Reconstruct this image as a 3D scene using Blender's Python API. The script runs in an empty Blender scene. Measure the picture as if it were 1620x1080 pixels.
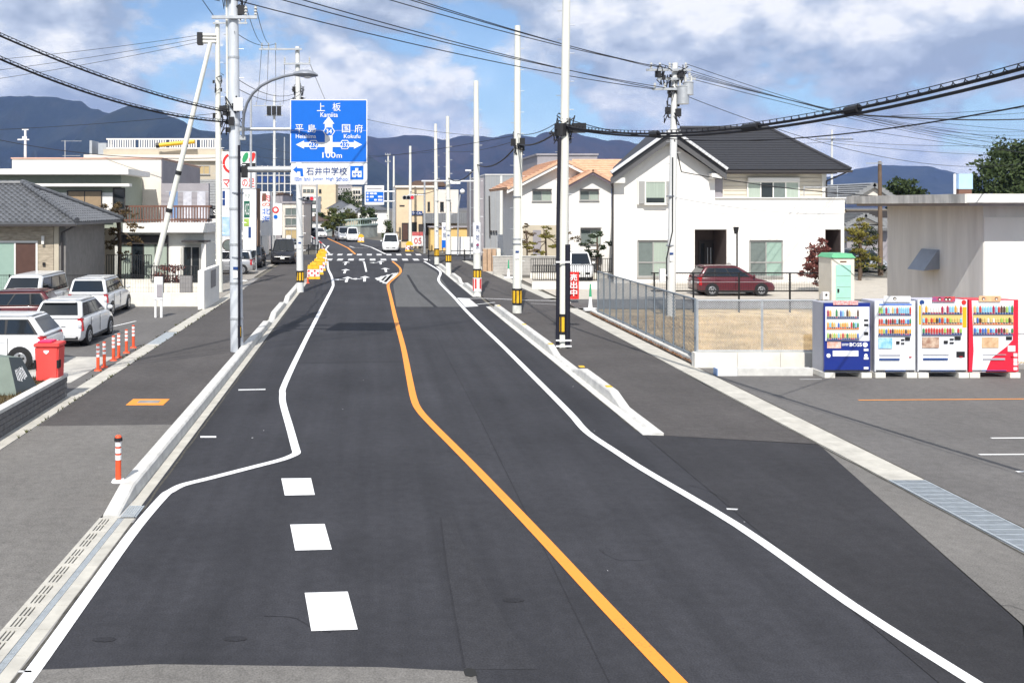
import bpy, bmesh, math, random
from mathutils import Vector, Matrix
R = math.radians
random.seed(7)
sc = bpy.context.scene
C = sc.collection
# ---------------------------------------------------------------- camera
# The road runs along +Y.  The photograph is an off-centre crop, so the level camera looks along the road with a shifted lens.
F, HC, VX, VY = 1500.0, 4.5, 588.0, 327.0        # focal length in photo pixels, eye height, vanishing point
cam = bpy.data.cameras.new('camera'); co = bpy.data.objects.new('camera', cam); C.objects.link(co)
cam.sensor_width = 36.0; cam.lens = F / 1620 * 36.0
cam.shift_x = (810 - VX) / 1620; cam.shift_y = -(540 - VY) / 1620
cam.clip_start = 0.1; cam.clip_end = 30000
co.location = (0, 0, HC); co.rotation_euler = (R(90), 0, 0)
sc.camera = co
# ---------------------------------------------------------------- light
SUN_DX, SUN_DZ = 0.185, -1.14                    # light direction per metre along +Y (read from the shadows)
ld = Vector((SUN_DX, 1.0, SUN_DZ)).normalized()
sun = bpy.data.lights.new('sun', 'SUN'); so = bpy.data.objects.new('sun', sun); C.objects.link(so)
sun.energy = 5.0; sun.angle = R(0.53); sun.color = (1.0, 0.955, 0.89)
so.rotation_euler = ld.to_track_quat('-Z', 'Y').to_euler(); so.location = (-10, -40, 60)
elev = math.asin(-ld.z)
w = bpy.data.worlds.new('World'); sc.world = w; w.use_nodes = True
nt = w.node_tree; nt.nodes.clear()
def N(tree, t, **kw):
    n = tree.nodes.new(t)
    for k, v in kw.items():
        if k == 'i':
            for a, b in v.items(): n.inputs[a].default_value = b
        else: setattr(n, k, v)
    return n
def lk(tree, a, ao, b, bi): tree.links.new(a.outputs[ao], b.inputs[bi])
sky = N(nt, 'ShaderNodeTexSky', sky_type='NISHITA', sun_disc=False, sun_elevation=elev,
        sun_rotation=math.atan2(-ld.x, -ld.y), air_density=1.0, dust_density=0.15, ozone_density=2.5, altitude=20)
tc = N(nt, 'ShaderNodeTexCoord'); sp = N(nt, 'ShaderNodeSeparateXYZ'); lk(nt, tc, 'Generated', sp, 0)
def M_(op, a=None, b=None, c=None):
    n = N(nt, 'ShaderNodeMath', operation=op)
    for i, v in enumerate((a, b, c)):
        if v is None: continue
        if isinstance(v, (int, float)): n.inputs[i].default_value = v
        else: nt.links.new(v, n.inputs[i])
    return n.outputs[0]
def cloud(scale, off, detail=10, rough=.57, dist=.0):
    "cumulus density as a solid noise of the view direction, flattened towards the horizon"
    mp = N(nt, 'ShaderNodeMapping'); lk(nt, tc, 'Generated', mp, 0); mp.inputs[1].default_value = off; mp.inputs[3].default_value = (1.0, 1.0, 1.75)
    n = N(nt, 'ShaderNodeTexNoise', i={'Scale': scale, 'Detail': detail, 'Roughness': rough, 'Distortion': dist}); lk(nt, mp, 0, n, 'Vector')
    return n.outputs['Fac']
def ramp(src, stops):
    r = N(nt, 'ShaderNodeValToRGB'); nt.links.new(src, r.inputs[0])
    e = r.color_ramp.elements
    while len(e) < len(stops): e.new(.5)
    for q, (p, c) in zip(e, stops): q.position = p; q.color = (c, c, c, 1) if isinstance(c, (int, float)) else c
    return r.outputs[0]
OFF = (13.1, 6.6, 6.1)
c0_ = cloud(5.4, OFF); c1_ = cloud(5.4, (OFF[0] - .012, OFF[1] - .012, OFF[2] + .055), 7)
mask = ramp(c0_, [(.42, .22), (.462, .82), (.505, 1.0)])
dif = M_('MULTIPLY_ADD', M_('SUBTRACT', c0_, c1_), 4.4, .46)
body = ramp(dif, [(.08, (.35, .42, .54, 1)), (.46, (.55, .62, .73, 1)), (.88, (.95, .955, .96, 1))])
skm = N(nt, 'ShaderNodeVectorMath', operation='MULTIPLY'); lk(nt, sky, 0, skm, 0); skm.inputs[1].default_value = (.098, .116, .126)   # strength about 0.1, cool white balance of the camera
mx = N(nt, 'ShaderNodeMix', data_type='RGBA'); nt.links.new(mask, mx.inputs[0]); lk(nt, skm, 0, mx, 6); nt.links.new(body, mx.inputs[7])
bg = N(nt, 'ShaderNodeBackground', i={'Strength': 1.0}); lk(nt, mx, 2, bg, 0)
out = N(nt, 'ShaderNodeOutputWorld'); lk(nt, bg, 0, out, 0)
sc.view_settings.view_transform = 'Standard'; sc.view_settings.look = 'None'; sc.view_settings.gamma = 1.0
sc.view_settings.exposure = 0.2; sc.view_settings.use_curve_mapping = False
sc.render.engine = 'CYCLES'; sc.cycles.use_denoising = True; sc.cycles.max_bounces = 6
sc.cycles.diffuse_bounces = 3; sc.cycles.glossy_bounces = 3; sc.cycles.transparent_max_bounces = 8
# ---------------------------------------------------------------- helpers
def G(px, py, z=0.0):
    "ground point (x, y) seen at a photo pixel"
    y = F * (HC - z) / (py - VY); return ((px - VX) * y / F, y)
def GX(px, y): return (px - VX) * y / F
def GZ(py, y): return HC - (py - VY) * y / F
def P3(px, py, y): return Vector((GX(px, y), y, GZ(py, y)))

MATS = {}
def mat(name, col, rough=.65, metal=0.0, var=.12, scale=4.0, bump=0.0, bscale=40.0, spec=.4, stretch=None, emit=None, coat=0.0, alpha=1.0, col2=None, trans=0.0):
    if name in MATS: return MATS[name]
    m = bpy.data.materials.new(name); m.use_nodes = True; t = m.node_tree
    b = t.nodes['Principled BSDF']
    b.inputs['Roughness'].default_value = rough; b.inputs['Metallic'].default_value = metal
    b.inputs['Specular IOR Level'].default_value = spec; b.inputs['Coat Weight'].default_value = coat
    b.inputs['Alpha'].default_value = alpha
    c = (*col, 1)
    b.inputs['Base Color'].default_value = c
    geo = None
    if var or bump:
        geo = N(t, 'ShaderNodeNewGeometry'); src = (geo, 'Position')
        if stretch:
            mp = N(t, 'ShaderNodeMapping'); mp.inputs[3].default_value = stretch; lk(t, geo, 'Position', mp, 0); src = (mp, 0)
    if var:
        n = N(t, 'ShaderNodeTexNoise', i={'Scale': scale, 'Detail': 6, 'Roughness': .62}); lk(t, src[0], src[1], n, 'Vector')
        r = N(t, 'ShaderNodeValToRGB'); lk(t, n, 'Fac', r, 0)
        lo = tuple(max(0, x * (1 - var)) for x in col) + (1,); hi = tuple(min(1, x * (1 + var)) for x in col) + (1,)
        if col2: lo, hi = c, (*col2, 1)
        r.color_ramp.elements[0].position = .3; r.color_ramp.elements[0].color = lo
        r.color_ramp.elements[1].position = .7; r.color_ramp.elements[1].color = hi
        lk(t, r, 0, b, 'Base Color')
    if bump:
        n2 = N(t, 'ShaderNodeTexNoise', i={'Scale': bscale, 'Detail': 4}); lk(t, geo, 'Position', n2, 'Vector')
        bp = N(t, 'ShaderNodeBump', i={'Strength': bump, 'Distance': .02}); lk(t, n2, 'Fac', bp, 'Height'); lk(t, bp, 0, b, 'Normal')
    if emit:
        b.inputs['Emission Color'].default_value = (*emit[0], 1); b.inputs['Emission Strength'].default_value = emit[1]
    MATS[name] = m; return m

def asphalt(name, col, mottling=.18, streak=.16, grain=.38, warm=None):
    "asphalt: aggregate grain, broad mottling and faint wear streaks along the direction of travel"
    m = bpy.data.materials.new(name); m.use_nodes = True; t = m.node_tree; b = t.nodes['Principled BSDF']
    b.inputs['Roughness'].default_value = .82; b.inputs['Specular IOR Level'].default_value = .25
    g = N(t, 'ShaderNodeNewGeometry')
    def nz(sc_, det, st=(1, 1, 1)):
        mp = N(t, 'ShaderNodeMapping'); mp.inputs[3].default_value = st; lk(t, g, 'Position', mp, 0)
        n = N(t, 'ShaderNodeTexNoise', i={'Scale': sc_, 'Detail': det, 'Roughness': .6}); lk(t, mp, 0, n, 'Vector'); return n
    def mr(n, a, bb, lo=.3, hi=.7):
        q = N(t, 'ShaderNodeMapRange', i={1: lo, 2: hi, 3: a, 4: bb}); lk(t, n, 'Fac', q, 0); return q
    a = mr(nz(.35, 5), 1 - mottling, 1 + mottling); s = mr(nz(1.0, 4, (1.6, .06, 1)), 1 - streak, 1 + streak)
    gr = mr(nz(48, 4), 1 - grain, 1 + grain, .25, .75); sp_ = mr(nz(6.0, 7), .86, 1.14)
    def mul(x, y):
        q = N(t, 'ShaderNodeMath', operation='MULTIPLY'); lk(t, x, 0, q, 0); lk(t, y, 0, q, 1); return q
    f = mul(mul(a, s), mul(gr, sp_))
    v = N(t, 'ShaderNodeVectorMath', operation='SCALE'); v.inputs[0].default_value = col; lk(t, f, 0, v, 'Scale')
    lk(t, v, 0, b, 'Base Color')
    bp = N(t, 'ShaderNodeBump', i={'Strength': .35, 'Distance': .006}); lk(t, nz(90, 3), 'Fac', bp, 'Height'); lk(t, bp, 0, b, 'Normal')
    MATS[name] = m; return m

def paint(name, col, wear):
    "thermoplastic road paint: slightly dirty, chipped where the aggregate shows through"
    m = bpy.data.materials.new(name); m.use_nodes = True; t = m.node_tree; b = t.nodes['Principled BSDF']; b.inputs['Roughness'].default_value = .6
    g = N(t, 'ShaderNodeNewGeometry')
    n = N(t, 'ShaderNodeTexNoise', i={'Scale': 38, 'Detail': 5, 'Roughness': .7}); lk(t, g, 'Position', n, 'Vector')
    n2 = N(t, 'ShaderNodeTexNoise', i={'Scale': 1.3, 'Detail': 4}); lk(t, g, 'Position', n2, 'Vector')
    ad = N(t, 'ShaderNodeMath', operation='MULTIPLY_ADD', i={1: .35}); lk(t, n2, 'Fac', ad, 0); lk(t, n, 'Fac', ad, 2)
    r = N(t, 'ShaderNodeValToRGB'); lk(t, ad, 0, r, 0); e = r.color_ramp.elements; e.new(.5)
    for q, p, c in zip(e, (.40, .80 - wear, .86 - wear*.6), (col, tuple(x*.93 for x in col), tuple(x*.42+.03 for x in col))): q.position = p; q.color = (*c, 1)
    lk(t, r, 0, b, 'Base Color'); MATS[name] = m
class MB:
    def __init__(s): s.v = []; s.f = []
    def add(s, vs, fs):
        o = len(s.v); s.v += [tuple(x) for x in vs]; s.f += [tuple(i + o for i in f) for f in fs]; return s
    def box(s, x0, x1, y0, y1, z0, z1):
        return s.add([(x0,y0,z0),(x1,y0,z0),(x1,y1,z0),(x0,y1,z0),(x0,y0,z1),(x1,y0,z1),(x1,y1,z1),(x0,y1,z1)],
                     [(0,3,2,1),(4,5,6,7),(0,1,5,4),(1,2,6,5),(2,3,7,6),(3,0,4,7)])
    def hexa(s, b, t): return s.add(list(b) + list(t), [(0,3,2,1),(4,5,6,7),(0,1,5,4),(1,2,6,5),(2,3,7,6),(3,0,4,7)])
    def cyl(s, p0, p1, r0, r1=None, n=12, caps=True):
        r1 = r0 if r1 is None else r1; p0 = Vector(p0); p1 = Vector(p1); d = (p1 - p0).normalized()
        a = d.orthogonal().normalized(); b = d.cross(a)
        vs = []
        for p, r in ((p0, r0), (p1, r1)):
            vs += [p + (a * math.cos(2*math.pi*i/n) + b * math.sin(2*math.pi*i/n)) * r for i in range(n)]
        fs = [(i, (i+1) % n, n + (i+1) % n, n + i) for i in range(n)]
        if caps: fs += [tuple(range(n-1, -1, -1)), tuple(range(n, 2*n))]
        return s.add(vs, fs)
    def tube(s, pts, r, n=6, caps=True):
        pts = [Vector(p) for p in pts]; rings = []; up = None
        for i, p in enumerate(pts):
            d = (pts[min(i+1, len(pts)-1)] - pts[max(i-1, 0)]).normalized()
            a = d.orthogonal().normalized() if up is None else (up - d * up.dot(d)).normalized()
            up = a; b = d.cross(a); rr = r[i] if isinstance(r, (list, tuple)) else r
            rings.append([p + (a * math.cos(2*math.pi*k/n) + b * math.sin(2*math.pi*k/n)) * rr for k in range(n)])
        return s.loft(rings, caps)
    def loft(s, rings, caps=True):
        n = len(rings[0]); vs = [v for r in rings for v in r]; fs = []
        for j in range(len(rings) - 1):
            for i in range(n): fs.append((j*n+i, j*n+(i+1) % n, (j+1)*n+(i+1) % n, (j+1)*n+i))
        if caps: fs += [tuple(range(n-1, -1, -1)), tuple(range((len(rings)-1)*n, len(rings)*n))]
        return s.add(vs, fs)
    def prism(s, poly, z0, z1):
        n = len(poly)
        return s.add([(x, y, z0) for x, y in poly] + [(x, y, z1) for x, y in poly],
                     [tuple(range(n-1, -1, -1)), tuple(range(n, 2*n))] + [(i, (i+1) % n, n+(i+1) % n, n+i) for i in range(n)])
    def prismy(s, poly, y0, y1):
        "polygon in (x, z) extruded along y"
        n = len(poly)
        return s.add([(x, y0, z) for x, z in poly] + [(x, y1, z) for x, z in poly],
                     [tuple(range(n)), tuple(range(2*n-1, n-1, -1))] + [(i, n+i, n+(i+1) % n, (i+1) % n) for i in range(n)])
    def sheet(s, poly, z):
        if sum(poly[i-1][0]*poly[i][1]-poly[i][0]*poly[i-1][1] for i in range(len(poly))) < 0: poly = poly[::-1]
        return s.add([(x, y, z) for x, y in poly], [tuple(range(len(poly)))])
    def slab(s, quad, th):
        "thick plate under a (roof) polygon"
        q = [Vector(v) for v in quad]; nrm = (q[1]-q[0]).cross(q[2]-q[0]).normalized()
        if nrm.z < 0: q.reverse(); nrm = -nrm
        n = len(q)
        return s.add(q + [v - nrm*th for v in q], [tuple(range(n)), tuple(range(2*n-1, n-1, -1))] + [(i, n+i, n+(i+1) % n, (i+1) % n) for i in range(n)])
    def sphere(s, c, r, n=10, m=6, sx=1, sy=1, sz=1):
        rings = []
        for j in range(m + 1):
            a = math.pi * (j / m) ; a = min(max(a, .03), math.pi - .03)
            rings.append([(c[0]+r*sx*math.sin(a)*math.cos(2*math.pi*i/n), c[1]+r*sy*math.sin(a)*math.sin(2*math.pi*i/n), c[2]-r*sz*math.cos(a)) for i in range(n)])
        return s.loft(rings)
    def strip(s, pts, wd, z, smooth=0):
        "flat painted line of even width along (x, y) points"
        if smooth:
            q = [Vector(p) for p in pts]; out_ = []
            for i in range(len(q)-1):
                a, b, c, d = q[max(i-1, 0)], q[i], q[i+1], q[min(i+2, len(q)-1)]
                for k in range(smooth):
                    t = k/smooth; out_.append(.5*((2*b)+(c-a)*t+(2*a-5*b+4*c-d)*t*t+(3*b-a-3*c+d)*t**3))
            pts = out_ + [q[-1]]
        n = len(pts); L = []; Rr = []
        for i in range(n):
            a = Vector(pts[max(i-1, 0)]); p = Vector(pts[i]); b = Vector(pts[min(i+1, n-1)])
            d0 = (p - a).normalized() if i else (b - p).normalized(); d1 = (b - p).normalized() if i < n-1 else d0
            m = (d0 + d1).normalized(); k = wd / 2 / max(.45, m.dot(d0)); q = Vector((-m.y, m.x)) * k
            L.append(p + q); Rr.append(p - q)
        return s.add([(v.x, v.y, z) for v in Rr] + [(v.x, v.y, z) for v in L], [(i, i+1, n+i+1, n+i) for i in range(n-1)])

def wloc(o):
    v = Vector((0, 0, 0))
    while o is not None: v += o.location; o = o.parent
    return v
def build(mb, name, m, parent=None, local=False, smooth=False, kind=None, label=None, cat=None, group=None, origin=None):
    me = bpy.data.meshes.new(name)
    off = Vector((0, 0, 0))
    if not local:
        if parent is not None: off = wloc(parent)
        elif mb.v:
            xs = [v[0] for v in mb.v]; ys = [v[1] for v in mb.v]; zs = [v[2] for v in mb.v]
            off = Vector(origin) if origin else Vector(((min(xs)+max(xs))/2, (min(ys)+max(ys))/2, min(zs)))
    me.from_pydata([(v[0]-off.x, v[1]-off.y, v[2]-off.z) for v in mb.v], [], mb.f)
    me.materials.append(MATS[m] if isinstance(m, str) else m)
    if smooth:
        me.polygons.foreach_set('use_smooth', [True]*len(me.polygons))
        if smooth != 'all':
            bm = bmesh.new(); bm.from_mesh(me)
            for e in bm.edges:
                if len(e.link_faces) == 2 and e.calc_face_angle(0) > R(38): e.smooth = False
            bm.to_mesh(me); bm.free()
    o = bpy.data.objects.new(name, me); C.objects.link(o)
    if parent is not None: o.parent = parent
    elif not local: o.location = off
    return tag(o, label, cat, group, kind)
def tag(o, label=None, cat=None, group=None, kind=None):
    if label: o['label'] = label
    if cat: o['category'] = cat
    if group: o['group'] = group
    if kind: o['kind'] = kind
    return o
def thing(name, label, cat, loc=(0, 0, 0), rz=0.0, group=None):
    o = bpy.data.objects.new(name, None); C.objects.link(o); o.location = loc; o.rotation_euler = (0, 0, rz)
    o.empty_display_size = .2
    return tag(o, label, cat, group)
def copy_tree(o, parent=None):
    c = o.copy(); C.objects.link(c)
    if parent is not None: c.parent = parent
    for ch in list(o.children): copy_tree(ch, c)
    return c
def piece(src_mesh, name, loc, parent, rz=0.0):
    "an alike piece sharing mesh data; loc in the parent's frame"
    o = bpy.data.objects.new(name, src_mesh); C.objects.link(o); o.parent = parent; o.location = loc; o.rotation_euler = (0, 0, rz); return o
def mesh_of(mb, name, m):
    me = bpy.data.meshes.new(name); me.from_pydata(mb.v, [], mb.f); me.materials.append(MATS[m] if isinstance(m, str) else m); return me
def text(s, x0, x1, z0, z1, y, m, parent, bold=0.0, name='lettering', rz=0.0, flat=None):
    "lettering facing the camera side (-Y), fitted into a rectangle of the wall plane"
    cu_ = bpy.data.curves.new('t', 'FONT'); cu_.body = s; cu_.size = 1.0; cu_.extrude = .004; cu_.offset = bold; cu_.resolution_u = 3
    ob = bpy.data.objects.new('t', cu_); C.objects.link(ob)
    dg = bpy.context.evaluated_depsgraph_get(); me = bpy.data.meshes.new_from_object(ob.evaluated_get(dg))
    bpy.data.objects.remove(ob); bpy.data.curves.remove(cu_)
    mb = MB(); vs = [v.co.copy() for v in me.vertices]; fs = [tuple(p.vertices) for p in me.polygons]; bpy.data.meshes.remove(me)
    if not vs: return None
    a0 = min(v.x for v in vs); a1 = max(v.x for v in vs); b0 = min(v.y for v in vs); b1 = max(v.y for v in vs)
    sx = (x1-x0)/max(a1-a0, 1e-6); sz = (z1-z0)/max(b1-b0, 1e-6)
    mb.add([(x0+(v.x-a0)*sx, y-(v.z+.004)*.6, z0+(v.y-b0)*sz) for v in vs], fs)
    return build(mb, name, m, parent)
def wire(pts_or_p0, p1=None, sag=0.0, r=.012, label='', name='overhead_wire', n=24, spiral=0.0, group='overhead wires', m='cable'):
    p0 = Vector(pts_or_p0); p1 = Vector(p1); pts = []
    for i in range(n + 1):
        t = i / n; p = p0.lerp(p1, t); p.z -= sag * 4 * t * (1 - t); pts.append(p)
    mb = MB(); mb.tube(pts, r, 5)
    if spiral:
        o = build(mb, name, m, None, label=label, cat='cable', group=group)
        sm = MB(); L = (p1 - p0).length; turns = L / .24; q = []
        K = int(turns * 6)
        for i in range(K + 1):
            t = i / K; p = p0.lerp(p1, t); p.z -= sag * 4 * t * (1 - t); a = 2*math.pi*turns*t
            d = (p1 - p0).normalized(); sd = Vector((-d.y, d.x, 0)).normalized()
            q.append(p + Vector((0, 0, spiral)) + sd * math.cos(a) * spiral + Vector((0, 0, 1)) * math.sin(a) * spiral)
        sm.tube(q, .009, 3, caps=False); build(sm, 'spiral_hanger', m, o)
        mm = MB(); mm.tube([p + Vector((0, 0, spiral*2)) for p in pts], .009, 4); build(mm, 'messenger_wire', m, o)
        return o
    return build(mb, name, m, None, label=label, cat='cable', group=group)
# ---------------------------------------------------------------- materials
asphalt('asphalt_new', (.035, .0352, .0405), .20, .20)
asphalt('asphalt_apron', (.033, .0325, .036), .22, .12)
asphalt('asphalt_walk_dark', (.078, .072, .070), .16, .06)
asphalt('asphalt_walk_right', (.076, .070, .068), .18, .06)
asphalt('asphalt_old', (.160, .152, .142), .12, .05)
asphalt('asphalt_lot', (.130, .124, .120), .12, .04)
asphalt('asphalt_patch', (.10, .10, .10), .10, .10)
asphalt('asphalt_cross', (.052, .053, .060), .15, .05)
paint('paint_white', (.86, .86, .86), .0); paint('paint_worn', (.62, .62, .62), .06); paint('paint_orange', (.86, .30, .03), .0)
mat('concrete', (.58, .57, .54), .85, var=.16, scale=3.5, bump=.15)
mat('concrete_dark', (.27, .26, .25), .85, var=.2, scale=3.0, bump=.15)
mat('concrete_drain', (.47, .45, .40), .85, var=.18, scale=2.5, bump=.2)
mat('concrete_white', (.74, .71, .64), .85, var=.14, scale=1.5)
mat('gap_black', (.02, .02, .02), .9, var=0)
mat('steel_grate', (.42, .46, .49), .5, .3, var=.15, scale=8)
mat('galv', (.50, .52, .54), .45, .5, var=.12, scale=6)
mat('pole_conc', (.66, .67, .66), .75, var=.10, scale=1.2, stretch=(3, 3, .4), bump=.1)
mat('pole_cream', (.72, .72, .66), .7, var=.08, scale=1.2, stretch=(3, 3, .4))
mat('pole_steel', (.62, .65, .69), .45, .15, var=.10, scale=1.5, stretch=(4, 4, .5))
mat('cable', (.012, .012, .016), .6, var=0)
mat('black', (.018, .018, .02), .5, var=0)
mat('rubber', (.015, .015, .016), .8, var=0)
mat('dark_blue_cover', (.012, .012, .022), .5, var=0)
mat('insul', (.55, .55, .52), .3, var=0)
mat('yellow', (.80, .46, .02), .5, var=.08)
mat('red', (.72, .035, .03), .45, var=.06)
mat('orange_red', (.80, .10, .035), .5, var=.06)
mat('white', (.82, .82, .82), .5, var=.04)
mat('ground_town', (.13, .12, .10), .95, var=.35, scale=.06)
mat('soil', (.085, .062, .035), .95, var=.5, scale=5, bump=.6, bscale=12)
mat('dry', (.40, .29, .15), .95, var=.5, scale=1.1, bump=.5, bscale=25)
def forest(name, c1, c2, c3):
    m = bpy.data.materials.new(name); m.use_nodes = True; t = m.node_tree; b = t.nodes['Principled BSDF']
    b.inputs['Roughness'].default_value = .95; b.inputs['Specular IOR Level'].default_value = .05
    g = N(t, 'ShaderNodeNewGeometry')
    n = N(t, 'ShaderNodeTexNoise', i={'Scale': .0045, 'Detail': 10, 'Roughness': .68}); lk(t, g, 'Position', n, 'Vector')
    r = N(t, 'ShaderNodeValToRGB'); lk(t, n, 'Fac', r, 0); e = r.color_ramp.elements; e.new(.5)
    for q, p, c in zip(e, (.36, .5, .64), (c1, c2, c3)): q.position = p; q.color = (*c, 1)
    lk(t, r, 0, b, 'Base Color')
    n2 = N(t, 'ShaderNodeTexNoise', i={'Scale': .03, 'Detail': 6, 'Roughness': .7}); lk(t, g, 'Position', n2, 'Vector')
    bp = N(t, 'ShaderNodeBump', i={'Strength': .7, 'Distance': 14.0}); lk(t, n2, 'Fac', bp, 'Height'); lk(t, bp, 0, b, 'Normal'); MATS[name] = m
forest('forest', (.010, .017, .015), (.017, .026, .022), (.030, .036, .026)); forest('forest_b', (.014, .020, .020), (.028, .026, .025), (.045, .036, .032))
# ---------------------------------------------------------------- ground
build(MB().sheet([(-6400, -250), (6400, -250), (6400, 7600), (-6400, 7600)], -.06), 'ground', 'ground_town', kind='structure', origin=(0, 0, -.06))
road = build(MB().sheet([(-3.42, -12), (5.36, -12), (5.36, 80.2), (-4.05, 80.2), (-3.95, 60)], 0), 'road', 'asphalt_new', kind='structure', origin=(0, 0, 0))
# far road beyond the junction bends to the left
far_l = [(-4.1, 89), (-5.2, 100), (-8.4, 122), (-14.5, 145), (-26, 165), (-44, 180)]
far_r = [(5.0, 89), (4.3, 100), (1.2, 125), (-5.5, 150), (-18, 174), (-38, 192)]
build(MB().sheet(far_l + far_r[::-1], 0), 'road', 'asphalt_cross', kind='structure')
build(MB().sheet([(-60, 80.2), (60, 80.2), (60, 89), (-60, 89)], 0), 'cross_street', 'asphalt_cross', kind='structure')
build(MB().sheet([(-6.85, -12), (-3.93, -12), (-3.93, 19.6), (-6.85, 19.45)], .004), 'sidewalk', 'asphalt_old', kind='structure')
build(MB().sheet([(-6.85, 19.45), (-3.93, 19.6), (-4.35, 80), (-7.2, 80)], .004), 'sidewalk', 'asphalt_walk_dark', kind='structure')
build(MB().sheet([(5.78, 18.65), (8.48, 17.98), (8.42, 24), (8.8, 43), (7.6, 80.2), (5.2, 80.2), (5.6, 43)], .004), 'sidewalk', 'asphalt_walk_right', kind='structure')
build(MB().sheet([(5.365, 6.4), (6.2, 8.96), (7.0, 10.2), (8.47, 17.95), (5.78, 18.65), (5.365, 18.7)], .002), 'driveway_apron', 'asphalt_apron', kind='structure')
ap = MB(); lf = [(5.365, -12), (5.365, 6.38), (6.22, 8.96), (7.02, 10.2), (7.75, 14.1), (8.44, 17.85)]; rt_ = [(8.47, -12), (8.47, 6.38), (8.47, 8.96), (8.47, 10.2), (8.47, 14.1), (8.475, 17.9)]
for i in range(5): ap.sheet([lf[i], rt_[i], rt_[i+1], lf[i+1]], .0)
build(ap, 'driveway_apron', 'asphalt_old', kind='structure')
build(MB().sheet([(9.1, -12), (34, -12), (34, 27), (9.06, 27)], .0), 'parking_lot', 'asphalt_lot', kind='structure')
build(MB().sheet([(-34, 22.6), (-7.32, 22.6), (-7.32, 43.5), (-34, 43.5)], .0), 'parking_lot', 'asphalt_lot', kind='structure')
build(MB().sheet([(-14, 24.2), (-7.7, 24.2), (-7.7, 28.4), (-14, 28.4)], .006), 'pavement', mat('pave', (.46, .44, .40), .9, var=.25, scale=1.2), kind='structure')
build(MB().sheet([(9.1, 42), (60, 42), (60, 46.2), (9.1, 46.2)], .0), 'side_street', 'asphalt_lot', kind='structure')
build(MB().sheet([(9.3, 46.3), (36, 46.3), (36, 60), (9.3, 60)], -.01), 'house_yard', mat('yard', (.46, .42, .36), .9, var=.12, scale=2), kind='structure')
build(MB().sheet([(-40, 43.6), (-7.4, 43.6), (-7.6, 80), (-40, 80)], -.01), 'house_yard', mat('yard2', (.30, .28, .25), .9, var=.18, scale=1), kind='structure')
# -- wear on the carriageway, each its own thin sheet
road_patch = build(MB().sheet([G(627, 485.5), G(731, 485.5), G(690, 430), G(668, 416.5), G(640, 416.5), G(637, 430), G(622, 450)], .004), 'asphalt_patch', 'asphalt_patch', road)
build(MB().sheet([(-3.40, -11), (1.02, -11), (1.0, 9.18), (.1, 9.27), (-2.1, 9.33), (-3.40, 9.2)], .004), 'asphalt_patch', 'asphalt_old', road)
asphalt('asphalt_seam', (.0375, .0375, .0425), .12, .10)
build(MB().sheet([G(735, 1058), G(722, 985), G(708, 905), G(697, 820), G(716, 815), G(732, 860), G(800, 985), G(850, 1058)], .003), 'asphalt_patch', 'asphalt_seam', road)
asphalt('asphalt_joint', (.026, .026, .030), .1, .1)
build(MB().strip([G(462, 574), G(560, 573), G(636, 572)], .05, .0035), 'asphalt_joint', 'asphalt_joint', road)
build(MB().strip([G(690, 486), G(660, 460), G(645, 435)], .16, .006), 'tyre_mark', 'asphalt_joint', road)
for a, b_ in ((165, 1011), (372, 1010), (812, 949)):
    q = G(a, b_); r_ = MB(); r_.sheet([(q[0]+.13*math.cos(t*.7), q[1]+.06*math.sin(t*.7)) for t in range(9)], .005); build(r_, 'tar_spot', 'gap_black' if a > 900 else 'asphalt_joint', road)
build(MB().sheet([(.95+.06*math.cos(t*.8)*(1+.3*(t % 2)), 9.16+.09*math.sin(t*.8)) for t in range(8)], .007), 'tar_spot', 'gap_black', road)
build(MB().strip([G(735, 1056), G(722, 985), G(714, 940), G(708, 905), G(702, 860), G(697, 818)], .022, .0045), 'paving_joint', 'asphalt_joint', road)
build(MB().strip([(2.2, -6), (2.25, 9), (2.3, 20), (2.25, 34)], .016, .0035), 'paving_joint', 'asphalt_joint', road)
rc = random.Random(11)
for k in range(9):      # hairline cracks and drips
    x, y = rc.uniform(-3, 7.6), rc.uniform(9.6, 24); a = rc.uniform(0, 6.28); pts = [(x, y)]
    if x > 5 and y > 17: continue
    for i in range(rc.randrange(4, 9)): a += rc.gauss(0, .55); x += .12*math.cos(a); y += .16*math.sin(a); pts.append((x, y))
    build(MB().strip(pts, rc.uniform(.006, .014), .0048), 'crack', 'asphalt_joint', road)
for k in range(9):     # loose grit and old paint specks
    x, y = rc.uniform(-3.1, 7.2), rc.uniform(9.4, 26); r_ = rc.uniform(.008, .022)
    if x > 5.2 and y > 16.5: continue
    build(MB().sheet([(x+r_*math.cos(t)*rc.uniform(.6, 1.4), y+r_*math.sin(t)*rc.uniform(.6, 1.6)) for t in (0, 1.2, 2.5, 3.7, 5)], .0050), 'speck', 'paint_worn', road)
mat('grime', (.07, .065, .055), .95, var=.5, scale=7)
for x0_, y0_, y1_, k_ in ((-3.395, 6, 14, 0), (-3.40, 14, 44, -.0085), (5.33, 19, 43, -.0085), (8.47, 7, 24, -.002), (9.13, 12.5, 27, 0)):
    pts = []; y = y0_
    while y < y1_: pts.append((x0_ + k_*(y-y0_) + rc.gauss(0, .008), y)); y += .5
    build(MB().strip(pts, .035, .0052 if x0_ < 8 else .006), 'edge_grime', 'grime', road)
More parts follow.
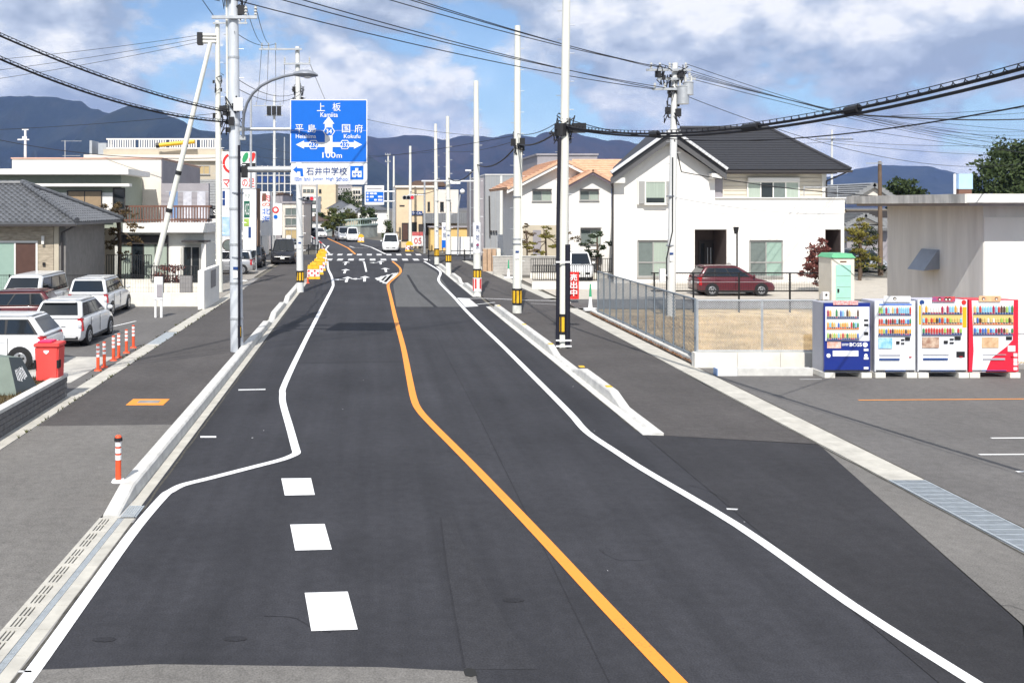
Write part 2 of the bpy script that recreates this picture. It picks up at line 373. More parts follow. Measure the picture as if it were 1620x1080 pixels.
# -- painted lines
def line(pts, wd, m, nm, z=.008, par=None, smooth=0): return build(MB().strip(pts, wd, z, smooth), nm, m, par or road)
line([G(x, y) for x, y in ((20, 1104), (62, 1048), (150, 925), (215, 836), (258, 786), (270, 777), (290, 767), (330, 757), (400, 739), (446, 727), (466, 719), (469, 715), (467, 708), (458, 675), (448, 640), (447, 624), (451, 606), (480, 545), (513, 480), (525, 457), (527, 448), (524, 436), (519, 425), (518, 413.5))], .155, 'paint_white', 'edge_line', smooth=4)
line([G(x, y) for x, y in ((1110, 1118), (1070, 1076), (958, 959), (854, 847), (759, 747.5), (712, 700), (683, 671), (664, 650), (655, 632), (648, 600), (637.6, 547.6), (625.8, 504), (618, 470), (614, 453), (616, 447), (624, 440), (632, 433), (634, 428), (631, 422), (621, 413.5))], .165, 'paint_orange', 'centre_line', smooth=4)
line([G(x, y) for x, y in ((1600, 1118), (1535, 1076), (1346, 956), (1168, 832), (1020, 744), (975, 715), (937, 690), (920, 675), (900, 652), (843.7, 595.5), (797, 549), (760, 514), (735, 489), (718, 470), (702, 454), (695, 446), (694, 440), (697, 432), (692, 426), (671, 413.5))], .155, 'paint_white', 'edge_line', smooth=4)
for q in (((445, 757), (492, 756.5), (498, 783), (450.5, 784)), ((459, 830), (513.5, 829), (525, 869.5), (467, 871)), ((482, 938), (550, 936), (566, 996), (492.5, 998.5))):
    build(MB().sheet([G(x, y) for x, y in q][::-1], .008), 'lane_block', 'paint_white', road)
build(MB().sheet([G(x, y) for x, y in ((317, 690), (342, 690), (342, 692.5), (317, 692.5))], .008), 'survey_mark', 'paint_white', road)
build(MB().sheet([G(x, y) for x, y in ((377, 616), (420, 615), (420, 617), (377, 618))], .008), 'survey_mark', 'paint_worn', road)
build(MB().sheet([G(x, y) for x, y in ((30, 1061), (50, 1061), (50, 1064), (28, 1064))], .008), 'survey_mark', 'paint_worn', road)
build(MB().sheet([G(x, y) for x, y in ((1149, 804), (1168, 805), (1166, 807), (1150, 806.5))], .008), 'survey_mark', 'paint_worn', road)
# junction: chevron island, lane divider, arrows, dashed edges of the cross street
tri = [G(594.5, 440.5), G(630, 431), G(613, 450)]
line(tri + [tri[0]], .14, 'paint_white', 'chevron_outline')
for k in (.35, .62, .85):
    a = Vector(tri[0]).lerp(Vector(tri[1]), k); b_ = Vector(tri[0]).lerp(Vector(tri[2]), k)
    line([a, b_], .42, 'paint_worn', 'chevron_stripe', .007)
line([G(576, 414), G(579.5, 430)], .13, 'paint_white', 'lane_line')
line([G(573, 413.8), G(576, 413.8)], .4, 'paint_white', 'lane_line', .009)
def arrow(px, py, turn):
    x, y = G(px, py); m = MB()
    m.sheet([(x-.08, y-2.2), (x+.08, y-2.2), (x+.08, y+.9), (x-.08, y+.9)], .008)
    m.sheet([(x-.33, y+.9), (x+.33, y+.9), (x, y+2.3)], .008)
    if turn: m.sheet([(x+.08, y-.5), (x+turn*.5, y+.1), (x+turn*.5, y+.5), (x+turn*.9, y-.1), (x+turn*.5, y-.8), (x+turn*.5, y-.3)][::1 if turn > 0 else 1], .009)
    build(m, 'arrow_marking', 'paint_white', road)
for a in ((547, 416.5, 0), (546, 429, 0), (549, 442, -1), (602, 415.5, -1), (610, 427, 0), (577, 441, -1)): arrow(*a)
md = MB().sheet([(-.24, -1.5), (.24, -1.5), (.24, 1.5), (-.24, 1.5)], 0); mdm = mesh_of(md, 'dash', 'paint_worn')
for i in range(10): piece(mdm, 'crossing_stripe', (-3.6 + i*.92, 80.6, .008), road)
for i in range(10): piece(mdm, 'crossing_stripe', (-3.9 + i*.92, 89.0, .008), road)
# side-road mouth on the right, with its white cross lines
for q in (((723, 471), (742, 472), (757, 484.5), (736, 486)),): build(MB().sheet([G(x, y) for x, y in q][::-1], .0082), 'crossing_pad', 'paint_worn', road)
line([G(720, 473), G(760, 472), G(790, 473), G(830, 475), G(885, 476)], .12, 'paint_white', 'side_line')
line([G(733, 484), G(760, 481), G(783, 478.5)], .10, 'paint_white', 'side_line')
line([G(840, 480), G(884, 482)], .08, 'paint_worn', 'side_line')
# far road lines
line([(-.05+GX(521.5, 90)+.05, 90), (GX(515, 100), 100), (GX(520, 110), 110)], .2, 'paint_white', 'edge_line')
line([(GX(562, 90), 90), (GX(551, 103), 103), (GX(536, 116), 116), (GX(518, 135), 135)], .2, 'paint_orange', 'centre_line')
line([(GX(610, 90), 90), (GX(588, 105), 105), (GX(570, 114), 114)], .2, 'paint_white', 'lane_line')
line([(GX(582, 103), 103), (GX(560, 104), 104), (GX(553, 108), 108)], .25, 'paint_worn', 'chevron_outline')
# -- left kerb, gutter and slotted drain
def kx(y): return -3.60 - .0085 * (y - 14)       # road-side foot of the left kerb
kerb = build(MB().sheet([(-3.95, 6), (-3.40, 6), (-3.40, 14), (kx(60)+.2, 60), (kx(60)-.32, 60), (-3.95, 14)], -.02), 'kerb', 'concrete_dark', kind='structure', origin=(0, 0, 0))
def kerb_stone(h0, h1, L, w_=.25, m='concrete'):
    mb = MB(); g = .006; ch = .03
    sec = lambda y, h: [(-w_, y, -.01), (0.0, y, -.01), (-.025, y, max(h-ch, .005)), (-.025-ch, y, h), (-w_, y, h)]
    mb.loft([sec(g, h0), sec(L-g, h1)]); mb.f = [tuple(reversed(f)) for f in mb.f]
    return mesh_of(mb, 'kerb_stone', m)
KS = kerb_stone(.20, .20, 1.0); KR = kerb_stone(.03, .20, 1.0); KD = kerb_stone(.20, .03, 1.0); KL = kerb_stone(.03, .03, 1.0)
GS = mesh_of(MB().box(0, .17, .006, .994, -.01, .006), 'gutter_slab', 'concrete_drain')
y = 13.75
segs = [('r', 1)] + [('s', 21)] + [('d', 1), ('l', 1), ('r', 1), ('s', 4), ('d', 1), ('l', 1), ('r', 1), ('s', 11)]
for kd, n in segs:
    for i in range(n):
        piece({'r': KR, 's': KS, 'd': KD, 'l': KL}[kd], 'kerb_stone', (kx(y+.5)-.045, y, 0), kerb, R(.487))
        piece(GS, 'gutter_slab', (kx(y+.5)-.03, y, 0), kerb, R(.487)); y += 1.0
sl = MB()
for x0, x1 in ((0, .055), (.075, .10), (.12, .145), (.165, .27)): sl.box(x0, x1, .045, .555, -.015, .012)
sl.box(0, .27, .004, .045, -.015, .012); sl.box(0, .27, .555, .596, -.015, .012)
sl.box(.0, .27, .29, .312, -.015, .0115)
SLM = mesh_of(sl, 'slotted_cover', 'concrete_drain')
gm = MB()
for i in range(20): gm.box(0, .075, i*.03, i*.03+.013, -.02, .008)
gm.box(0, .008, 0, .6, -.02, .007); gm.box(.067, .075, 0, .6, -.02, .007)
GRM = mesh_of(gm, 'grating', 'steel_grate'); APM = mesh_of(MB().box(0, .15, .004, .596, -.015, .006), 'apron_slab', 'concrete_drain')
for i in range(14):
    y0 = 13.70 - .6*(i+1)
    piece(SLM, 'slotted_cover', (-3.93, y0, 0), kerb); piece(GRM, 'grating', (-3.655, y0, 0), kerb); piece(APM, 'apron_slab', (-3.575, y0, 0), kerb)
gp = MB()
for i in range(7): gp.box(-3.64+i*.035, -3.64+i*.035+.02, 13.75, 14.25, 0, .014)
for i in range(7): gp.box(-3.64, -3.41, 13.77+i*.075, 13.79+i*.075, .0, .012)
build(gp, 'gully_grate', 'steel_grate', kerb)
build(MB().box(-3.43, -3.415, -8, 60, -.02, .004) if False else MB().box(-3.425, -3.40, 5, 13.7, -.02, .004), 'kerb_edge', 'concrete_dark', kerb)
# -- right kerb
kr = build(MB().sheet([(5.36, 18.65), (5.80, 18.65), (5.60, 43), (5.15, 43)], -.02), 'kerb', 'concrete_dark', kind='structure', origin=(0, 0, 0))
def krx(y): return 5.55 - .0085 * (y - 18.65)
KSm = kerb_stone(.22, .22, 1.0, .22); KRm = kerb_stone(.04, .22, 1.0, .22); KDm = kerb_stone(.22, .04, 1.0, .22); KLm = kerb_stone(.04, .04, .6, .22)
def flipx(me):
    c = me.copy()
    for v in c.vertices: v.co.x = -v.co.x
    c.flip_normals(); return c
KSm, KRm, KDm, KLm = map(flipx, (KSm, KRm, KDm, KLm))
y = 18.7
for kd, n in (('l', 4), ('r', 1), ('s', 3), ('d', 1), ('l', 4), ('r', 1), ('s', 12)):
    for i in range(n):
        L = .6 if kd == 'l' else 1.0
        piece({'r': KRm, 's': KSm, 'd': KDm, 'l': KLm}[kd], 'kerb_stone', (krx(y+.5), y, 0), kr, R(.487)); y += L
GSr = mesh_of(MB().box(-.19, 0, .006, .994, -.01, .008), 'gutter_slab', 'concrete')
for i in range(24): piece(GSr, 'gutter_slab', (krx(18.7+i+.5)-.005, 18.7+i, 0), kr, R(.487))
for yy, dx in ((25.4, .04), (22.6, .04), (29.6, .04), (34.5, .04), (41.0, .04)):
    build(MB().box(krx(yy)+.06, krx(yy)+.20, yy-.10, yy+.10, .218, .232), 'kerb_reflector', 'yellow', kr)
kr2 = build(MB().sheet([(5.0, 47.3), (5.5, 47.3), (5.3, 72), (4.85, 72)], -.02), 'kerb', 'concrete_dark', kind='structure', origin=(0, 0, 0))
y = 47.4
for kd, n in (('r', 1), ('s', 5), ('d', 1), ('l', 3), ('r', 1), ('s', 4), ('d', 1), ('l', 4), ('r', 1), ('s', 6)):
    for i in range(n):
        L = .6 if kd == 'l' else 1.0
        piece({'r': KRm, 's': KSm, 'd': KDm, 'l': KLm}[kd], 'kerb_stone', (krx(y)-.06, y, 0), kr2, R(.487))
        piece(GSr, 'gutter_slab', (krx(y)-.065, y, 0), kr2, R(.487)); y += L
# -- covered drains along both property lines
DCM = mesh_of(MB().box(0, .60, .005, .595, -.02, .010), 'drain_cover', 'concrete_drain')
dr = build(MB().sheet([(8.48, -4), (9.12, -4), (9.14, 42), (8.50, 42)], -.01), 'drain', 'concrete_dark', kind='structure', origin=(0, 0, 0))
for i in range(44): piece(DCM, 'drain_cover', (8.50, 15.6 + i*.6, .0), dr)
g2 = MB()
for i in range(20): g2.box(.03 + i*.027, .03 + i*.027 + .012, 0, .995, -.01, .012)
g2.box(0, .03, 0, .995, -.015, .014); g2.box(.57, .6, 0, .995, -.015, .014)
for i in range(5): g2.box(.03, .57, i*.2, i*.2+.02, -.012, .010)
G2M = mesh_of(g2, 'steel_grating', 'steel_grate')
for i in range(7): piece(G2M, 'steel_grating', (8.5, 14.6 - i, 0), dr)
build(MB().sheet([(8.50, 46.5), (9.12, 46.5), (8.0, 79), (7.5, 79)], .008), 'drain', 'concrete_drain', kind='structure')
dl = build(MB().sheet([(-7.34, 14), (-6.84, 14), (-6.95, 60), (-7.5, 60)], -.01), 'drain', 'concrete_dark', kind='structure', origin=(0, 0, 0))
DLM = mesh_of(MB().box(-.44, 0, .006, .594, -.02, .008), 'drain_cover', 'concrete_drain')
for i in range(62):
    yy = 15 + i*.6
    if 31 < yy < 33.6: continue
    piece(DLM, 'drain_cover', (-6.87 - .003*i*.6, yy, 0), dl)
g3 = MB()
for i in range(30): g3.box(-.44, 0, i*.1, i*.1+.06, -.01, .010)
build(MB().add([(v[0]-6.92, v[1]+31.0, v[2]) for v in g3.v], g3.f), 'steel_grating', 'steel_grate', dl)
# -- lot lines
lots = [o for o in C.objects if o.name.startswith('parking_lot')]
lot = lots[0]
line([G(1358, 633), G(1700, 630.5)], .07, 'paint_orange', 'bay_line', .006, lot)
line([G(1568, 693), G(1760, 692)], .07, 'paint_white', 'bay_line', .006, lot)
line([G(1549, 719), G(1760, 718)], .07, 'paint_white', 'bay_line', .006, lot)
line([G(1608, 746), G(1760, 745)], .07, 'paint_white', 'bay_line', .006, lot)
line([G(1265, 600), G(1300, 600)], .05, 'paint_worn', 'bay_line', .006, lot)
line([G(150, 523), G(215, 508)], .09, 'paint_white', 'bay_line', .006, lots[1])
line([G(100, 545), G(190, 527)], .09, 'paint_worn', 'bay_line', .006, lots[1])
# utility pit cover with its orange frame on the left pavement
q0, q1 = G(197, 641), G(257, 631)
pit = thing('pit_cover', 'orange framed dark utility pit cover set in the left pavement', 'pit cover', (-6.3, 22.1, .004))
a = G(199, 641); b_ = G(255, 631.5); x0, x1, y0, y1 = a[0], a[0]+.85, a[1], b_[1]
build(MB().box(x0, x1, y0, y1, .004, .012), 'frame', 'paint_orange', pit)
build(MB().box(x0+.2, x1-.16, y0+.2, y1-.2, .008, .018), 'lid', 'steel_grate' if False else 'concrete_dark', pit)
# ---------------------------------------------------------------- utility poles
def pole(label, x, y, h, r0=.17, r1=.10, m='pole_conc', sleeve=None, dxt=0.0, bolts=True, group='utility poles', z0=0.0, name='utility_pole', cat='pole', bands=(), ring=None):
    o = thing(name, label, cat, (x, y, z0), 0, group)
    mb = MB(); n = 14; K = 6
    rings = [[(x+dxt*k/K+(r0+(r1-r0)*k/K)*math.cos(2*math.pi*i/n), y+(r0+(r1-r0)*k/K)*math.sin(2*math.pi*i/n), z0+h*k/K) for i in range(n)] for k in range(K+1)]
    mb.loft(rings); build(mb, 'shaft', m, o, smooth=True)
    R_ = lambda z: r0 + (r1-r0)*(z-z0)/h
    X_ = lambda z: x + dxt*(z-z0)/h
    o['rx'] = 0
    if bolts:
        bm = MB(); z = z0 + 2.2; s = 1
        while z < z0 + h - .6:
            bm.cyl((X_(z)+s*R_(z)*.8, y, z), (X_(z)+s*(R_(z)+.15), y, z), .011, n=5); z += .45; s = -s
        build(bm, 'step_bolts', 'galv', o, kind='stuff')
    for z in bands:
        build(MB().cyl((X_(z), y, z), (X_(z), y, z+.07), R_(z)+.012, n=14), 'band', 'galv', o)
    if sleeve:
        a, b = sleeve; sv = build(MB().cyl((X_(a), y, a), (X_(b), y, b), R_(a)+.012, n=16), 'warning_sleeve', 'black', o, smooth=True)
        for k in range(5):
            t = -math.pi/2 + (k-2)*.78; rr = R_(a)+.017; q = []
            for tt in (t-.25, t-.08, t+.08, t+.25): q.append((x+rr*math.cos(tt), y+rr*math.sin(tt)))
            vs = [(u, v, a+.09) for u, v in q] + [(u, v, b-.09) for u, v in q]
            build(MB().add(vs, [(i, i+1, 5+i, 4+i) for i in range(3)]), 'yellow_stripe', 'yellow', sv)
    del o['rx']
    return o, X_, R_
def crossarm(o, x, y, z, x0, x1, n_ins=3, m='galv', ins_h=.22, ix=None):
    a = build(MB().box(x0, x1, y-.2-.045, y-.2+.045, z-.045, z+.045), 'crossarm', m, o)
    build(MB().box(x-.05, x+.05, y-.21, y, z-.06, z+.06), 'bracket', m, o)
    xs = ix or [x0 + (x1-x0)*(i+.3)/(n_ins-.4) for i in range(n_ins)]
    for q in xs:
        mb = MB(); mb.cyl((q, y-.2, z+.045), (q, y-.2, z+.045+ins_h), .028, .028, 8)
        for k in range(3): mb.cyl((q, y-.2, z+.08+k*ins_h/3.2), (q, y-.2, z+.11+k*ins_h/3.2), .06, .045, 8)
        build(mb, 'insulator', 'insul', a)
def clutter(o, x, y, z, r, hgt=.8, seed=1, m='black', n=9):
    "cable terminations, loops and clamps strapped round a pole"
    rnd = random.Random(seed)
    for k in range(n):
        a = rnd.uniform(0, 2*math.pi); zz = z + rnd.uniform(-hgt/2, hgt/2); s = rnd.uniform(.05, .11)
        cx, cy = x+math.cos(a)*(r+s*.8), y+math.sin(a)*(r+s*.8)
        if k % 3 == 0: build(MB().box(cx-s, cx+s, cy-s*.7, cy+s*.7, zz-s*1.5, zz+s*1.5), 'terminal_box', m, o)
        else:
            pts = [(cx+rnd.uniform(-.3, .3)*t, cy+.05*math.sin(t*5), zz+.3*math.sin(t*math.pi)*rnd.choice((-1, 1))) for t in (0, .25, .5, .75, 1)]
            build(MB().tube([(x+math.cos(a)*r*.9, y+math.sin(a)*r*.9, zz)] + pts, .022, 5), 'cable_loop', m, o)
def transformer(o, x, y, z, r=.26, h=.75, m='galv'):
    mb = MB(); mb.cyl((x, y, z), (x, y, z+h), r, r, 14); mb.cyl((x, y, z+h), (x, y, z+h+.06), r+.02, r*.7, 14)
    t = build(mb, 'transformer', m, o, smooth=True)
    for k in (-1, 1): build(MB().cyl((x+k*.12, y, z+h+.05), (x+k*.12, y, z+h+.28), .04, .03, 8), 'bushing', 'insul', t)
    build(MB().box(x-.04, x+.04, y, y+r+.35, z+h*.55, z+h*.65), 'hanger', 'galv', t)
# big steel pole on the left that carries the direction sign and the street lamp
BX, BY = GX(375, 29.5), 29.5
big, bxf, brf = pole('thick steel utility pole carrying the blue direction sign and a street lamp', BX, BY, 12.6, .205, .15, 'pole_steel', None, -.14, True, 'utility poles', bands=(1.0, 2.1, 3.3, 4.4, 6.0, 7.0, 9.1))
build(MB().tube([(BX-.30, BY-.02, 7.4), (BX-.33, BY-.02, 12.4)], .035, 8), 'conduit', 'pole_cream', big)
build(MB().tube([(BX+.10, BY-.22, 0.05), (BX+.09, BY-.2, 6.4)], .04, 8), 'conduit', 'dark_blue_cover', big)
build(MB().box(BX-.06, BX+.22, BY-.34, BY-.18, 7.45, 7.85), 'junction_box', 'white', big)
build(MB().box(BX+.14, BX+.32, BY-.10, BY+.14, 5.4, 5.75), 'junction_box', 'black', big)
for z in (7.4, 7.15, 6.9): build(MB().box(BX-.34, BX-.14, BY-.14, BY+.1, z-.09, z+.05), 'clamp', 'black', big)
clutter(big, BX-.06, BY, 7.3, .19, .9, 3); clutter(big, BX-.1, BY, 10.9, .17, .6, 5, 'black', 8)
crossarm(big, BX-.1, BY, 10.35, BX-.75, BX+.65, ix=[BX+.3, BX+.6], ins_h=.3)
crossarm(big, BX-.1, BY, 11.1, BX-.7, BX+.25, ix=[BX-.5, BX-.3], ins_h=.25)
rp = build(MB().box(BX+.05, BX+.165, BY-.215, BY-.195, GZ(534, 29.3), GZ(515, 29.3)), 'reflector_plate', 'black', big)
for dx in (.065, .115): build(MB().box(BX+dx, BX+dx+.032, BY-.222, BY-.216, GZ(532, 29.3), GZ(517, 29.3)), 'yellow_stripe', 'yellow', rp)
mat('lamp_grey', (.26, .28, .32), .4, .3, var=.06)
# street lamp
lamp = thing('street_lamp', 'grey cobra-head street lamp on a curved arm clamped to the thick steel pole', 'street lamp', (BX+.25, BY, 6.4))
LY = BY - .12
lp = [P3(x, y, LY - k*.13) for k, (x, y) in enumerate(((385, 222), (384.5, 200), (386, 180), (391, 163), (400, 148), (413, 136), (430, 127), (450, 120.5), (468, 117.5)))]; LH = LY - 1.1
build(MB().tube(lp, .045, 10), 'arm', 'lamp_grey', lamp, smooth=True)
hd = MB(); rings = []
for x, yc, w_, h_ in ((464, 117.5, .06, .05), (470, 117, .12, .08), (478, 116.5, .17, .11), (488, 117, .18, .12), (497, 118, .13, .08), (503, 119.5, .05, .03)):
    c = P3(x, yc, LH); rings.append([(c.x, c.y+w_*math.cos(t), c.z+h_*math.sin(t)) for t in [2*math.pi*i/10 for i in range(10)]])
hd.loft(rings); build(hd, 'lamp_head', 'lamp_grey', lamp, smooth=True)
gl = MB(); c = P3(487, 121, LH); gl.sphere((c.x, c.y, c.z), .13, 10, 6, 1.1, .9, .55); build(gl, 'lens', 'white', lamp, smooth='all')
for py in (205, 219): build(MB().box(BX+.10, BX+.28, LY-.06, LY+.1, GZ(py, LY)-.05, GZ(py, LY)+.05), 'clamp', 'galv', lamp)
# direction sign
SY = 29.85
mat('sign_blue', (.005, .14, .62), .35, var=.03)
mat('sign_back', (.4, .41, .42), .5, .3, var=.05)
ds = thing('direction_sign', 'large blue road direction sign with white arrows on steel arms', 'road sign', (GX(459, SY), SY, GZ(257, SY)))
sx0, sx1, sz0, sz1 = GX(459, SY), GX(581, SY), GZ(257.5, SY), GZ(157.5, SY)
build(MB().box(sx0, sx1, SY, SY+.03, sz0, sz1), 'border_panel', 'white', ds)
zs_ = GZ(206.5, SY)
build(MB().box(sx0+.028, sx1-.028, SY-.006, SY-.001, sz0+.028, zs_-.006), 'blue_panel', 'sign_blue', ds)
build(MB().box(sx0+.028, sx1-.028, SY-.006, SY-.001, zs_+.006, sz1-.028), 'blue_panel', 'sign_blue', ds)
def sp_(px, py): return (GX(px, SY), GZ(py, SY))
def flat(poly, y, nm, m, par): return build(MB().prismy([sp_(*p) for p in poly], y, y+.003), nm, m, par)
yf = SY - .011
flat([(514, 191), (514, 243), (526, 243), (526, 191)][::1], yf, 'arrow_stem', 'white', ds)
flat([(511, 196), (529, 196), (520, 184)], yf-.001, 'arrow_head', 'white', ds)
flat([(478, 232.6), (563, 232.6), (563, 225.2), (478, 225.2)], yf-.002, 'arrow_bar', 'white', ds)
flat([(468, 229), (481, 235.5), (481, 222.5)], yf-.001, 'arrow_head', 'white', ds)
flat([(573, 229), (560, 222.5), (560, 235.5)], yf-.001, 'arrow_head', 'white', ds)
def hexa_(cx, cy, r, y, m, nm): return flat([(cx+r*1.1*math.cos(math.pi/3*i), cy-r*math.sin(math.pi/3*i)) for i in range(6)][::-1], y, nm, m, ds)
for cx, cy, r, s in ((520.5, 208, 8.6, '34'), (496, 229, 8.2, '232'), (545.5, 229, 8.2, '232')):
    hexa_(cx, cy, r, yf-.004, 'white', 'route_shield'); hexa_(cx, cy, r*.84, yf-.008, 'sign_blue', 'route_shield')
    wq = 4.6 if len(s) == 2 else 6.2
    text(s, GX(cx-wq, SY), GX(cx+wq, SY), GZ(cy+3.8, SY), GZ(cy-3.8, SY), yf-.009, 'white', ds, .015)
for s, a, b, c_, d in (('上', 501.5, 514, 176, 163), ('板', 526, 539, 176, 163), ('Kamiita', 507, 534.5, 185.5, 178), ('平', 467, 480, 210, 197), ('島', 487, 500, 210, 197), ('国', 541, 554, 210, 197), ('府', 561, 574, 210, 197),
                       ('Heishima', 468, 500, 219, 212.5), ('Kokufu', 544, 570, 219, 212.5), ('100', 510, 531, 250, 241), ('m', 532.5, 541, 250, 244.5)):
    text(s, GX(a, SY), GX(b, SY), GZ(c_, SY), GZ(d, SY), yf, 'white', ds, .010 if s.isascii() else .004)
for z in (GZ(204, SY), ):
    build(MB().cyl((BX+.1, SY+.14, z), (sx0+.25, SY+.14, z), .055, .05, 12), 'support_arm', 'galv', ds, smooth=True)
build(MB().box(BX-.05, BX+.18, BY+.1, SY+.16, GZ(206, SY)-.03, GZ(202, SY)+.03), 'bracket', 'galv', ds)
build(MB().box(sx0, sx0+.3, SY+.035, SY+.2, GZ(206, SY), GZ(202, SY)), 'clamp', 'galv', ds)
for z in (GZ(175, SY), GZ(204, SY)+.09, GZ(240, SY)): build(MB().box(sx0+.04, sx1-.04, SY+.03, SY+.07, z-.03, z+.03), 'stiffener', 'galv', ds)
ss = thing('school_sign', 'white school direction sign with blue lettering under the blue sign', 'road sign', (GX(461, SY), SY, GZ(292, SY)))
tx0, tx1, tz0, tz1 = GX(460.5, SY), GX(581, SY), GZ(292, SY), GZ(258.8, SY)
build(MB().box(tx0, tx1, SY, SY+.03, tz0, tz1), 'panel', 'white', ss)
flat([(463.5, 268.5), (470, 274), (470, 271), (475, 271), (475.5, 279), (480, 279), (479, 266.5), (470, 266), (470, 263)], yf, 'arrow', 'sign_blue', ss)
mat('sign_navy', (.02, .06, .22), .4, var=0)
text('石井中学校', GX(484.5, SY), GX(549, SY), GZ(277, SY), GZ(264.5, SY), yf, 'sign_navy', ss, .004)
for wd_, a, b in (('100m', 465, 477.5), ('Ishii', 481, 491), ('Junior', 495, 511.5), ('High', 516, 528), ('School', 532, 551)): text(wd_, GX(a, SY), GX(b, SY), GZ(286.3, SY), GZ(280, SY), yf, 'sign_blue', ss, -.002)
flat([(554, 262.5), (554, 284), (575, 284), (575, 262.5)], yf, 'pictogram_panel', 'sign_blue', ss)
flat([(557, 280.5), (557, 270.5), (562, 270.5), (562, 266), (567, 266), (567, 270.5), (572, 270.5), (572, 280.5)][::-1], yf-.004, 'pictogram_school', 'white', ss)
for a, b in ((558.5, 561), (563, 566), (568, 570.5)): flat([(a, 274), (a, 276.5), (b, 276.5), (b, 274)], yf-.008, 'pictogram_window', 'sign_blue', ss)
flat([(563, 278), (563, 281), (566, 281), (566, 278)], yf-.008, 'pictogram_door', 'sign_blue', ss)
z = GZ(268, SY)
build(MB().cyl((BX+.12, SY+.15, z), (tx0+.5, SY+.15, z), .095, .085, 14), 'support_arm', 'galv', ss, smooth=True)
build(MB().box(BX-.05, BX+.2, BY+.1, SY+.2, z-.1, z+.1), 'bracket', 'galv', ss)
build(MB().box(tx0+.02, tx1-.02, SY+.03, SY+.07, z-.03, z+.03), 'stiffener', 'galv', ss)
build(MB().box(tx0+.3, tx0+.5, SY+.06, SY+.2, z-.06, z+.06), 'clamp', 'galv', ss)
# other poles on the left
L2Y = 50.0; L2X = GX(347, L2Y)
pl2, _, _ = pole('tall pale concrete utility pole propped by a slanting strut pole', L2X, L2Y, GZ(33, L2Y), .19, .12, 'pole_cream', None, -.1)
crossarm(pl2, L2X-.08, L2Y, GZ(38, L2Y), L2X-.3, L2X+1.5, ix=[L2X+1.1, L2X+1.4], ins_h=.3)
clutter(pl2, L2X-.1, L2Y, GZ(130, L2Y), .15, .9, 8); clutter(pl2, L2X-.06, L2Y, GZ(180, L2Y), .17, .9, 9)
zt = GZ(62, L2Y)
for k in range(3): build(MB().cyl((L2X-.15, L2Y-.1, zt+.18*k-.18), (L2X-.9, L2Y-.15, zt+.18*k-.18), .07, .11, 8), 'strain_insulator', 'insul' if k else 'insul', pl2)
build(MB().box(L2X-1.12, L2X-.85, L2Y-.35, L2Y+.05, zt-.33, zt+.3), 'insulator_cover', 'black', pl2)
st = thing('strut_pole', 'slanting pale strut pole leaning against the tall utility pole', 'pole', (GX(238, L2Y), L2Y-.3, 0), 0, 'utility poles')
build(MB().cyl((GX(238, L2Y), L2Y-.3, 0), (GX(334, L2Y), L2Y-.22, GZ(68, L2Y)), .165, .115, 14), 'shaft', 'pole_cream', st, smooth=True)
for t in (.32, .47): 
    p = Vector((GX(238, L2Y), L2Y-.3, 0)).lerp(Vector((GX(334, L2Y), L2Y-.22, GZ(68, L2Y))), t)
    build(MB().cyl(p, p+Vector((.05, 0, .2)), .168, .166, 12), 'band', 'black', st)
L4X = GX(475, L2Y)
pl4, _, _ = pole('concrete utility pole standing behind the blue direction sign with long offset crossarm', L4X, L2Y, GZ(74, L2Y), .19, .12, 'pole_conc', (GZ(446, L2Y), GZ(428, L2Y)), -.15)
crossarm(pl4, L4X-.15, L2Y, GZ(79, L2Y), L4X-2.15, L4X+.1, ix=[L4X-2.0, L4X-1.65, L4X-1.28], ins_h=.28)
crossarm(pl4, L4X-.1, L2Y, GZ(102, L2Y), L4X-.85, L4X+.55, ix=[L4X-.8, L4X+.5], ins_h=.3)
clutter(pl4, L4X-.1, L2Y, GZ(146, L2Y), .16, 1.0, 12, 'black', 12)
FX, FY = GX(434, 95), 95
pf, _, _ = pole('far utility pole with three switch boxes beside the banner signs', FX, FY, GZ(150, FY), .18, .11, 'pole_conc', None)
crossarm(pf, FX, FY, GZ(168, FY), FX-2.1, FX+.9, ix=[FX-1.8, FX-.9, FX+.6], ins_h=.3)
for k in (-1, 0, 1): build(MB().box(FX+k*.5-.2, FX+k*.5+.2, FY-.5, FY-.1, GZ(176, FY)-.4, GZ(176, FY)+.45), 'switch_box', 'black', pf)
build(MB().box(FX-.9, FX+.9, FY-.25, FY-.15, GZ(176, FY)-.5, GZ(176, FY)-.4), 'bracket', 'galv', pf)
for px, py, yy, lb in ((397, 152, 70, 'slim steel pole between the propped pole and the banner signs'), (450, 217, 120, 'small distant pole left of the white school sign')):
    pole(lb, GX(px, yy), yy, GZ(py, yy), .12, .08, 'galv', None, bolts=False)
# right-hand row
R1X, R1Y = GX(889, 30.3), 30.3
pr1, r1x, r1r = pole('concrete pole wrapped in black cable covers where the thick cables meet', R1X, R1Y, 12.6, .165, .12, 'pole_cream', (GZ(528, R1Y), GZ(496, R1Y)), .16)
build(MB().tube([(R1X-.16, R1Y-.13, .05), (R1X-.15, R1Y-.13, 4.0), (R1X-.10, R1Y-.12, 6.7)], .062, 10), 'cable_cover', 'dark_blue_cover', pr1, smooth=True)
build(MB().tube([(R1X+.15, R1Y-.14, .05), (R1X+.155, R1Y-.14, 3.3)], .085, 10), 'cable_cover', 'dark_blue_cover', pr1, smooth=True)
for py in (415, 538, 547): build(MB().box(R1X-.24, R1X+.26, R1Y-.235, R1Y-.225, GZ(py, R1Y), GZ(py, R1Y)+.05), 'strap', 'white', pr1)
clutter(pr1, r1x(7.1)-.02, R1Y, 7.0, .15, .55, 21, 'black', 14)
build(MB().box(R1X+.3, R1X+.72, R1Y-.25, R1Y-.02, 6.85, 7.15), 'closure_box', 'black', pr1)
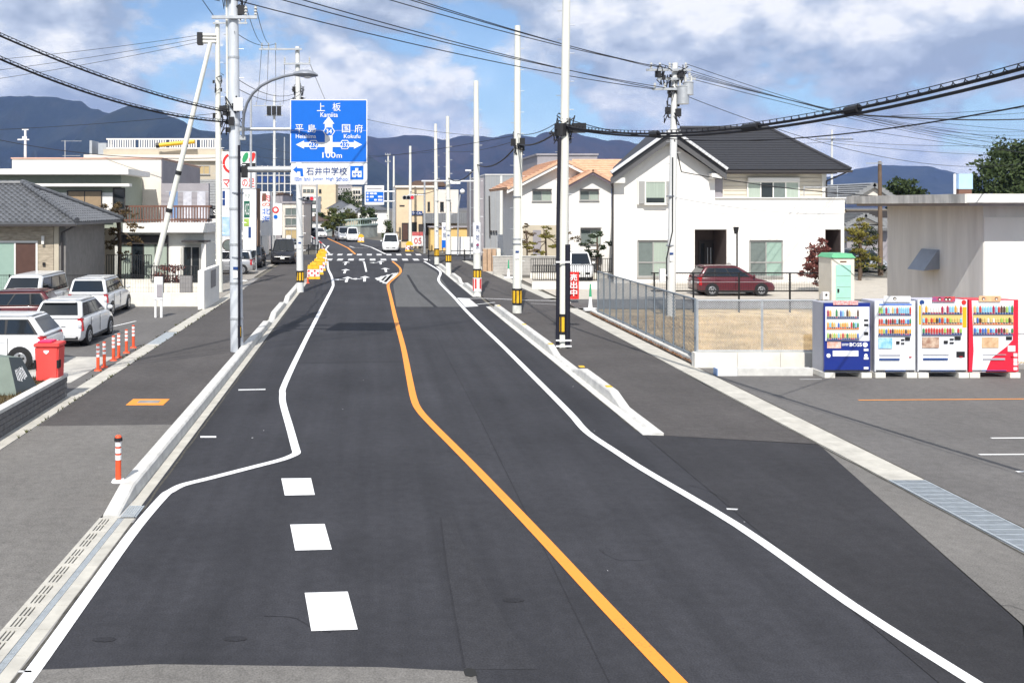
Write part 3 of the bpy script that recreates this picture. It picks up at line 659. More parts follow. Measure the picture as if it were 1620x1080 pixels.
build(MB().cyl((R1X-.03, R1Y, 6.75), (R1X-.03, R1Y, 7.15), .21, n=14), 'clamp_collar', 'black', pr1)
R2X, R2Y = GX(818, 40.2), 40.2
pr2, r2x, _ = pole('white concrete pole with yellow and black sleeve beside the side road mouth', R2X, R2Y, GZ(41, R2Y), .195, .12, 'pole_cream', (GZ(482, R2Y), GZ(456, R2Y)), .02, bands=(3.1,))
clutter(pr2, R2X, R2Y, GZ(226, R2Y), .16, .6, 31, 'black', 10)
build(MB().tube([(R2X+.17, R2Y-.12, 1.4), (R2X+.17, R2Y-.12, GZ(235, R2Y))], .03, 6), 'conduit', 'pole_cream', pr2)
R3X, R3Y = GX(755, 47.9), 47.9
pr3, _, _ = pole('concrete pole with red and white foot wrap and vertical notice', R3X, R3Y, GZ(128, R3Y), .20, .12, 'pole_cream', (GZ(441, R3Y), GZ(425, R3Y)), -.06)
build(MB().cyl((R3X, R3Y, .22), (R3X, R3Y, .92), .23, n=16), 'foot_wrap', 'white', pr3, smooth=True)
for k in (-2, -.8, 1.1, 2.2):
    t = -math.pi/2 + k*.55; build(MB().add([(R3X+.236*math.cos(t+d), R3Y+.236*math.sin(t+d), z) for z in (.26+.1*(k % 2), .88) for d in (-.2, .2)], [(0, 1, 3, 2)]), 'red_stripe', 'red', pr3)
build(MB().cyl((R3X-.02, R3Y, GZ(400, R3Y)), (R3X-.02, R3Y, GZ(352, R3Y)), .205, n=14), 'notice_wrap', 'white', pr3, smooth=True)
for k, ch in enumerate('売地求'): text(ch, R3X-.1, R3X+.07, GZ(366+k*14, R3Y), GZ(356+k*14, R3Y), R3Y-.222, 'sign_navy', pr3, .0)
build(MB().cyl((R3X, R3Y-.21, GZ(387, R3Y)), (R3X, R3Y-.222, GZ(387, R3Y)), .06, n=10), 'red_dot', 'red', pr3)
R4X, R4Y = GX(709.5, 63), 63
pr4, _, _ = pole('concrete pole with slim signal bracket near the junction corner', R4X, R4Y, GZ(184, R4Y), .19, .11, 'pole_cream', (GZ(415, R4Y), GZ(402, R4Y)), -.06)
R5X, R5Y = GX(691, 74), 74
pr5, _, _ = pole('concrete pole at the junction corner beside the black railing', R5X, R5Y, GZ(196, R5Y), .19, .11, 'pole_cream', (GZ(406, R5Y), GZ(393, R5Y)), -.1)
for px, py, yy, lb in ((649, 231, 100, 'pale concrete pole in front of the cream shop building'), (614, 244, 150, 'far utility pole with crossarm near the second blue sign'), (623, 247, 135, 'far bare pole beside the second blue sign')):
    o, _, _ = pole(lb, GX(px, yy), yy, GZ(py, yy), .19, .12, 'pole_cream', None, bolts=False)
    if px == 614: crossarm(o, GX(px, yy), yy, GZ(py+1, yy), GX(px-5, yy), GX(px+4, yy)); crossarm(o, GX(px, yy), yy, GZ(py+12, yy), GX(px-5, yy), GX(px+4, yy))
# pole in front of the white house, with transformer gear
HX, HY = GX(1061, 38.6), 38.6
ph, hx_, hr_ = pole('utility pole with transformers in front of the white house', HX, HY, GZ(100, HY), .185, .12, 'pole_conc', None, .17)
crossarm(ph, HX+.15, HY, GZ(112, HY), HX-1.05, HX+.75, ix=[HX-.85, HX-.5, HX-.1, HX+.55], ins_h=.25)
crossarm(ph, HX+.15, HY, GZ(126, HY), HX-.6, HX+.95, ix=[HX+.3, HX+.7], ins_h=.2)
crossarm(ph, HX+.13, HY, GZ(142, HY), HX-.8, HX+.3, ix=[HX-.7, HX-.3], ins_h=.2)
transformer(ph, HX+.42, HY-.25, GZ(166, HY), .24, .7); transformer(ph, HX+.62, HY-.3, GZ(152, HY), .2, .5)
clutter(ph, HX+.12, HY, GZ(135, HY), .15, .9, 41, 'black', 12); clutter(ph, HX+.12, HY, GZ(172, HY), .15, .9, 43, 'black', 8); clutter(ph, HX-.45, HY-.2, GZ(118, HY), .05, .5, 44, 'black', 9); clutter(ph, HX+.4, HY-.2, GZ(120, HY), .08, .6, 45, 'black', 9)
build(MB().box(HX-.5, HX-.28, HY-.25, HY-.08, GZ(445, HY), GZ(425, HY)), 'meter_box', 'white', ph)
build(MB().box(HX-.4, HX-.15, HY-.2, HY-.1, GZ(436, HY), GZ(434, HY)), 'bracket', 'galv', ph)
build(MB().tube([(HX-.19, HY-.1, .1), (HX-.2, HY-.1, 2.4), (HX+.02, HY-.17, 3.5), (HX+.03, HY-.17, 6.5)], .025, 6), 'conduit', 'black', ph)
# near poles just outside the picture that the cables run to
NR = Vector((11.6, 2.0, 0)); pnr, _, _ = pole('concrete pole on the right pavement that ends the thick cables', NR.x, NR.y, 11.0, .18, .12, 'pole_cream')
NL = Vector((-13.2, 9.5, 0)); pnl, _, _ = pole('concrete pole left of the pavement that ends the spiral cables', NL.x, NL.y, 12.9, .18, .12, 'pole_cream')
WD = Vector((GX(1393, 62), 62, 0)); pwd, _, _ = pole('slim brown wooden pole beside the grey flat-roofed building', WD.x, WD.y, GZ(256, 62), .16, .11, mat('wood_pole', (.16, .11, .075), .85, var=.25, scale=2, stretch=(6, 6, .5)), None, -.05, bolts=False)
build(MB().cyl((WD.x-.05, WD.y, 5.6), (WD.x-.05, WD.y, 7.5), .10, .07, 10), 'steel_top', 'galv', pwd); build(MB().box(WD.x-1.0, WD.x+.1, WD.y-.15, WD.y-.1, 7.3, 7.36), 'crossarm', 'galv', pwd)
FR = P3(1316, 222, 110); pfr, _, _ = pole('far utility pole with black insulators behind the white house roof', FR.x, FR.y, FR.z+1.2, .16, .1, 'pole_conc', None, bolts=False)
crossarm(pfr, FR.x, FR.y, FR.z+.1, FR.x-2.0, FR.x+2.4, n_ins=5, m='black'); 
FE = Vector((64, 92, 0)); pfe, _, _ = pole('far utility pole right of the dark green tree', 70.5, 97, 13.0, .18, .11, 'pole_conc', None, bolts=False)
# ---------------------------------------------------------------- overhead wires
A_ = Vector((-16, 9.9, 10.6)); B_ = P3(1062, 107, HY-.2)
apl, _, _ = pole('concrete pole left of the road that the crossing power lines start from', -16, 10.4, 14.2, .18, .12, 'pole_cream')
EB = Vector((70.5, 97, 12.4))
HL = [('upper', -.85, 107, 13.35, .70), ('upper middle', -.5, 108, 13.1, .75), ('lower upper', -.1, 110, 12.6, .8), ('lower', -.7, 141, 11.9, .6), ('second lower', -.3, 140, 11.6, .7), ('lowest', -.75, 142, 11.3, .75)]
for k, (nm_, dx, py, az, sg) in enumerate(HL):
    wire((-16+dx*.5, 10.2, az), (HX+dx, HY-.2, GZ(py, HY)), sg, .015, nm_ + ' power line of the set crossing the road to the transformer pole')
for k, dx in enumerate((-.85, -.5, -.1, .55)):
    wire((HX+dx, HY-.2, GZ(112, HY)+.25), EB + Vector((dx, 0, -.3*k)), 1.2+.1*k, .013, 'thin power line running on from the transformer pole past the house roof')
wire((HX+.3, HY-.1, GZ(148, HY)), P3(1640, 255, 70), 1.4, .014, 'low service line sloping away right of the transformer pole')
# thick cables on the right
c0 = Vector((R1X+.12, R1Y-.1, 7.05)); c1 = Vector((NR.x-.1, NR.y, 8.56))
wire(c0, c1, 1.51, .030, 'thick black cable with spiral hanger sweeping along the right pavement', 'communication_cable', 40, .042, 'communication cables')
wire(c0 + Vector((0, 0, -.05)), c1 + Vector((0, 0, -.16)), 1.50, .030, 'plain thick black cable just below the spiral hung cable on the right', 'communication_cable', 40, 0, 'communication cables')
wire(c0 + Vector((0, 0, .25)), c1 + Vector((.0, 0, -.75)), 1.72, .013, 'slim cable that dips under the thick cables on the right', 'communication_cable', 40, 0, 'communication cables')
for t, s_ in ((.205, .14), (.355, .20), (.465, .12)):
    q = c0.lerp(c1, t); q.z -= 1.51*4*t*(1-t); d = (c1-c0); d.z += -1.51*4*(1-2*t); d.normalize()
    build(MB().cyl(q-d*s_*1.4, q+d*s_*1.4, .075, .075, 10), 'cable_closure', 'black', None, label='black splice closure on the thick cable ' + {.205: 'over the mesh fence corner', .355: 'in front of the dark slate roof', .465: 'where the straight branch leaves'}[t], cat='cable closure')
wire((GX(1345, 17.1), 17.1, GZ(181, 17.1)), P3(1700, 183, 30), .12, .016, 'straight black cable branching level to the right from the thick cables')
wire(P3(1316, 180, 36), P3(1690, 170, 60), .3, .01, 'faint thin line far behind the thick cables')
# row of cables pole to pole on the right
pts = [(R1X-.1, R1Y-.1, 6.95), (R2X, R2Y-.15, GZ(228, R2Y)), (R3X, R3Y-.15, GZ(261, R3Y)), (R4X, R4Y-.15, GZ(282, R4Y)), (R5X, R5Y-.15, GZ(284, R5Y))]
nm = ['wrapped pole and the white pole', 'white pole and the notice pole', 'notice pole and the bracket pole', 'bracket pole and the corner pole']
for i in range(4): wire(pts[i], pts[i+1], (.22, .42, .45, .2)[i], .034, 'heavy black cable slung between the ' + nm[i], 'communication_cable', 20, 0, 'communication cables')
wire((R1X, R1Y-.1, 7.3), (R2X, R2Y-.1, GZ(212, R2Y)), .2, .014, 'thin upper cable between the wrapped pole and the white pole')
wire((R2X, R2Y-.1, GZ(214, R2Y)), (GX(345, 105), 105, GZ(232, 105)), 1.3, .012, 'thin line crossing the far road behind the blue sign')
wire((R5X, R5Y-.1, GZ(240, R5Y)), (GX(340, 120), 120, GZ(215, 120)), 1.2, .012, 'thin far line across the junction')
wire((R3X, R3Y-.1, GZ(215, R3Y)), (L4X, L2Y-.1, GZ(160, L2Y)), .3, .010, 'thin line over the road behind the blue sign')
wire((R5X, R5Y-.2, GZ(300, R5Y)), (GX(649, 100), 100, GZ(303, 100)), .3, .03, 'short drooping cable in front of the cream shop')
wire((R4X, R4Y-.15, GZ(240, R4Y)), (R2X, R2Y-.1, GZ(222, R2Y)), .2, .012, 'thin line between the bracket pole and the white pole')
# left cables
wire((BX-.22, BY-.05, 7.42), (NL.x+.1, NL.y, 11.7), 1.04, .024, 'upper spiral hung cable from the steel pole over the left car park', 'communication_cable', 40, .036, 'communication cables')
wire((BX-.22, BY-.05, 7.12), (NL.x+.1, NL.y, 12.0), 1.52, .026, 'lower spiral hung cable from the steel pole over the left car park', 'communication_cable', 40, .036, 'communication cables')
for k, (py, pz) in enumerate(((95, 63), (114, 68), (129, 74))):
    wire((L2X-1.0, L2Y-.15, zt+.18-.18*k), P3(-60, py+4, 52), .12, .012, 'thin line from the propped pole out over the low houses on the left')
wire((L2X-.1, L2Y-.15, GZ(180, L2Y)), P3(-40, 207, 54), .1, .014, 'single line from the propped pole across the mountains')
wire((GX(345, 56), 56, GZ(250, 56)), P3(-40, 213, 60), .5, .022, 'heavy cable above the flat roofs on the left', 'communication_cable', 24, 0, 'communication cables')
for k, (a, b) in enumerate((((BX+.3, BY-.2, 10.72), (L4X-2.0, L2Y-.2, GZ(79, L2Y)+.3)), ((BX+.6, BY-.2, 10.72), (L4X-1.65, L2Y-.2, GZ(79, L2Y)+.3)), ((BX-.05, BY-.2, 9.9), (L4X-1.28, L2Y-.2, GZ(79, L2Y)+.3)))):
    wire(a, b, .25, .012, 'power line between the steel pole and the offset crossarm')
    wire(b, (FX-1.8+k*1.0, FY-.3, GZ(168, FY)+.35), .9, .014, 'power line sloping down from the offset crossarm to the switch box pole')
wire((L4X-.8, L2Y-.2, GZ(100, L2Y)), (FX+.9, FY-.2, GZ(165, FY)), .5, .014, 'far power line from the sign-side pole to the switch box pole')
wire((L4X, L2Y-.2, GZ(145, L2Y)), (BX, BY-.1, GZ(125, BY)), .4, .012, 'slack line between the steel pole and the pole behind the sign')
wire((L4X, L2Y-.2, GZ(150, L2Y)), (BX, BY-.1, GZ(140, BY)), .4, .012, 'second slack line between the steel pole and the pole behind the sign')
wire((L4X+.5, L2Y-.2, GZ(100, L2Y)), (GX(560, 110), 110, GZ(240, 110)), .6, .014, 'line running on toward the junction behind the blue sign')
for a, b, lb in (((BX-.5, BY-.2, 10.85), P3(100, -75, 28), 'line leaving the top of the steel pole to the upper left'), ((BX-.3, BY-.2, 11.0), P3(110, -120, 28), 'second line leaving the top of the steel pole'), ((BX-.7, BY-.2, 10.4), P3(220, -160, 27), 'steep line leaving the steel pole crossarm')):
    wire(a, b, .1, .012, lb)
for k, (a, b, sg, r_, lb) in enumerate((((1093, 121, 39), (1720, 246, 100), .5, .014, 'upper of the thin lines falling away right of the transformer pole'), ((1093, 125, 39), (1720, 252, 100), .6, .014, 'second of the thin lines falling away right of the transformer pole'),
    ((1300, 196, 60), (1720, 254, 60), .1, .014, 'lone thin line sloping down toward the dark green tree'), ((1380, 188, 60), (1720, 236, 62), .1, .016, 'thin line sloping behind the straight branch cable'), ((1420, 187, 70), (1720, 214, 70), .1, .014, 'thin line just above the sloping pair near the tree'), ((1410, 183, 60), (1720, 162, 60), .1, .013, 'faint line rising to the right over the branch cable'),
    ((1316, 222, 110), (1760, 218, 110), .8, .022, 'upper wire from the far insulator pole'), ((1316, 226, 110), (1760, 246, 110), .6, .022, 'lower wire from the far insulator pole'), ((1316, 224, 110), (1080, 205, 112), .8, .02, 'wire from the far insulator pole behind the slate roof'))):
    wire(P3(*a), P3(*b), sg, r_, lb)
for o_, X_, Y_, r_ in ((pr2, R2X, R2Y, .185), (pr4, R4X, R4Y, .17), (pr5, R5X, R5Y, .17), (pl4, L4X, L2Y, .175), (ph, HX, HY, .17), (big, BX, BY, .2)):
    build(MB().box(X_-.09, X_+.05, Y_-r_-.02, Y_-r_+.03, 2.3, 2.52), 'pole_tag', 'white', o_); build(MB().box(X_-.09, X_+.05, Y_-r_-.02, Y_-r_+.03, 2.56, 2.64), 'pole_tag', 'sign_navy', o_)
    for z in (2.9, 4.9): build(MB().cyl((X_, Y_, z), (X_, Y_, z+.05), r_+.012, n=14), 'band', 'lamp_grey', o_)
# house service drops
wire((HX+.1, HY-.18, GZ(222, HY)), (GX(1078, 39.5), 39.5, GZ(272, 39.5)), .0, .022, 'black drop cable hanging down the transformer pole', n=6)
wire((GX(1078, 39.5), 39.5, GZ(272, 39.5)), P3(1640, 316, 33), .35, .02, 'black service cable in front of the white house wall')
wire((HX+.15, HY-.18, GZ(313, HY)), P3(1336, 337, 55.6), .25, .012, 'pale service wire to the balcony of the white house', m='galv')
# ---------------------------------------------------------------- buildings
mat('glass', (.018, .024, .028), .06, var=0, spec=.6)
mat('curtain_glass', (.36, .42, .36), .18, var=.12, scale=3, stretch=(9, 9, .2), spec=.6)
mat('green_glass', (.30, .42, .36), .15, var=.05, spec=.6)
mat('brown_glass', (.10, .055, .045), .15, var=.1, spec=.6)
mat('grey_glass', (.16, .19, .18), .12, var=.1, spec=.6)
mat('wall_white', (.80, .78, .74), .8, var=.05, scale=1.2, stretch=(1, 1, .5), bump=.08)
mat('wall_cream', (.74, .68, .60), .8, var=.06, scale=1.2)
mat('wall_beige', (.52, .46, .36), .8, var=.10, scale=1)
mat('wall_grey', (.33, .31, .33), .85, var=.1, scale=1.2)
mat('wall_tan', (.70, .56, .38), .8, var=.08, scale=1)
mat('stone_clad', (.40, .34, .26), .85, var=.3, scale=3, stretch=(1, 1, 4), bump=.5, bscale=9)
mat('siding', (.62, .57, .48), .8, var=.08, scale=2, stretch=(.4, .4, 6))
mat('frame_alu', (.45, .44, .42), .4, .4, var=0)
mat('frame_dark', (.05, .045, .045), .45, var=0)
mat('frame_white', (.78, .76, .72), .5, var=0)
mat('tile_dark', (.10, .105, .115), .45, var=.2, scale=3)
mat('tile_light', (.25, .255, .26), .45, var=.22, scale=4)
mat('slate', (.035, .036, .042), .6, var=.22, scale=5, stretch=(1, 1, 6))
mat('tile_orange', (.66, .40, .26), .75, var=.22, scale=3)
mat('roof_brown', (.10, .065, .05), .8, var=.2)
mat('dirty_conc', (.60, .58, .54), .9, var=.35, scale=1.4, stretch=(2, 2, .5), bump=.2)
mat('stained_wall', (.70, .69, .66), .9, var=.13, scale=1.1, stretch=(2.2, 2.2, .25), bump=.1)
mat('block_wall', (.44, .42, .39), .9, var=.16, scale=3)
def win(b, x0, x1, z0, z1, y, n=2, fm='frame_alu', pm=('glass',), t=.06, dep=.05, axis='x', sill=True, mull=True):
    "window with frame bars, a pane per sash and a sill; axis 'x' faces -Y, 'r' faces +X, 'l' faces -X"
    def bx(mb, a0, a1, c0, c1, d0, d1):
        if axis == 'x': mb.box(a0, a1, y-d1, y-d0, c0, c1)
        elif axis == 'r': mb.box(y+d0, y+d1, a0, a1, c0, c1)
        else: mb.box(y-d1, y-d0, a0, a1, c0, c1)
        return mb
    f = MB(); bx(f, x0-t, x1+t, z1, z1+t, 0, dep); bx(f, x0-t, x1+t, z0-t, z0, 0, dep); bx(f, x0-t, x0, z0, z1, 0, dep); bx(f, x1, x1+t, z0, z1, 0, dep)
    for i in range(1, n):
        q = x0 + (x1-x0)*i/n; bx(f, q-t*.4, q+t*.4, z0, z1, .002, dep*.8)
    o = build(f, 'window', fm, b)
    for i in range(n):
        g = .4*t if mull else 0; a0 = x0+(x1-x0)*i/n+(g if i else 0); a1 = x0+(x1-x0)*(i+1)/n-(g if i < n-1 else 0)
        build(bx(MB(), a0, a1, z0, z1, .004, .014+.006*(i % 2)), 'pane', pm[i % len(pm)], o)
    if sill: build(bx(MB(), x0-t-.03, x1+t+.03, z0-t-.04, z0-t, 0, dep+.05), 'sill', fm, o)
    return o
def hip(b, x0, x1, y0, y1, z, rise, m, ov=.5, th=.12, name='roof'):
    x0 -= ov; x1 += ov; y0 -= ov; y1 += ov; hy = (y1-y0)/2; hx = min(hy, (x1-x0)/2)
    r0, r1 = (x0+hx, (y0+y1)/2, z+rise), (x1-hx, (y0+y1)/2, z+rise)
    mb = MB(); mb.add([(x0,y0,z),(x1,y0,z),(x1,y1,z),(x0,y1,z), r0, r1, (x0,y0,z-th),(x1,y0,z-th),(x1,y1,z-th),(x0,y1,z-th)],
                      [(0,1,5,4),(1,2,5),(2,3,4,5),(3,0,4),(6,7,1,0),(7,8,2,1),(8,9,3,2),(9,6,0,3),(9,8,7,6)])
    o = build(mb, name, m, b)
    rg = MB()
    for p, q in ((r0, r1), (r0, (x0,y0,z)), (r1, (x1,y0,z)), (r0, (x0,y1,z)), (r1, (x1,y1,z))):
        if (Vector(p)-Vector(q)).length > .1: rg.cyl(Vector(p)+Vector((0,0,.02)), Vector(q)+Vector((0,0,.02)), .09, n=6)
    build(rg, 'ridge', m, o)
    return o, r0, r1
def courses(o, quad, n, m, h=.018, name='roof_courses'):
    "thin overlapping courses laid on a roof face given as eave-left, eave-right, top-right, top-left"
    a, b, c, d = map(Vector, quad); nr = (b-a).cross(d-a).normalized()
    if nr.z < 0: nr = -nr
    mb = MB()
    for i in range(n):
        t0, t1 = i/n, (i+1.02)/n
        l0, r0 = a.lerp(d, t0), b.lerp(c, t0); l1, r1 = a.lerp(d, min(t1, 1)), b.lerp(c, min(t1, 1))
        vs = [l0+nr*.004, r0+nr*.004, r1+nr*.004, l1+nr*.004, l0+nr*h, r0+nr*h, r1+nr*.006, l1+nr*.006]
        mb.add(vs, [(4,5,6,7),(0,1,5,4),(1,2,6,5),(3,0,4,7)])
    return build(mb, name, m, o, kind='stuff')
# ---- left: single storey house with tiled hip roof
h1 = thing('tiled_house', 'single storey house with grey wavy tile hip roof behind the left car park', 'house', (-18, 47, 0))
build(MB().box(-25, -14.2, 44, 50.4, -.05, 3.75), 'wall', mat('grey_stucco', (.23, .22, .21), .9, var=.15, scale=3, bump=.4, bscale=25), h1)
build(MB().box(-25, -14.75, 43.95, 43.998, 0, 3.7), 'stone_cladding', 'stone_clad', h1)
build(MB().box(-14.72, -14.5, 43.93, 43.998, 0, 3.7), 'corner_trim', 'wall_beige', h1)
build(MB().tube([(-14.35, 43.9, .05), (-14.35, 43.9, 3.3), (-13.6, 43.5, 3.62)], .05, 8), 'downpipe', 'frame_dark', h1)
win(h1, GX(-42, 43.95), GX(57, 43.95), .25, GZ(384, 43.95), 43.95, 3, 'frame_white', ('green_glass', 'green_glass', 'brown_glass'), .09)
build(MB().box(GX(67, 43.95), GX(71, 43.95), 43.80, 43.94, GZ(386, 44), GZ(373, 44)), 'wall_lamp', 'frame_white', h1)
build(MB().box(GX(68, 43.95), GX(72, 43.95), 43.88, 43.94, GZ(420, 44), GZ(415, 44)), 'intercom', 'black', h1)
rf, rA, rB = hip(h1, -25, -14.2, 44, 50.4, 3.78, 1.85, 'tile_dark', .75)
ex, ey = -14.2+.75, 44-.75
tmb = MB(); seg = 7; vs = []
for yy, zz in ((0, 0.0), (.30, .035)):
    for i in range(seg+1):
        t = i/seg; vs.append((.29*t, yy, .045*math.sin(2*math.pi*t)+.03-zz))
tmb.add(vs, [(i, i+1, seg+2+i, seg+1+i) for i in range(seg)] + [])
base = [(.29*i/seg, 0, -.03) for i in range(seg+1)]
tmb.add([vs[i] for i in range(seg+1)] + base, [(i, seg+1+i, seg+2+i, i+1) for i in range(seg)])
TM = mesh_of(tmb, 'roof_tile', mat('tile_kawara', (.125, .13, .14), .32, var=.25, scale=3, spec=.6)); TM.polygons.foreach_set('use_smooth', [i < seg for i in range(len(TM.polygons))])
sl_len = math.hypot(3.95, 1.85); ang = math.atan2(1.85, 3.95)
rows = int(sl_len/.27)
for r_ in range(rows):
    s_ = r_*.27; d = s_*math.cos(ang); z = 3.80 + s_*math.sin(ang)
    xr = ex - d - .1; x = xr - .29; cnt = 0
    while x > -19.5 and cnt < 22:
        t = piece(TM, 'roof_tile', (x-h1.location.x, ey+d-h1.location.y, z-h1.location.z), rf); t.rotation_euler = (ang, 0, 0); x -= .29; cnt += 1
side = MB()
for r_ in range(rows):
    s_ = r_*.27; d = s_*math.cos(ang); z = 3.80 + s_*math.sin(ang); yy = ey + d + .1
    while yy < 50.4+.75-d-.3:
        for k in range(4):
            a0, a1 = k/4, (k+1)/4; f = lambda t: .04*math.sin(2*math.pi*t)+.03
            side.add([(ex-d, yy+.29*a0, z+f(a0)), (ex-d, yy+.29*a1, z+f(a1)), (ex-d-.28*math.cos(ang), yy+.29*a1, z+f(a1)+.28*math.sin(ang)-.03), (ex-d-.28*math.cos(ang), yy+.29*a0, z+f(a0)+.28*math.sin(ang)-.03)], [(0,1,2,3)])
        yy += .29
build(side, 'side_tiles', 'tile_kawara', rf, kind='stuff')
rt = MB()
for a_, b_ in (((ex, ey, 3.84), (rB[0], rB[1], rB[2]+.06)), ((ex, 51.15, 3.84), (rB[0], rB[1], rB[2]+.06)), (rA, rB)):
    a_, b_ = Vector(a_), Vector(b_); n = int((b_-a_).length/.3)
    for i in range(n): rt.cyl(a_.lerp(b_, i/n)+Vector((0, 0, .05)), a_.lerp(b_, (i+1)/n)+Vector((0, 0, .05)), .14, .12, 8)
build(rt, 'hip_tiles', 'tile_dark', rf)
build(MB().box(-25.7, ex-.02, ey-.05, ey+.02, 3.6, 3.70), 'gutter', 'frame_dark', h1)
# ---- left: modern flat roofed house
h2 = thing('flat_roofed_house', 'cream two storey house with stacked white flat roofs and brown balcony rail', 'house', (-15, 58, 0))
build(MB().box(-22.0, -12.88, 58, 71, -.05, 7.42), 'upper_block', 'wall_cream', h2)
build(MB().box(-12.879, -12.83, 58.02, 70.9, 0, 7.35), 'side_wall', 'wall_grey', h2)  # thin grey sheet: shade of the cream block's side put into the colour
build(MB().box(-22.05, -12.80, 57.93, 71.1, 7.425, 7.5), 'coping', mat('coping', (.6, .36, .28), .7, var=0), h2)
build(MB().box(-26, -13.35, 52, 57.1, 6.27, 6.58), 'roof_slab', 'wall_white', h2)
build(MB().box(-26, -14.0, 53, 57.9, 3.3, 6.268), 'wall', mat('wall_sage', (.30, .33, .27), .85, var=.06), h2)
build(MB().box(GX(27, 52.6), GX(206, 52.6), 52.4, 53, 5.62, 5.78), 'canopy', 'wall_white', h2)
build(MB().box(GX(76, 52.9), GX(178, 52.9), 52.9, 52.998, 3.6, 5.28), 'wall_panel', 'wall_white', h2)
win(h2, GX(108, 52.9), GX(160, 52.9), GZ(332, 52.9), GZ(303, 52.9), 52.9, 2, 'frame_dark', (mat('shoji', (.33, .24, .15), .4, var=.1),))
win(h2, GX(180, 52.9), GX(196, 52.9), GZ(330, 52.9), GZ(299, 52.9), 52.99, 1, 'frame_dark', ('glass',))
build(MB().box(-14.6, GX(330, 53.5), 53.2, 57.99, GZ(368, 53.2), GZ(353, 53.2)), 'balcony_floor', 'wall_white', h2)
rl = MB(); x0, x1 = -14.6, GX(335, 53.4)
rl.box(x0, x1, 53.32, 53.40, GZ(328, 53.4), GZ(325, 53.4)); rl.box(x0, x1, 53.33, 53.39, GZ(349, 53.4), GZ(347, 53.4))
mat('rail_brown', (.17, .085, .06), .5, var=.1)
rail = build(rl, 'balcony_rail', 'rail_brown', h2)
bb = mesh_of(MB().box(-.03, .03, -.02, .02, 0, GZ(328, 53.4)-GZ(352, 53.4)), 'baluster', 'rail_brown'); nb = int((x1-x0)/.16)
for i in range(nb+1): piece(bb, 'baluster', (x0+i*.16-h2.location.x, 53.36-58, GZ(352, 53.4)), rail)
build(MB().box(GX(255, 57.5), GX(330, 57.5), 57.5, 57.95, GZ(353, 57.5), GZ(290, 57.5)), 'shaded_wall', 'wall_grey', h2)  # grey colour carries the painted shade on across the balcony
for px in (268, 290, 312): build(MB().box(GX(px, 56), GX(px+13, 56), 56, 56.04, GZ(345, 56), GZ(303, 56)), 'laundry', mat('cloth%d' % px, ((.5, .5, .55) if px != 268 else (.16, .25, .42)), .9, var=.2), h2)
build(MB().box(GX(262, 56), GX(330, 56), 56.05, 56.08, GZ(303, 56)-.02, GZ(303, 56)+.02), 'laundry_pole', 'galv', h2)
build(MB().box(-14.6, GX(322, 53.8), 53.9, 57.9, -.05, GZ(369, 53.8)), 'ground_wall', mat('wall_pale', (.70, .70, .66), .85, var=.06), h2)
win(h2, GX(190, 53.85), GX(264, 53.85), .4, GZ(374, 53.85), 53.88, 4, 'frame_dark', ('curtain_glass', 'glass', 'curtain_glass', 'curtain_glass'), .08)
build(MB().box(GX(190, 53.8), GX(266, 53.8), 53.72, 53.84, GZ(386, 53.8), GZ(374, 53.8)), 'shutter_case', 'frame_dark', h2)
build(MB().box(GX(270, 53.8), GX(286, 53.8), 53.8, 53.89, .0, GZ(391, 53.8)), 'wall_panel', 'wall_white', h2)
win(h2, GX(291, 53.85), GX(315, 53.85), .2, GZ(391, 53.85), 53.88, 2, 'frame_alu', ('glass',), .08)
build(MB().box(GX(288, 53.2), GX(330, 53.2), 53.0, 53.9, GZ(383, 53.2), GZ(380.5, 53.2)), 'porch_canopy', 'frame_dark', h2)
build(MB().box(GX(319, 53.2), GX(326, 53.2), 53.1, 53.4, 0, GZ(384, 53.2)), 'porch_post', 'wall_white', h2)
# ---- left: beige building with roof fence
h3 = thing('beige_block', 'beige block behind with a white roof-top fence and small windows', 'building', (-19, 84, 0))
build(MB().box(GX(138, 80), GX(352, 80), 80, 92, -.05, GZ(252, 80)), 'wall', 'wall_beige', h3)
build(MB().box(GX(163, 80), GX(352, 80), 80.1, 91, GZ(252, 80), GZ(236, 80)), 'upper_wall', 'wall_beige', h3)
build(MB().box(GX(134, 80), GX(352, 80), 79.7, 80.05, GZ(252, 80)-.15, GZ(245, 80)), 'parapet', 'wall_cream', h3)
f = MB(); z0, z1 = GZ(235.5, 80.2), GZ(219, 80.2); x0, x1 = GX(167, 80), GX(350, 80)
f.box(x0, x1, 80.2, 80.26, z1-.12, z1); f.box(x0, x1, 80.2, 80.26, z0, z0+.1)
rf3 = build(f, 'roof_fence', 'frame_white', h3); bm_ = mesh_of(MB().box(-.055, .055, -.02, .02, 0, z1-z0-.1), 'baluster', 'frame_white')
i = 0
while x0 + i*.2 < x1:
    if i % 13: piece(bm_, 'baluster', (x0+i*.2-h3.location.x, 80.23-84, z0+.02), rf3)
    i += 1
win(h3, GX(306, 80), GX(331, 80), GZ(275, 80), GZ(263, 80), 80, 3, 'frame_alu', (mat('warm_glass', (.5, .38, .2), .3, var=.05),))
build(MB().box(GX(136, 80), GX(140, 80), 81, 83, GZ(247, 80), GZ(221, 80)), 'chimney', 'galv', h3)
build(MB().box(GX(150, 80), GX(163, 80), 81, 83, GZ(247, 80), GZ(225, 80)), 'roof_tank', 'galv', h3)
yb = thing('yellow_pole', 'yellow striped pole lying across the roof-top fence of the beige block', 'pole', (GX(250, 79.4), 79.3, GZ(231, 79.4)))
build(MB().cyl((GX(250, 79.4), 79.4, GZ(230, 79.4)), (GX(308, 79.4), 79.4, GZ(224, 79.4)), .17, n=8), 'tube', 'yellow', yb); build(MB().cyl((GX(247, 79.4), 79.4, GZ(230.5, 79.4)), (GX(252, 79.4), 79.4, GZ(230, 79.4)), .22, n=8), 'cap', 'black', yb)
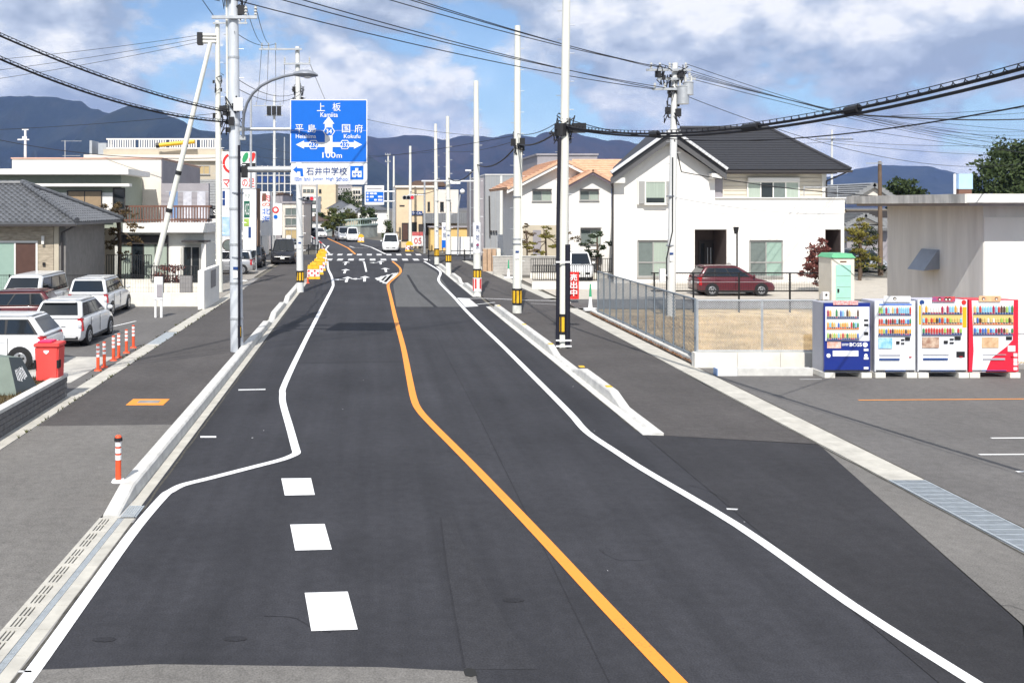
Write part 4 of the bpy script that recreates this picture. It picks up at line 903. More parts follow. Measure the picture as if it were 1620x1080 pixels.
h3b = thing('tile_roofed_annex', 'low annex with grey ribbed roof and black name board below the beige block', 'building', (GX(320, 74), 74, 0))
build(MB().box(GX(300, 74), GX(356, 74), 74, 79, -.05, GZ(325, 74)), 'wall', 'wall_grey', h3b)
q = [(GX(296, 73.5), 73.5, GZ(326, 73.5)), (GX(360, 73.5), 73.5, GZ(326, 73.5)), (GX(360, 79), 79, GZ(284, 79)), (GX(300, 79), 79, GZ(284, 79))]
r3 = build(MB().slab(q, .12), 'roof', 'tile_light', h3b); courses(r3, q, 10, 'tile_light', .05)
build(MB().box(GX(308, 73.4), GX(347, 73.4), 73.2, 73.3, GZ(344, 73.4), GZ(327, 73.4)), 'name_board', 'black', h3b); text('中国S', GX(311, 73.2), GX(343, 73.2), GZ(341, 73.2), GZ(330, 73.2), 73.19, 'white', h3b, .006)
build(MB().box(GX(312, 72), GX(352, 72), 72, 72.2, GZ(385, 72), GZ(365, 72)), 'shop_fascia', 'wall_white', h3b)
build(MB().box(GX(312, 73), GX(356, 73), 72.25, 73.95, -.05, GZ(346, 73)), 'shop_front', 'wall_white', h3b)
vb = thing('wall_notice', 'red and blue printed notice board on the shop wall near the propped pole', 'notice', (GX(328, 71.9), 71.9, GZ(405, 71.9)))
build(MB().box(GX(319, 71.9), GX(351, 71.9), 71.9, 71.98, GZ(408, 71.9), GZ(384, 71.9)), 'board', 'white', vb)
build(MB().box(GX(319, 71.9), GX(327.5, 71.9), 71.88, 71.9, GZ(408, 71.9), GZ(384, 71.9)), 'red_panel', 'red', vb)
for k, (m_, a) in enumerate((('sign_blue', 386.5), ('sign_blue', 390.5), ('paint_orange', 395), ('sign_navy', 399.5))): build(MB().box(GX(330, 71.9), GX(346, 71.9), 71.885, 71.9, GZ(a+2, 71.9), GZ(a, 71.9)), 'print_bar', m_, vb)
for px in (322, 347): build(MB().box(GX(px, 72), GX(px+1.6, 72), 71.99, 72.05, 0, GZ(400, 72)), 'post', 'galv', vb)
# ---- left roadside shop signs
def board(name, label, px0, px1, py0, py1, Y, m='white', th=.25, posts=True, pm='galv', base=0.0, cat='sign'):
    o = thing(name, label, cat, ((GX(px0, Y)+GX(px1, Y))/2, Y, base))
    build(MB().box(GX(px0, Y), GX(px1, Y), Y, Y+th, GZ(py1, Y), GZ(py0, Y)), 'panel', m, o)
    if posts:
        for px in (px0+1, px1-1): build(MB().cyl((GX(px, Y), Y+th+.07, base), (GX(px, Y), Y+th+.07, GZ(py0, Y)-.1), .06, n=8), 'post', pm, o)
    return o
mat('sky_print', (.12, .42, .80), .5, var=.5, scale=1.2, col2=(.75, .82, .88))
mat('green_dark', (.02, .13, .08), .5, var=0); mat('green', (.03, .32, .12), .5, var=.05)
s1 = board('tower_sign', 'white roadside tower sign with red lettering behind the steel pole', 351, 404, 240, 298, 70, 'white', .5)
text('マ', GX(352.5, 70), GX(364, 70), GZ(296, 70), GZ(284, 70), 69.99, 'red', s1, .012); text('の足', GX(383, 70), GX(403, 70), GZ(296, 70), GZ(282.5, 70), 69.99, 'red', s1, .012)
for k, t0 in enumerate([i*.22 for i in range(9)]):
    a = 2.1+t0*1.2; c_ = P3(369, 258, 69.98); b = a+.28; r0, r1 = .62, .8
    build(MB().prismy([(c_.x+r0*math.cos(a), c_.z+r0*math.sin(a)), (c_.x+r1*math.cos(a), c_.z+r1*math.sin(a)), (c_.x+r1*math.cos(b), c_.z+r1*math.sin(b)), (c_.x+r0*math.cos(b), c_.z+r0*math.sin(b))][::-1], 69.97, 69.99), 'red_arc', 'red', s1)
for px, m_ in ((388, 'green'), (399, 'red')):
    c_ = P3(px, 249, 69.98); build(MB().prismy([(c_.x+.20*math.cos(t*.7)+.12*math.sin(t*.7), c_.z+.38*math.sin(t*.7)) for t in range(9)], 69.97, 69.99), 'emblem', m_, s1)
build(MB().box(GX(383, 70), GX(404, 70), 69.96, 69.99, GZ(265, 70), GZ(258, 70)), 'dark_band', 'black', s1)
s2 = board('banner_sign', 'tall white sign panel with sky blue print below the tower sign', 351, 366, 299, 400, 68, 'white', .2); build(MB().box(GX(351.5, 68), GX(365.5, 68), 67.98, 68, GZ(373, 68), GZ(343, 68)), 'blue_print', 'sky_print', s2); build(MB().box(GX(352, 68), GX(356, 68), 67.97, 68, GZ(325, 68), GZ(302, 68)), 'dark_print', 'sign_navy', s2)
s3 = board('banner_sign', 'tall white sign panel with green stripe right of the steel pole', 384, 405, 299, 396, 66, 'white', .3); build(MB().box(GX(386, 66), GX(395, 66), 65.98, 66, GZ(344, 66), GZ(318, 66)), 'green_panel', 'green_dark', s3)
text('ACG', GX(387, 66), GX(394, 66), GZ(340, 66), GZ(322, 66), 65.97, 'white', s3); build(MB().box(GX(386, 66), GX(394, 66), 65.985, 66, GZ(358, 66), GZ(346, 66)), 'leaf_print', mat('leaf_print', (.35, .5, .1), .5, var=.4, scale=3), s3); build(MB().box(GX(393, 66), GX(397, 66), 65.98, 66, GZ(376, 66), GZ(359, 66)), 'navy_bar', 'sign_navy', s3)
text('八ッ', GX(387, 66), GX(395, 66), GZ(313, 66), GZ(305, 66), 65.97, 'green_dark', s3)
s4 = board('banner_sign', 'white vertical banner lettered in red and blue on two posts', 412, 430, 303, 373, 75, 'white', .2)
for ch, a, b, m_ in (('肉', 308, 319, 'red'), ('の', 321, 326.5, 'orange_red'), ('北', 329, 339.5, 'sign_blue'), ('海', 341.5, 352.5, 'sign_blue')): text(ch, GX(414.5, 75), GX(427.5, 75), GZ(b, 75), GZ(a, 75), 74.99, m_, s4, .006)
build(MB().box(GX(415, 75), GX(421, 75), 74.985, 75, GZ(318, 75), GZ(306, 75)), 'photo_print', 'rail_brown', s4)
s5 = board('banner_sign', 'white shop banner with red ring and blue dot emblem', 432, 446, 322, 372, 82, 'white', .2)
c_ = P3(436, 332, 81.98); build(MB().prismy([(c_.x+.3*math.cos(t*.7), c_.z+.3*math.sin(t*.7)) for t in range(9)], 81.97, 81.99), 'red_ring', 'red', s5); build(MB().prismy([(c_.x+.17*math.cos(t*.7), c_.z+.17*math.sin(t*.7)) for t in range(9)], 81.95, 81.968), 'ring_centre', 'white', s5)
c_ = P3(436, 343, 81.98); build(MB().prismy([(c_.x+.18*math.cos(t*.7), c_.z+.18*math.sin(t*.7)) for t in range(9)], 81.97, 81.99), 'blue_dot', 'sign_blue', s5)
s6 = board('banner_sign', 'narrow brown and white post sign left of the lettered banner', 405.5, 411, 298, 405, 72, mat('brown_post', (.25, .16, .11), .7, var=.1), .3, False); build(MB().box(GX(405, 72)-.1, GX(411, 72)+.1, 72.02, 72.25, 0, GZ(405, 72)), 'plinth', 'white', s6)
s7 = board('small_sign', 'small white standing sign by the black van', 453, 460, 372, 388, 76, 'white', .1)
def box_house(label, px0, px1, pyt, Y, dep, wm, roof=None, rm='tile_dark', rise=1.2, wins=(), name='far_house', cat='house', group=None, base=0.0):
    o = thing(name, label, cat, ((GX(px0, Y)+GX(px1, Y))/2, Y+dep/2, base), 0, group)
    x0, x1, z1 = GX(px0, Y), GX(px1, Y), GZ(pyt, Y)
    build(MB().box(x0, x1, Y, Y+dep, base-.06, z1), 'wall', wm, o)
    if roof == 'hip': hip(o, x0, x1, Y, Y+dep, z1, rise, rm, .4)
    elif roof == 'flat':
        mb = MB(); mb.box(x0-.12, x1+.12, Y-.12, Y+dep+.12, z1, z1+.22); build(mb, 'roof', rm, o)
    elif roof == 'gable':
        xm = (x0+x1)/2
        r_ = build(MB().prismy([(x0-.4, z1), (x1+.4, z1), (xm, z1+rise)], Y-.4, Y+dep+.4), 'roof', rm, o)
    for (a, b, c_, d, n, fm, pm) in wins: win(o, GX(a, Y), GX(b, Y), GZ(d, Y), GZ(c_, Y), Y, n, fm, pm, .07)
    return o
fA = box_house('cream shop block with dark shutters seen behind the left banner signs', 446, 480, 322, 96, 12, 'wall_cream', 'flat', 'wall_grey', 0, [(452, 470, 330, 340, 2, 'frame_alu', ('grey_glass',)), (452, 470, 346, 356, 2, 'frame_alu', ('grey_glass',)), (452, 470, 364, 378, 2, 'frame_alu', ('warm_glass',))])
box_house('grey shuttered shop with dark upper storey behind the banners', 405, 447, 308, 100, 12, 'wall_grey', 'flat', 'roof_brown', 0, [(415, 428, 330, 345, 2, 'frame_alu', ('glass',)), (434, 445, 330, 345, 2, 'frame_alu', ('glass',))])
box_house('white shop with dark glazed front beyond the tower sign', 352, 410, 372, 84, 8, 'wall_white', 'flat', 'wall_white', 0, [(360, 384, 380, 400, 3, 'frame_dark', ('glass',)), (390, 408, 380, 400, 2, 'frame_dark', ('glass',))])
stl = thing('lattice_frame', 'white steel lattice frame of a roof sign behind the white school sign', 'frame', (GX(430, 104), 104, GZ(308, 104)))
lm = MB()
for i in range(7): lm.box(GX(405+i*9, 104), GX(406+i*9, 104), 104, 104.1, GZ(308, 104)-.1, GZ(262, 104))
for py in (263, 277, 290, 303): lm.box(GX(404, 104), GX(461, 104), 104.1, 104.18, GZ(py+1, 104), GZ(py, 104))
build(lm, 'lattice_bars', 'frame_white', stl)
for i in range(5): build(MB().box(GX(408+i*9, 104), GX(413+i*9, 104), 104.2, 104.25, GZ(288, 104), GZ(279, 104)), 'dark_panel', 'sign_navy', stl)
# ---- far centre: town beyond the junction
AP = box_house('tan apartment block with small balconies far beyond the junction', 503, 531, 291, 200, 14, 'wall_tan', 'flat', 'wall_tan', 0, [(505, 508, 300+12*i, 305+12*i, 1, 'frame_dark', ('glass',)) for i in range(4)], 'apartment_block', 'building')
box_house('long cream apartment block behind the white school sign', 478, 503, 294, 215, 12, 'wall_cream', 'flat', 'wall_cream', 0, [(480+6*i, 484+6*i, 300+11*j, 304+11*j, 1, 'frame_dark', ('grey_glass',)) for i in range(3) for j in range(3)], 'apartment_block', 'building')
box_house('white three storey block in front of the tan apartments', 485, 503, 312, 175, 10, 'wall_white', 'flat', 'wall_white', 0, [(488, 499, 318, 322, 2, 'frame_dark', ('grey_glass',)), (488, 499, 330, 334, 2, 'frame_dark', ('grey_glass',))], 'apartment_block', 'building')
box_house('dark glazed narrow building beside the far left signal', 479, 487, 318, 130, 10, 'frame_dark', 'flat', 'frame_dark', 0, [], 'narrow_building', 'building')
box_house('dark roofed old house above the curved railing', 520, 556, 330, 190, 12, 'wall_cream', 'hip', 'tile_dark', 1.6, [(526, 531, 334, 338, 1, 'frame_dark', ('glass',))])
box_house('wide grey roofed house beyond the curved railing', 536, 570, 336, 175, 12, 'wall_beige', 'hip', 'tile_light', 1.5, [])
box_house('house with grey hip roof below the second blue sign', 566, 612, 332, 165, 10, 'wall_white', 'hip', 'tile_dark', 1.3, [(590, 596, 340, 348, 1, 'frame_dark', ('glass',))])
box_house('white rendered cottage on the far left verge', 485, 513, 349, 160, 8, 'wall_white', 'hip', 'roof_brown', .8, [])
box_house('grey tower block far behind between the poles', 556, 572, 297, 260, 12, 'wall_cream', 'flat', 'wall_cream', 0, [(559+4*i, 561.5+4*i, 302+8*j, 306+8*j, 1, 'frame_dark', ('glass',)) for i in range(3) for j in range(3)], 'apartment_block', 'building')
box_house('plain grey office block far behind the school sign', 533, 556, 294, 270, 12, 'wall_grey', 'flat', 'wall_grey', 0, [(535+4*i, 537.5+4*i, 298+7*j, 301+7*j, 1, 'frame_white', ('glass',)) for i in range(5) for j in range(3)], 'office_block', 'building')
# cream corner shop
CY = 104
cs = thing('corner_shop', 'cream corner shop with grey ribbed canopy beyond the junction', 'shop', (GX(680, CY), CY, 0))
build(MB().box(GX(627, CY), GX(686, CY), CY, CY+10, -.06, GZ(297, CY)), 'main_wall', 'wall_tan', cs)
build(MB().box(GX(625, CY), GX(687, CY), CY-.2, CY+10.2, GZ(297, CY), GZ(293.5, CY)), 'cornice', 'wall_cream', cs)
build(MB().box(GX(686, CY), GX(726, CY), CY+.6, CY+9, -.06, GZ(300, CY)), 'wing_wall', 'wall_cream', cs)
build(MB().box(GX(668, CY), GX(757, CY), CY-1.6, CY+.55, GZ(353, CY-1.6), GZ(337, CY)), 'canopy', mat('ribbed', (.20, .21, .23), .5, .2, var=.3, scale=14, stretch=(1, 0, 0)), cs)
rb_ = mesh_of(MB().box(-.03, .03, -.04, 0, 0, GZ(337, CY)-GZ(353, CY-1.6)), 'canopy_rib', 'tile_light')
for i in range(26): piece(rb_, 'canopy_rib', (GX(669, CY)+i*.235-cs.location.x, CY-1.6-CY, GZ(353, CY-1.6)), cs)
for a, b in ((677, 679.5), (697.5, 702), (711, 713.5)): win(cs, GX(a, CY), GX(b, CY), GZ(333, CY), GZ(320, CY), CY+.598 if a > 686 else CY, 1, 'frame_dark', ('glass',), .05)
build(MB().box(GX(650, CY), GX(668, CY), CY-.12, CY-.02, GZ(340, CY), GZ(334, CY)), 'shop_sign', 'sign_navy', cs); text('うどん', GX(652, CY), GX(667, CY), GZ(339, CY), GZ(335.2, CY), CY-.13, 'white', cs, .02)
win(cs, GX(637, CY), GX(645, CY), GZ(379, CY), GZ(354, CY), CY, 1, 'frame_dark', ('brown_glass',), .1)
win(cs, GX(650, CY), GX(658, CY), GZ(366, CY), GZ(353, CY), CY, 1, 'frame_dark', ('glass',), .1)
build(MB().box(GX(632, CY), GX(640, CY), CY-.05, CY-.01, GZ(326.5, CY), GZ(324.5, CY)), 'vent', 'frame_dark', cs)
build(MB().box(GX(662, CY), GX(684, CY), CY-.4, CY-.02, 0.02, GZ(353, CY)-.1), 'dark_entrance', 'frame_dark', cs)
build(MB().prismy([(GX(646, CY), GZ(293.3, CY)), (GX(712, CY), GZ(293.3, CY)), (GX(700, CY), GZ(283, CY)), (GX(658, CY), GZ(285, CY))], CY+3, CY+9), 'roof', 'roof_brown', cs)
rs = board('roadside_board', 'red and white roadside price board in front of the cream shop', 652, 669, 367, 389, 98, 'white', .12)
build(MB().box(GX(652, 98), GX(669, 98), 97.985, 98, GZ(373, 98), GZ(367, 98)), 'red_panel', mat('red_faded', (.55, .12, .12), .6, var=.2), rs); text('05', GX(655, 98), GX(667, 98), GZ(386, 98), GZ(376, 98), 97.98, 'red_faded', rs, .02)
bl = board('white_banner', 'white banner with blue foot between the two junction poles', 699, 707, 352, 392, 92, 'white', .08); build(MB().box(GX(699, 92), GX(707, 92), 91.985, 92, GZ(392, 92), GZ(380, 92)), 'blue_panel', 'sign_blue', bl); text('米', GX(701, 92), GX(705.5, 92), GZ(365, 92), GZ(357, 92), 91.98, 'sign_navy', bl); text('麺', GX(701, 92), GX(705.5, 92), GZ(376, 92), GZ(368, 92), 91.98, 'sign_navy', bl)
wf = thing('white_hoarding', 'long plain white site hoarding right of the junction poles', 'hoarding', (GX(742, 90), 90, 0))
for i in range(6): build(MB().box(GX(714+9.8*i, 90), GX(723.4+9.8*i, 90), 90, 90.06, .0, GZ(374.5, 90)), 'panel', 'white', wf)
build(MB().box(GX(714, 90), GX(773, 90), 90.07, 90.12, .2, .4), 'rail', 'galv', wf)
yw = thing('yellow_shed', 'low yellow ochre shed wall behind the white hoarding', 'shed', (GX(730, 97), 97, 0)); build(MB().box(GX(681, 97), GX(760, 97), 97, 100, -.06, GZ(360, 97)), 'wall', mat('ochre', (.72, .50, .20), .8, var=.12, scale=1), yw); build(MB().box(GX(679, 97), GX(762, 97), 96.8, 100.2, GZ(360, 97), GZ(358.5, 97)), 'roof', 'wall_grey', yw); win(yw, GX(741, 97), GX(750, 97), GZ(376, 97), GZ(366, 97), 97, 1, 'frame_dark', ('glass',), .06)
# ladder sign / bar of the right signal pole
# grey warehouse
gw = thing('grey_warehouse', 'plain light grey metal-clad building between the poles and the orange roofed house', 'building', (GX(790, 88), 92, 0))
build(MB().box(GX(767.5, 86), GX(822, 86), 86, 98, -.06, GZ(277, 86)), 'wall', mat('clad_grey', (.34, .35, .36), .6, .1, var=.06, scale=2), gw)
build(MB().box(GX(756, 87), GX(767.5, 86)-.01, 87, 97, -.06, GZ(281, 86)), 'side_wall', 'wall_grey', gw)
build(MB().box(GX(767, 86), GX(823, 86), 85.95, 98, GZ(277, 86), GZ(275.5, 86)), 'coping', 'frame_white', gw)
for i in range(7): build(MB().box(GX(768+i*7.7, 86), GX(768.6+i*7.7, 86), 85.97, 86, 0, GZ(277.5, 86)), 'cladding_seam', 'frame_alu', gw)
build(MB().tube([(GX(774, 85.9), 85.9, GZ(310, 86)), (GX(775, 85.9), 85.9, GZ(375, 86))], .06, 6), 'downpipe', 'frame_dark', gw)
for i in range(3): build(MB().cyl((GX(777+i*4, 85.9), 85.95, GZ(366, 86)), (GX(777+i*4, 85.9), 85.75, GZ(366, 86)), .09, n=8), 'meter', 'frame_dark', gw)
wp, _, _ = pole('white concrete pole in front of the light grey warehouse', GX(793, 80), 80, GZ(278, 80), .17, .11, 'pole_cream', None, bolts=False)
nb_ = board('white_notice', 'white notice board beside the garden wall and grey warehouse', 788, 804, 371, 399, 78, 'white', .08)
# back grey flat building behind the orange roofed house
box_house('grey flat-roofed block showing above the orange tiled roof', 850, 945, 246, 110, 12, 'wall_grey', 'flat', 'wall_grey', 0, [], 'grey_block', 'building')
# ---- orange roofed house
OY = 66
oh = thing('orange_roofed_house', 'white two storey house with orange tiled gables', 'house', (14, 70, 0))
build(MB().box(GX(824, OY), GX(905, OY), OY, OY+9, -.06, GZ(289, OY)), 'wall', 'wall_white', oh)
build(MB().box(GX(900, OY-1.5), GX(967, OY-1.5), OY-1.5, OY+9.1, -.06, GZ(288, OY-1.5)), 'wing_wall', 'wall_white', oh)
pk = (GX(889, OY), GZ(251, OY)); el = (GX(818, OY), GZ(289, OY)); er = (GX(962, OY), GZ(289, OY))
build(MB().prismy([(el[0]+.35, el[1]), (er[0]-.3, er[1]), (pk[0], pk[1]-.25)], OY+.01, OY+8.9), 'gable_wall', 'wall_white', oh)
def slope(o, e, p, y0, y1, m, nm='roof', th=.16, over=.0):
    a = Vector((e[0], y0, e[1])); b = Vector((e[0], y1, e[1])); c_ = Vector((p[0], y1, p[1])); d = Vector((p[0], y0, p[1]))
    r_ = build(MB().slab([a, b, c_, d], th), nm, m, o); return r_
eL = (GX(800, OY), GZ(297, OY)); eR = (GX(975, OY), GZ(294, OY))
for e in (eL, eR):
    r_ = slope(oh, e, pk, OY-.7, OY+9.5, 'tile_orange'); s = 1 if e is eL else -1
    courses(r_, [(e[0], OY-.7, e[1]), (e[0], OY+9.5, e[1]), (pk[0], OY+9.5, pk[1]), (pk[0], OY-.7, pk[1])], 14, 'tile_orange', .06)
    bp = MB(); bp.prismy([(e[0], e[1]-.18), (pk[0], pk[1]-.18), (pk[0], pk[1]-.42), (e[0], e[1]-.42)], OY-.62, OY-.52); build(bp, 'barge_board', 'frame_white', oh)
WY = OY-1.5; pk2 = (GX(935, WY), GZ(268, WY)); l2 = (GX(893, WY), GZ(291, WY)); r2 = (GX(976, WY), GZ(291, WY))
build(MB().prismy([(l2[0]+.3, l2[1]-.02), (r2[0]-.35, r2[1]-.02), (pk2[0], pk2[1]-.2)], WY+.01, WY+3), 'wing_gable', 'wall_white', oh)
for e in (l2, r2):
    r_ = slope(oh, e, pk2, WY-.6, WY+5, 'tile_orange'); courses(r_, [(e[0], WY-.6, e[1]), (e[0], WY+5, e[1]), (pk2[0], WY+5, pk2[1]), (pk2[0], WY-.6, pk2[1])], 8, 'tile_orange', .06)
    bp = MB(); bp.prismy([(e[0], e[1]-.18), (pk2[0], pk2[1]-.18), (pk2[0], pk2[1]-.36), (e[0], e[1]-.36)], WY-.52, WY-.44); build(bp, 'barge_board', mat('barge', (.16, .13, .16), .7, var=0), oh)
q = [(GX(905, OY), OY+.5, GZ(287, OY)), (GX(985, OY), OY+.5, GZ(287, OY)), (GX(985, OY+5), OY+5, GZ(252, OY+5)), (GX(905, OY+5), OY+5, GZ(252, OY+5))]
r_ = build(MB().slab(q, .15), 'roof', 'tile_orange', oh); courses(r_, q, 12, 'tile_orange', .06)
for a, b, c_, d, y_ in ((843, 871, 303, 317, OY), (918, 946, 303, 316, WY), (919, 949, 364, 385, WY)):
    win(oh, GX(a, y_), GX(b, y_), GZ(d, y_), GZ(c_, y_), y_, 2, 'frame_alu', ('grey_glass', 'curtain_glass'), .06)
    build(MB().box(GX(a-1, y_), GX(b+1, y_), y_-.3, y_-.055, GZ(c_, y_)+.1, GZ(c_-1.6, y_)+.1), 'window_hood', 'sign_navy' if False else 'frame_dark', oh)
build(MB().box(GX(827, OY), GX(881, OY), OY-.01, OY+.5, .2, GZ(356, OY)), 'porch_recess', 'wall_beige', oh)
build(MB().box(GX(843, OY), GX(856, OY), OY-.06, OY-.012, .2, GZ(364, OY)), 'front_door', 'wall_grey', oh)
build(MB().tube([(GX(969, WY), WY-.1, .1), (GX(969, WY), WY-.1, GZ(292, WY))], .07, 6), 'downpipe', 'frame_dark', oh)
build(MB().tube([(GX(813, OY), OY-.1, .1), (GX(813, OY), OY-.1, GZ(300, OY))], .06, 6), 'downpipe', 'frame_dark', oh)
# ---- white house with dark roof
WH = 56
wh = thing('white_house', 'white two storey house with dark slate roof and long balcony', 'house', (21, 61, 0))
x0, xm, x1 = GX(971, WH), GX(1131, WH), GX(1336, WH)
zE, zB = GZ(272, WH), GZ(314, WH)
eX0, eX1, eZ = GX(1099, WH), GX(1150, WH), GZ(363, WH); sX0, sX1 = GX(1306, WH), GX(1331, WH)
build(MB().prism([(x0, WH), (eX0, WH), (eX0, WH+10), (x0+2.6, WH+10)], -.06, eZ), 'wing_wall', 'wall_white', wh)
build(MB().prism([(x0, WH), (xm, WH), (xm, WH+10), (x0+2.6, WH+10)], eZ, zE), 'wing_wall', 'wall_white', wh)
pk = (GX(1058, WH), GZ(219, WH))
build(MB().prismy([(x0, zE), (xm, zE), (pk[0], pk[1]-.15)], WH, WH+.6), 'gable_wall', 'wall_white', wh)
build(MB().box(xm, x1, WH+.04, WH+2.4, eZ, zB-.05), 'ground_wall', 'wall_white', wh)
build(MB().box(eX1, sX0, WH+.04, WH+2.4, -.06, eZ), 'ground_wall', 'wall_white', wh)
build(MB().box(sX1, x1, WH+.04, WH+2.4, -.06, eZ), 'porch_pillar', 'wall_white', wh)
build(MB().box(eX0+.004, eX1-.004, WH+2.25, WH+2.4, -.06, eZ-.004), 'porch_wall', mat('porch_shade', (.11, .085, .08), .7, var=.1), wh)  # brown deepened so the colour carries the porch shade
build(MB().box(sX0+.004, sX1-.004, WH+2.25, WH+2.4, -.06, eZ-.004), 'porch_wall', 'porch_shade', wh)
build(MB().box(sX0+.001, sX0+.03, WH+.06, WH+2.25, .0, eZ-.01), 'porch_shade_lining', 'porch_shade', wh); build(MB().box(sX1-.03, sX1-.001, WH+.06, WH+2.25, .0, eZ-.01), 'porch_shade_lining', 'porch_shade', wh)  # lining sheets added to darken the side porch
build(MB().box(eX0+.002, eX1-.002, WH+.1, WH+2.25, -.05, .12), 'porch_step', 'concrete_dark', wh)
build(MB().box(eX0+.001, eX0+.03, WH+.06, WH+2.25, .12, eZ-.01), 'porch_shade_lining', 'porch_shade', wh); build(MB().box(eX1-.03, eX1-.001, WH+.06, WH+2.25, .12, eZ-.01), 'porch_shade_lining', 'porch_shade', wh)  # same added dark sheets inside the entrance
build(MB().box(xm+.01, x1+.02, WH+.025, WH+.1, zB-.9, zB), 'balcony_parapet', 'wall_white', wh)
build(MB().box(xm+.01, x1+.08, WH-.06, WH+.1, zB, zB+.06), 'balcony_coping', 'frame_white', wh)
build(MB().box(xm, x1-.3, WH+2.2, WH+10, zB-1.2, GZ(272, WH)), 'upper_wall', 'siding', wh)
build(MB().box(x1-.3, x1-.05, WH+2.1, WH+10, zB-1.2, GZ(270, WH)), 'corner_trim', 'frame_white', wh)
for k in range(6): build(MB().box(GX(1145, WH+2.2), x1-.3, WH+2.17, WH+2.2, zB+.25+k*.25, zB+.27+k*.25), 'siding_joint', 'wall_beige', wh)
win(wh, GX(1183, WH+2.2), GX(1262, WH+2.2), zB-.3, GZ(289, WH+2.2), WH+2.16, 4, 'frame_white', ('curtain_glass', 'glass', 'grey_glass', 'curtain_glass'), .08)
build(MB().box(GX(1182, WH+2.2), GX(1263, WH+2.2), WH+2.0, WH+2.16, GZ(288, WH+2.2), GZ(281.5, WH+2.2)), 'shutter_case', 'frame_white', wh)
lr = MB(); lr.tube([(GX(1272, WH+.5), WH+.5, GZ(296, WH)), (GX(1325, WH+.5), WH+.5, GZ(296, WH))], .03, 6); lr.tube([(GX(1272, WH+.5), WH+.5, zB), (GX(1272, WH+.5), WH+.5, GZ(294, WH))], .03, 6); lr.tube([(GX(1325, WH+.5), WH+.5, zB), (GX(1325, WH+.5), WH+.5, GZ(294, WH))], .03, 6); build(lr, 'laundry_rail', 'galv', wh)
# main roof
EY = WH+1.45; ze = GZ(268, EY); rx0, rx1 = GX(1076, 61.5), GX(1216, 61.5); rz = GZ(203, 61.5)
eb = (GX(1346, EY), EY, ze); ea = (xm+.35, EY, ze); wz = GZ(207, WH); yv = EY + (wz-ze)/(rz-ze)*(61.5-EY); wrx = GX(1058, WH)
xl = wrx + .1
q1 = [ea, eb, (rx1, 61.5, rz), (rx0, 61.5, rz), (wrx, yv, wz)]; q2 = [eb, (eb[0], 67.4, ze), (rx1, 61.5, rz)]; q3 = [(xl, 67.4, ze), (eb[0], 67.4, ze), (rx1, 61.5, rz), (rx0, 61.5, rz)]; q4 = [(wrx, yv, wz), (rx0, 61.5, rz), (xl, 67.4, ze)]
mr = build(MB().slab(q1, .16), 'roof', 'slate', wh)
cm_ = MB(); nr_ = Vector((0, -(rz-ze), 61.5-EY)).normalized()
for i in range(24):
    t0, t1 = i/24, (i+1)/24
    def ex_(t):
        z = ze+(rz-ze)*t; y_ = EY+(61.5-EY)*t; tv = (wz-ze)/(rz-ze)
        xa = ea[0]+(wrx-ea[0])*t/tv if t < tv else wrx+(rx0-wrx)*(t-tv)/(1-tv)
        return Vector((xa, y_, z)), Vector((eb[0]+(rx1-eb[0])*t, y_, z))
    (l0, r0), (l1, r1) = ex_(t0), ex_(t1)
    cm_.add([l0+nr_*.03, r0+nr_*.03, r1+nr_*.006, l1+nr_*.006, l0+nr_*.003, r0+nr_*.003], [(0, 1, 2, 3), (4, 5, 1, 0)])
build(cm_, 'roof_courses', 'slate', mr, kind='stuff')
for q in (q2, q3, q4): build(MB().slab(q, .16), 'roof', 'slate', wh)
rg = MB(); rg.cyl((rx0, 61.5, rz+.03), (rx1, 61.5, rz+.03), .12, n=8); rg.cyl((rx1, 61.5, rz+.03), Vector(eb)+Vector((0, 0, .03)), .11, n=8); build(rg, 'ridge', 'slate', mr)
build(MB().box(xm+.3, eb[0]+.05, EY-.12, EY, ze-.2, ze-.05), 'gutter', 'frame_dark', wh)
build(MB().tube([(eb[0]-.2, EY, ze-.15), (x1-.1, WH+2.0, ze-.7), (x1-.1, WH+2.0, zB)], .05, 6), 'downpipe', 'frame_dark', wh)
build(MB().box(xm+.1, x1+.3, EY+.03, WH+2.2, ze-.26, ze-.2), 'soffit', mat('soffit_dark', (.12, .11, .11), .8, var=0), wh)
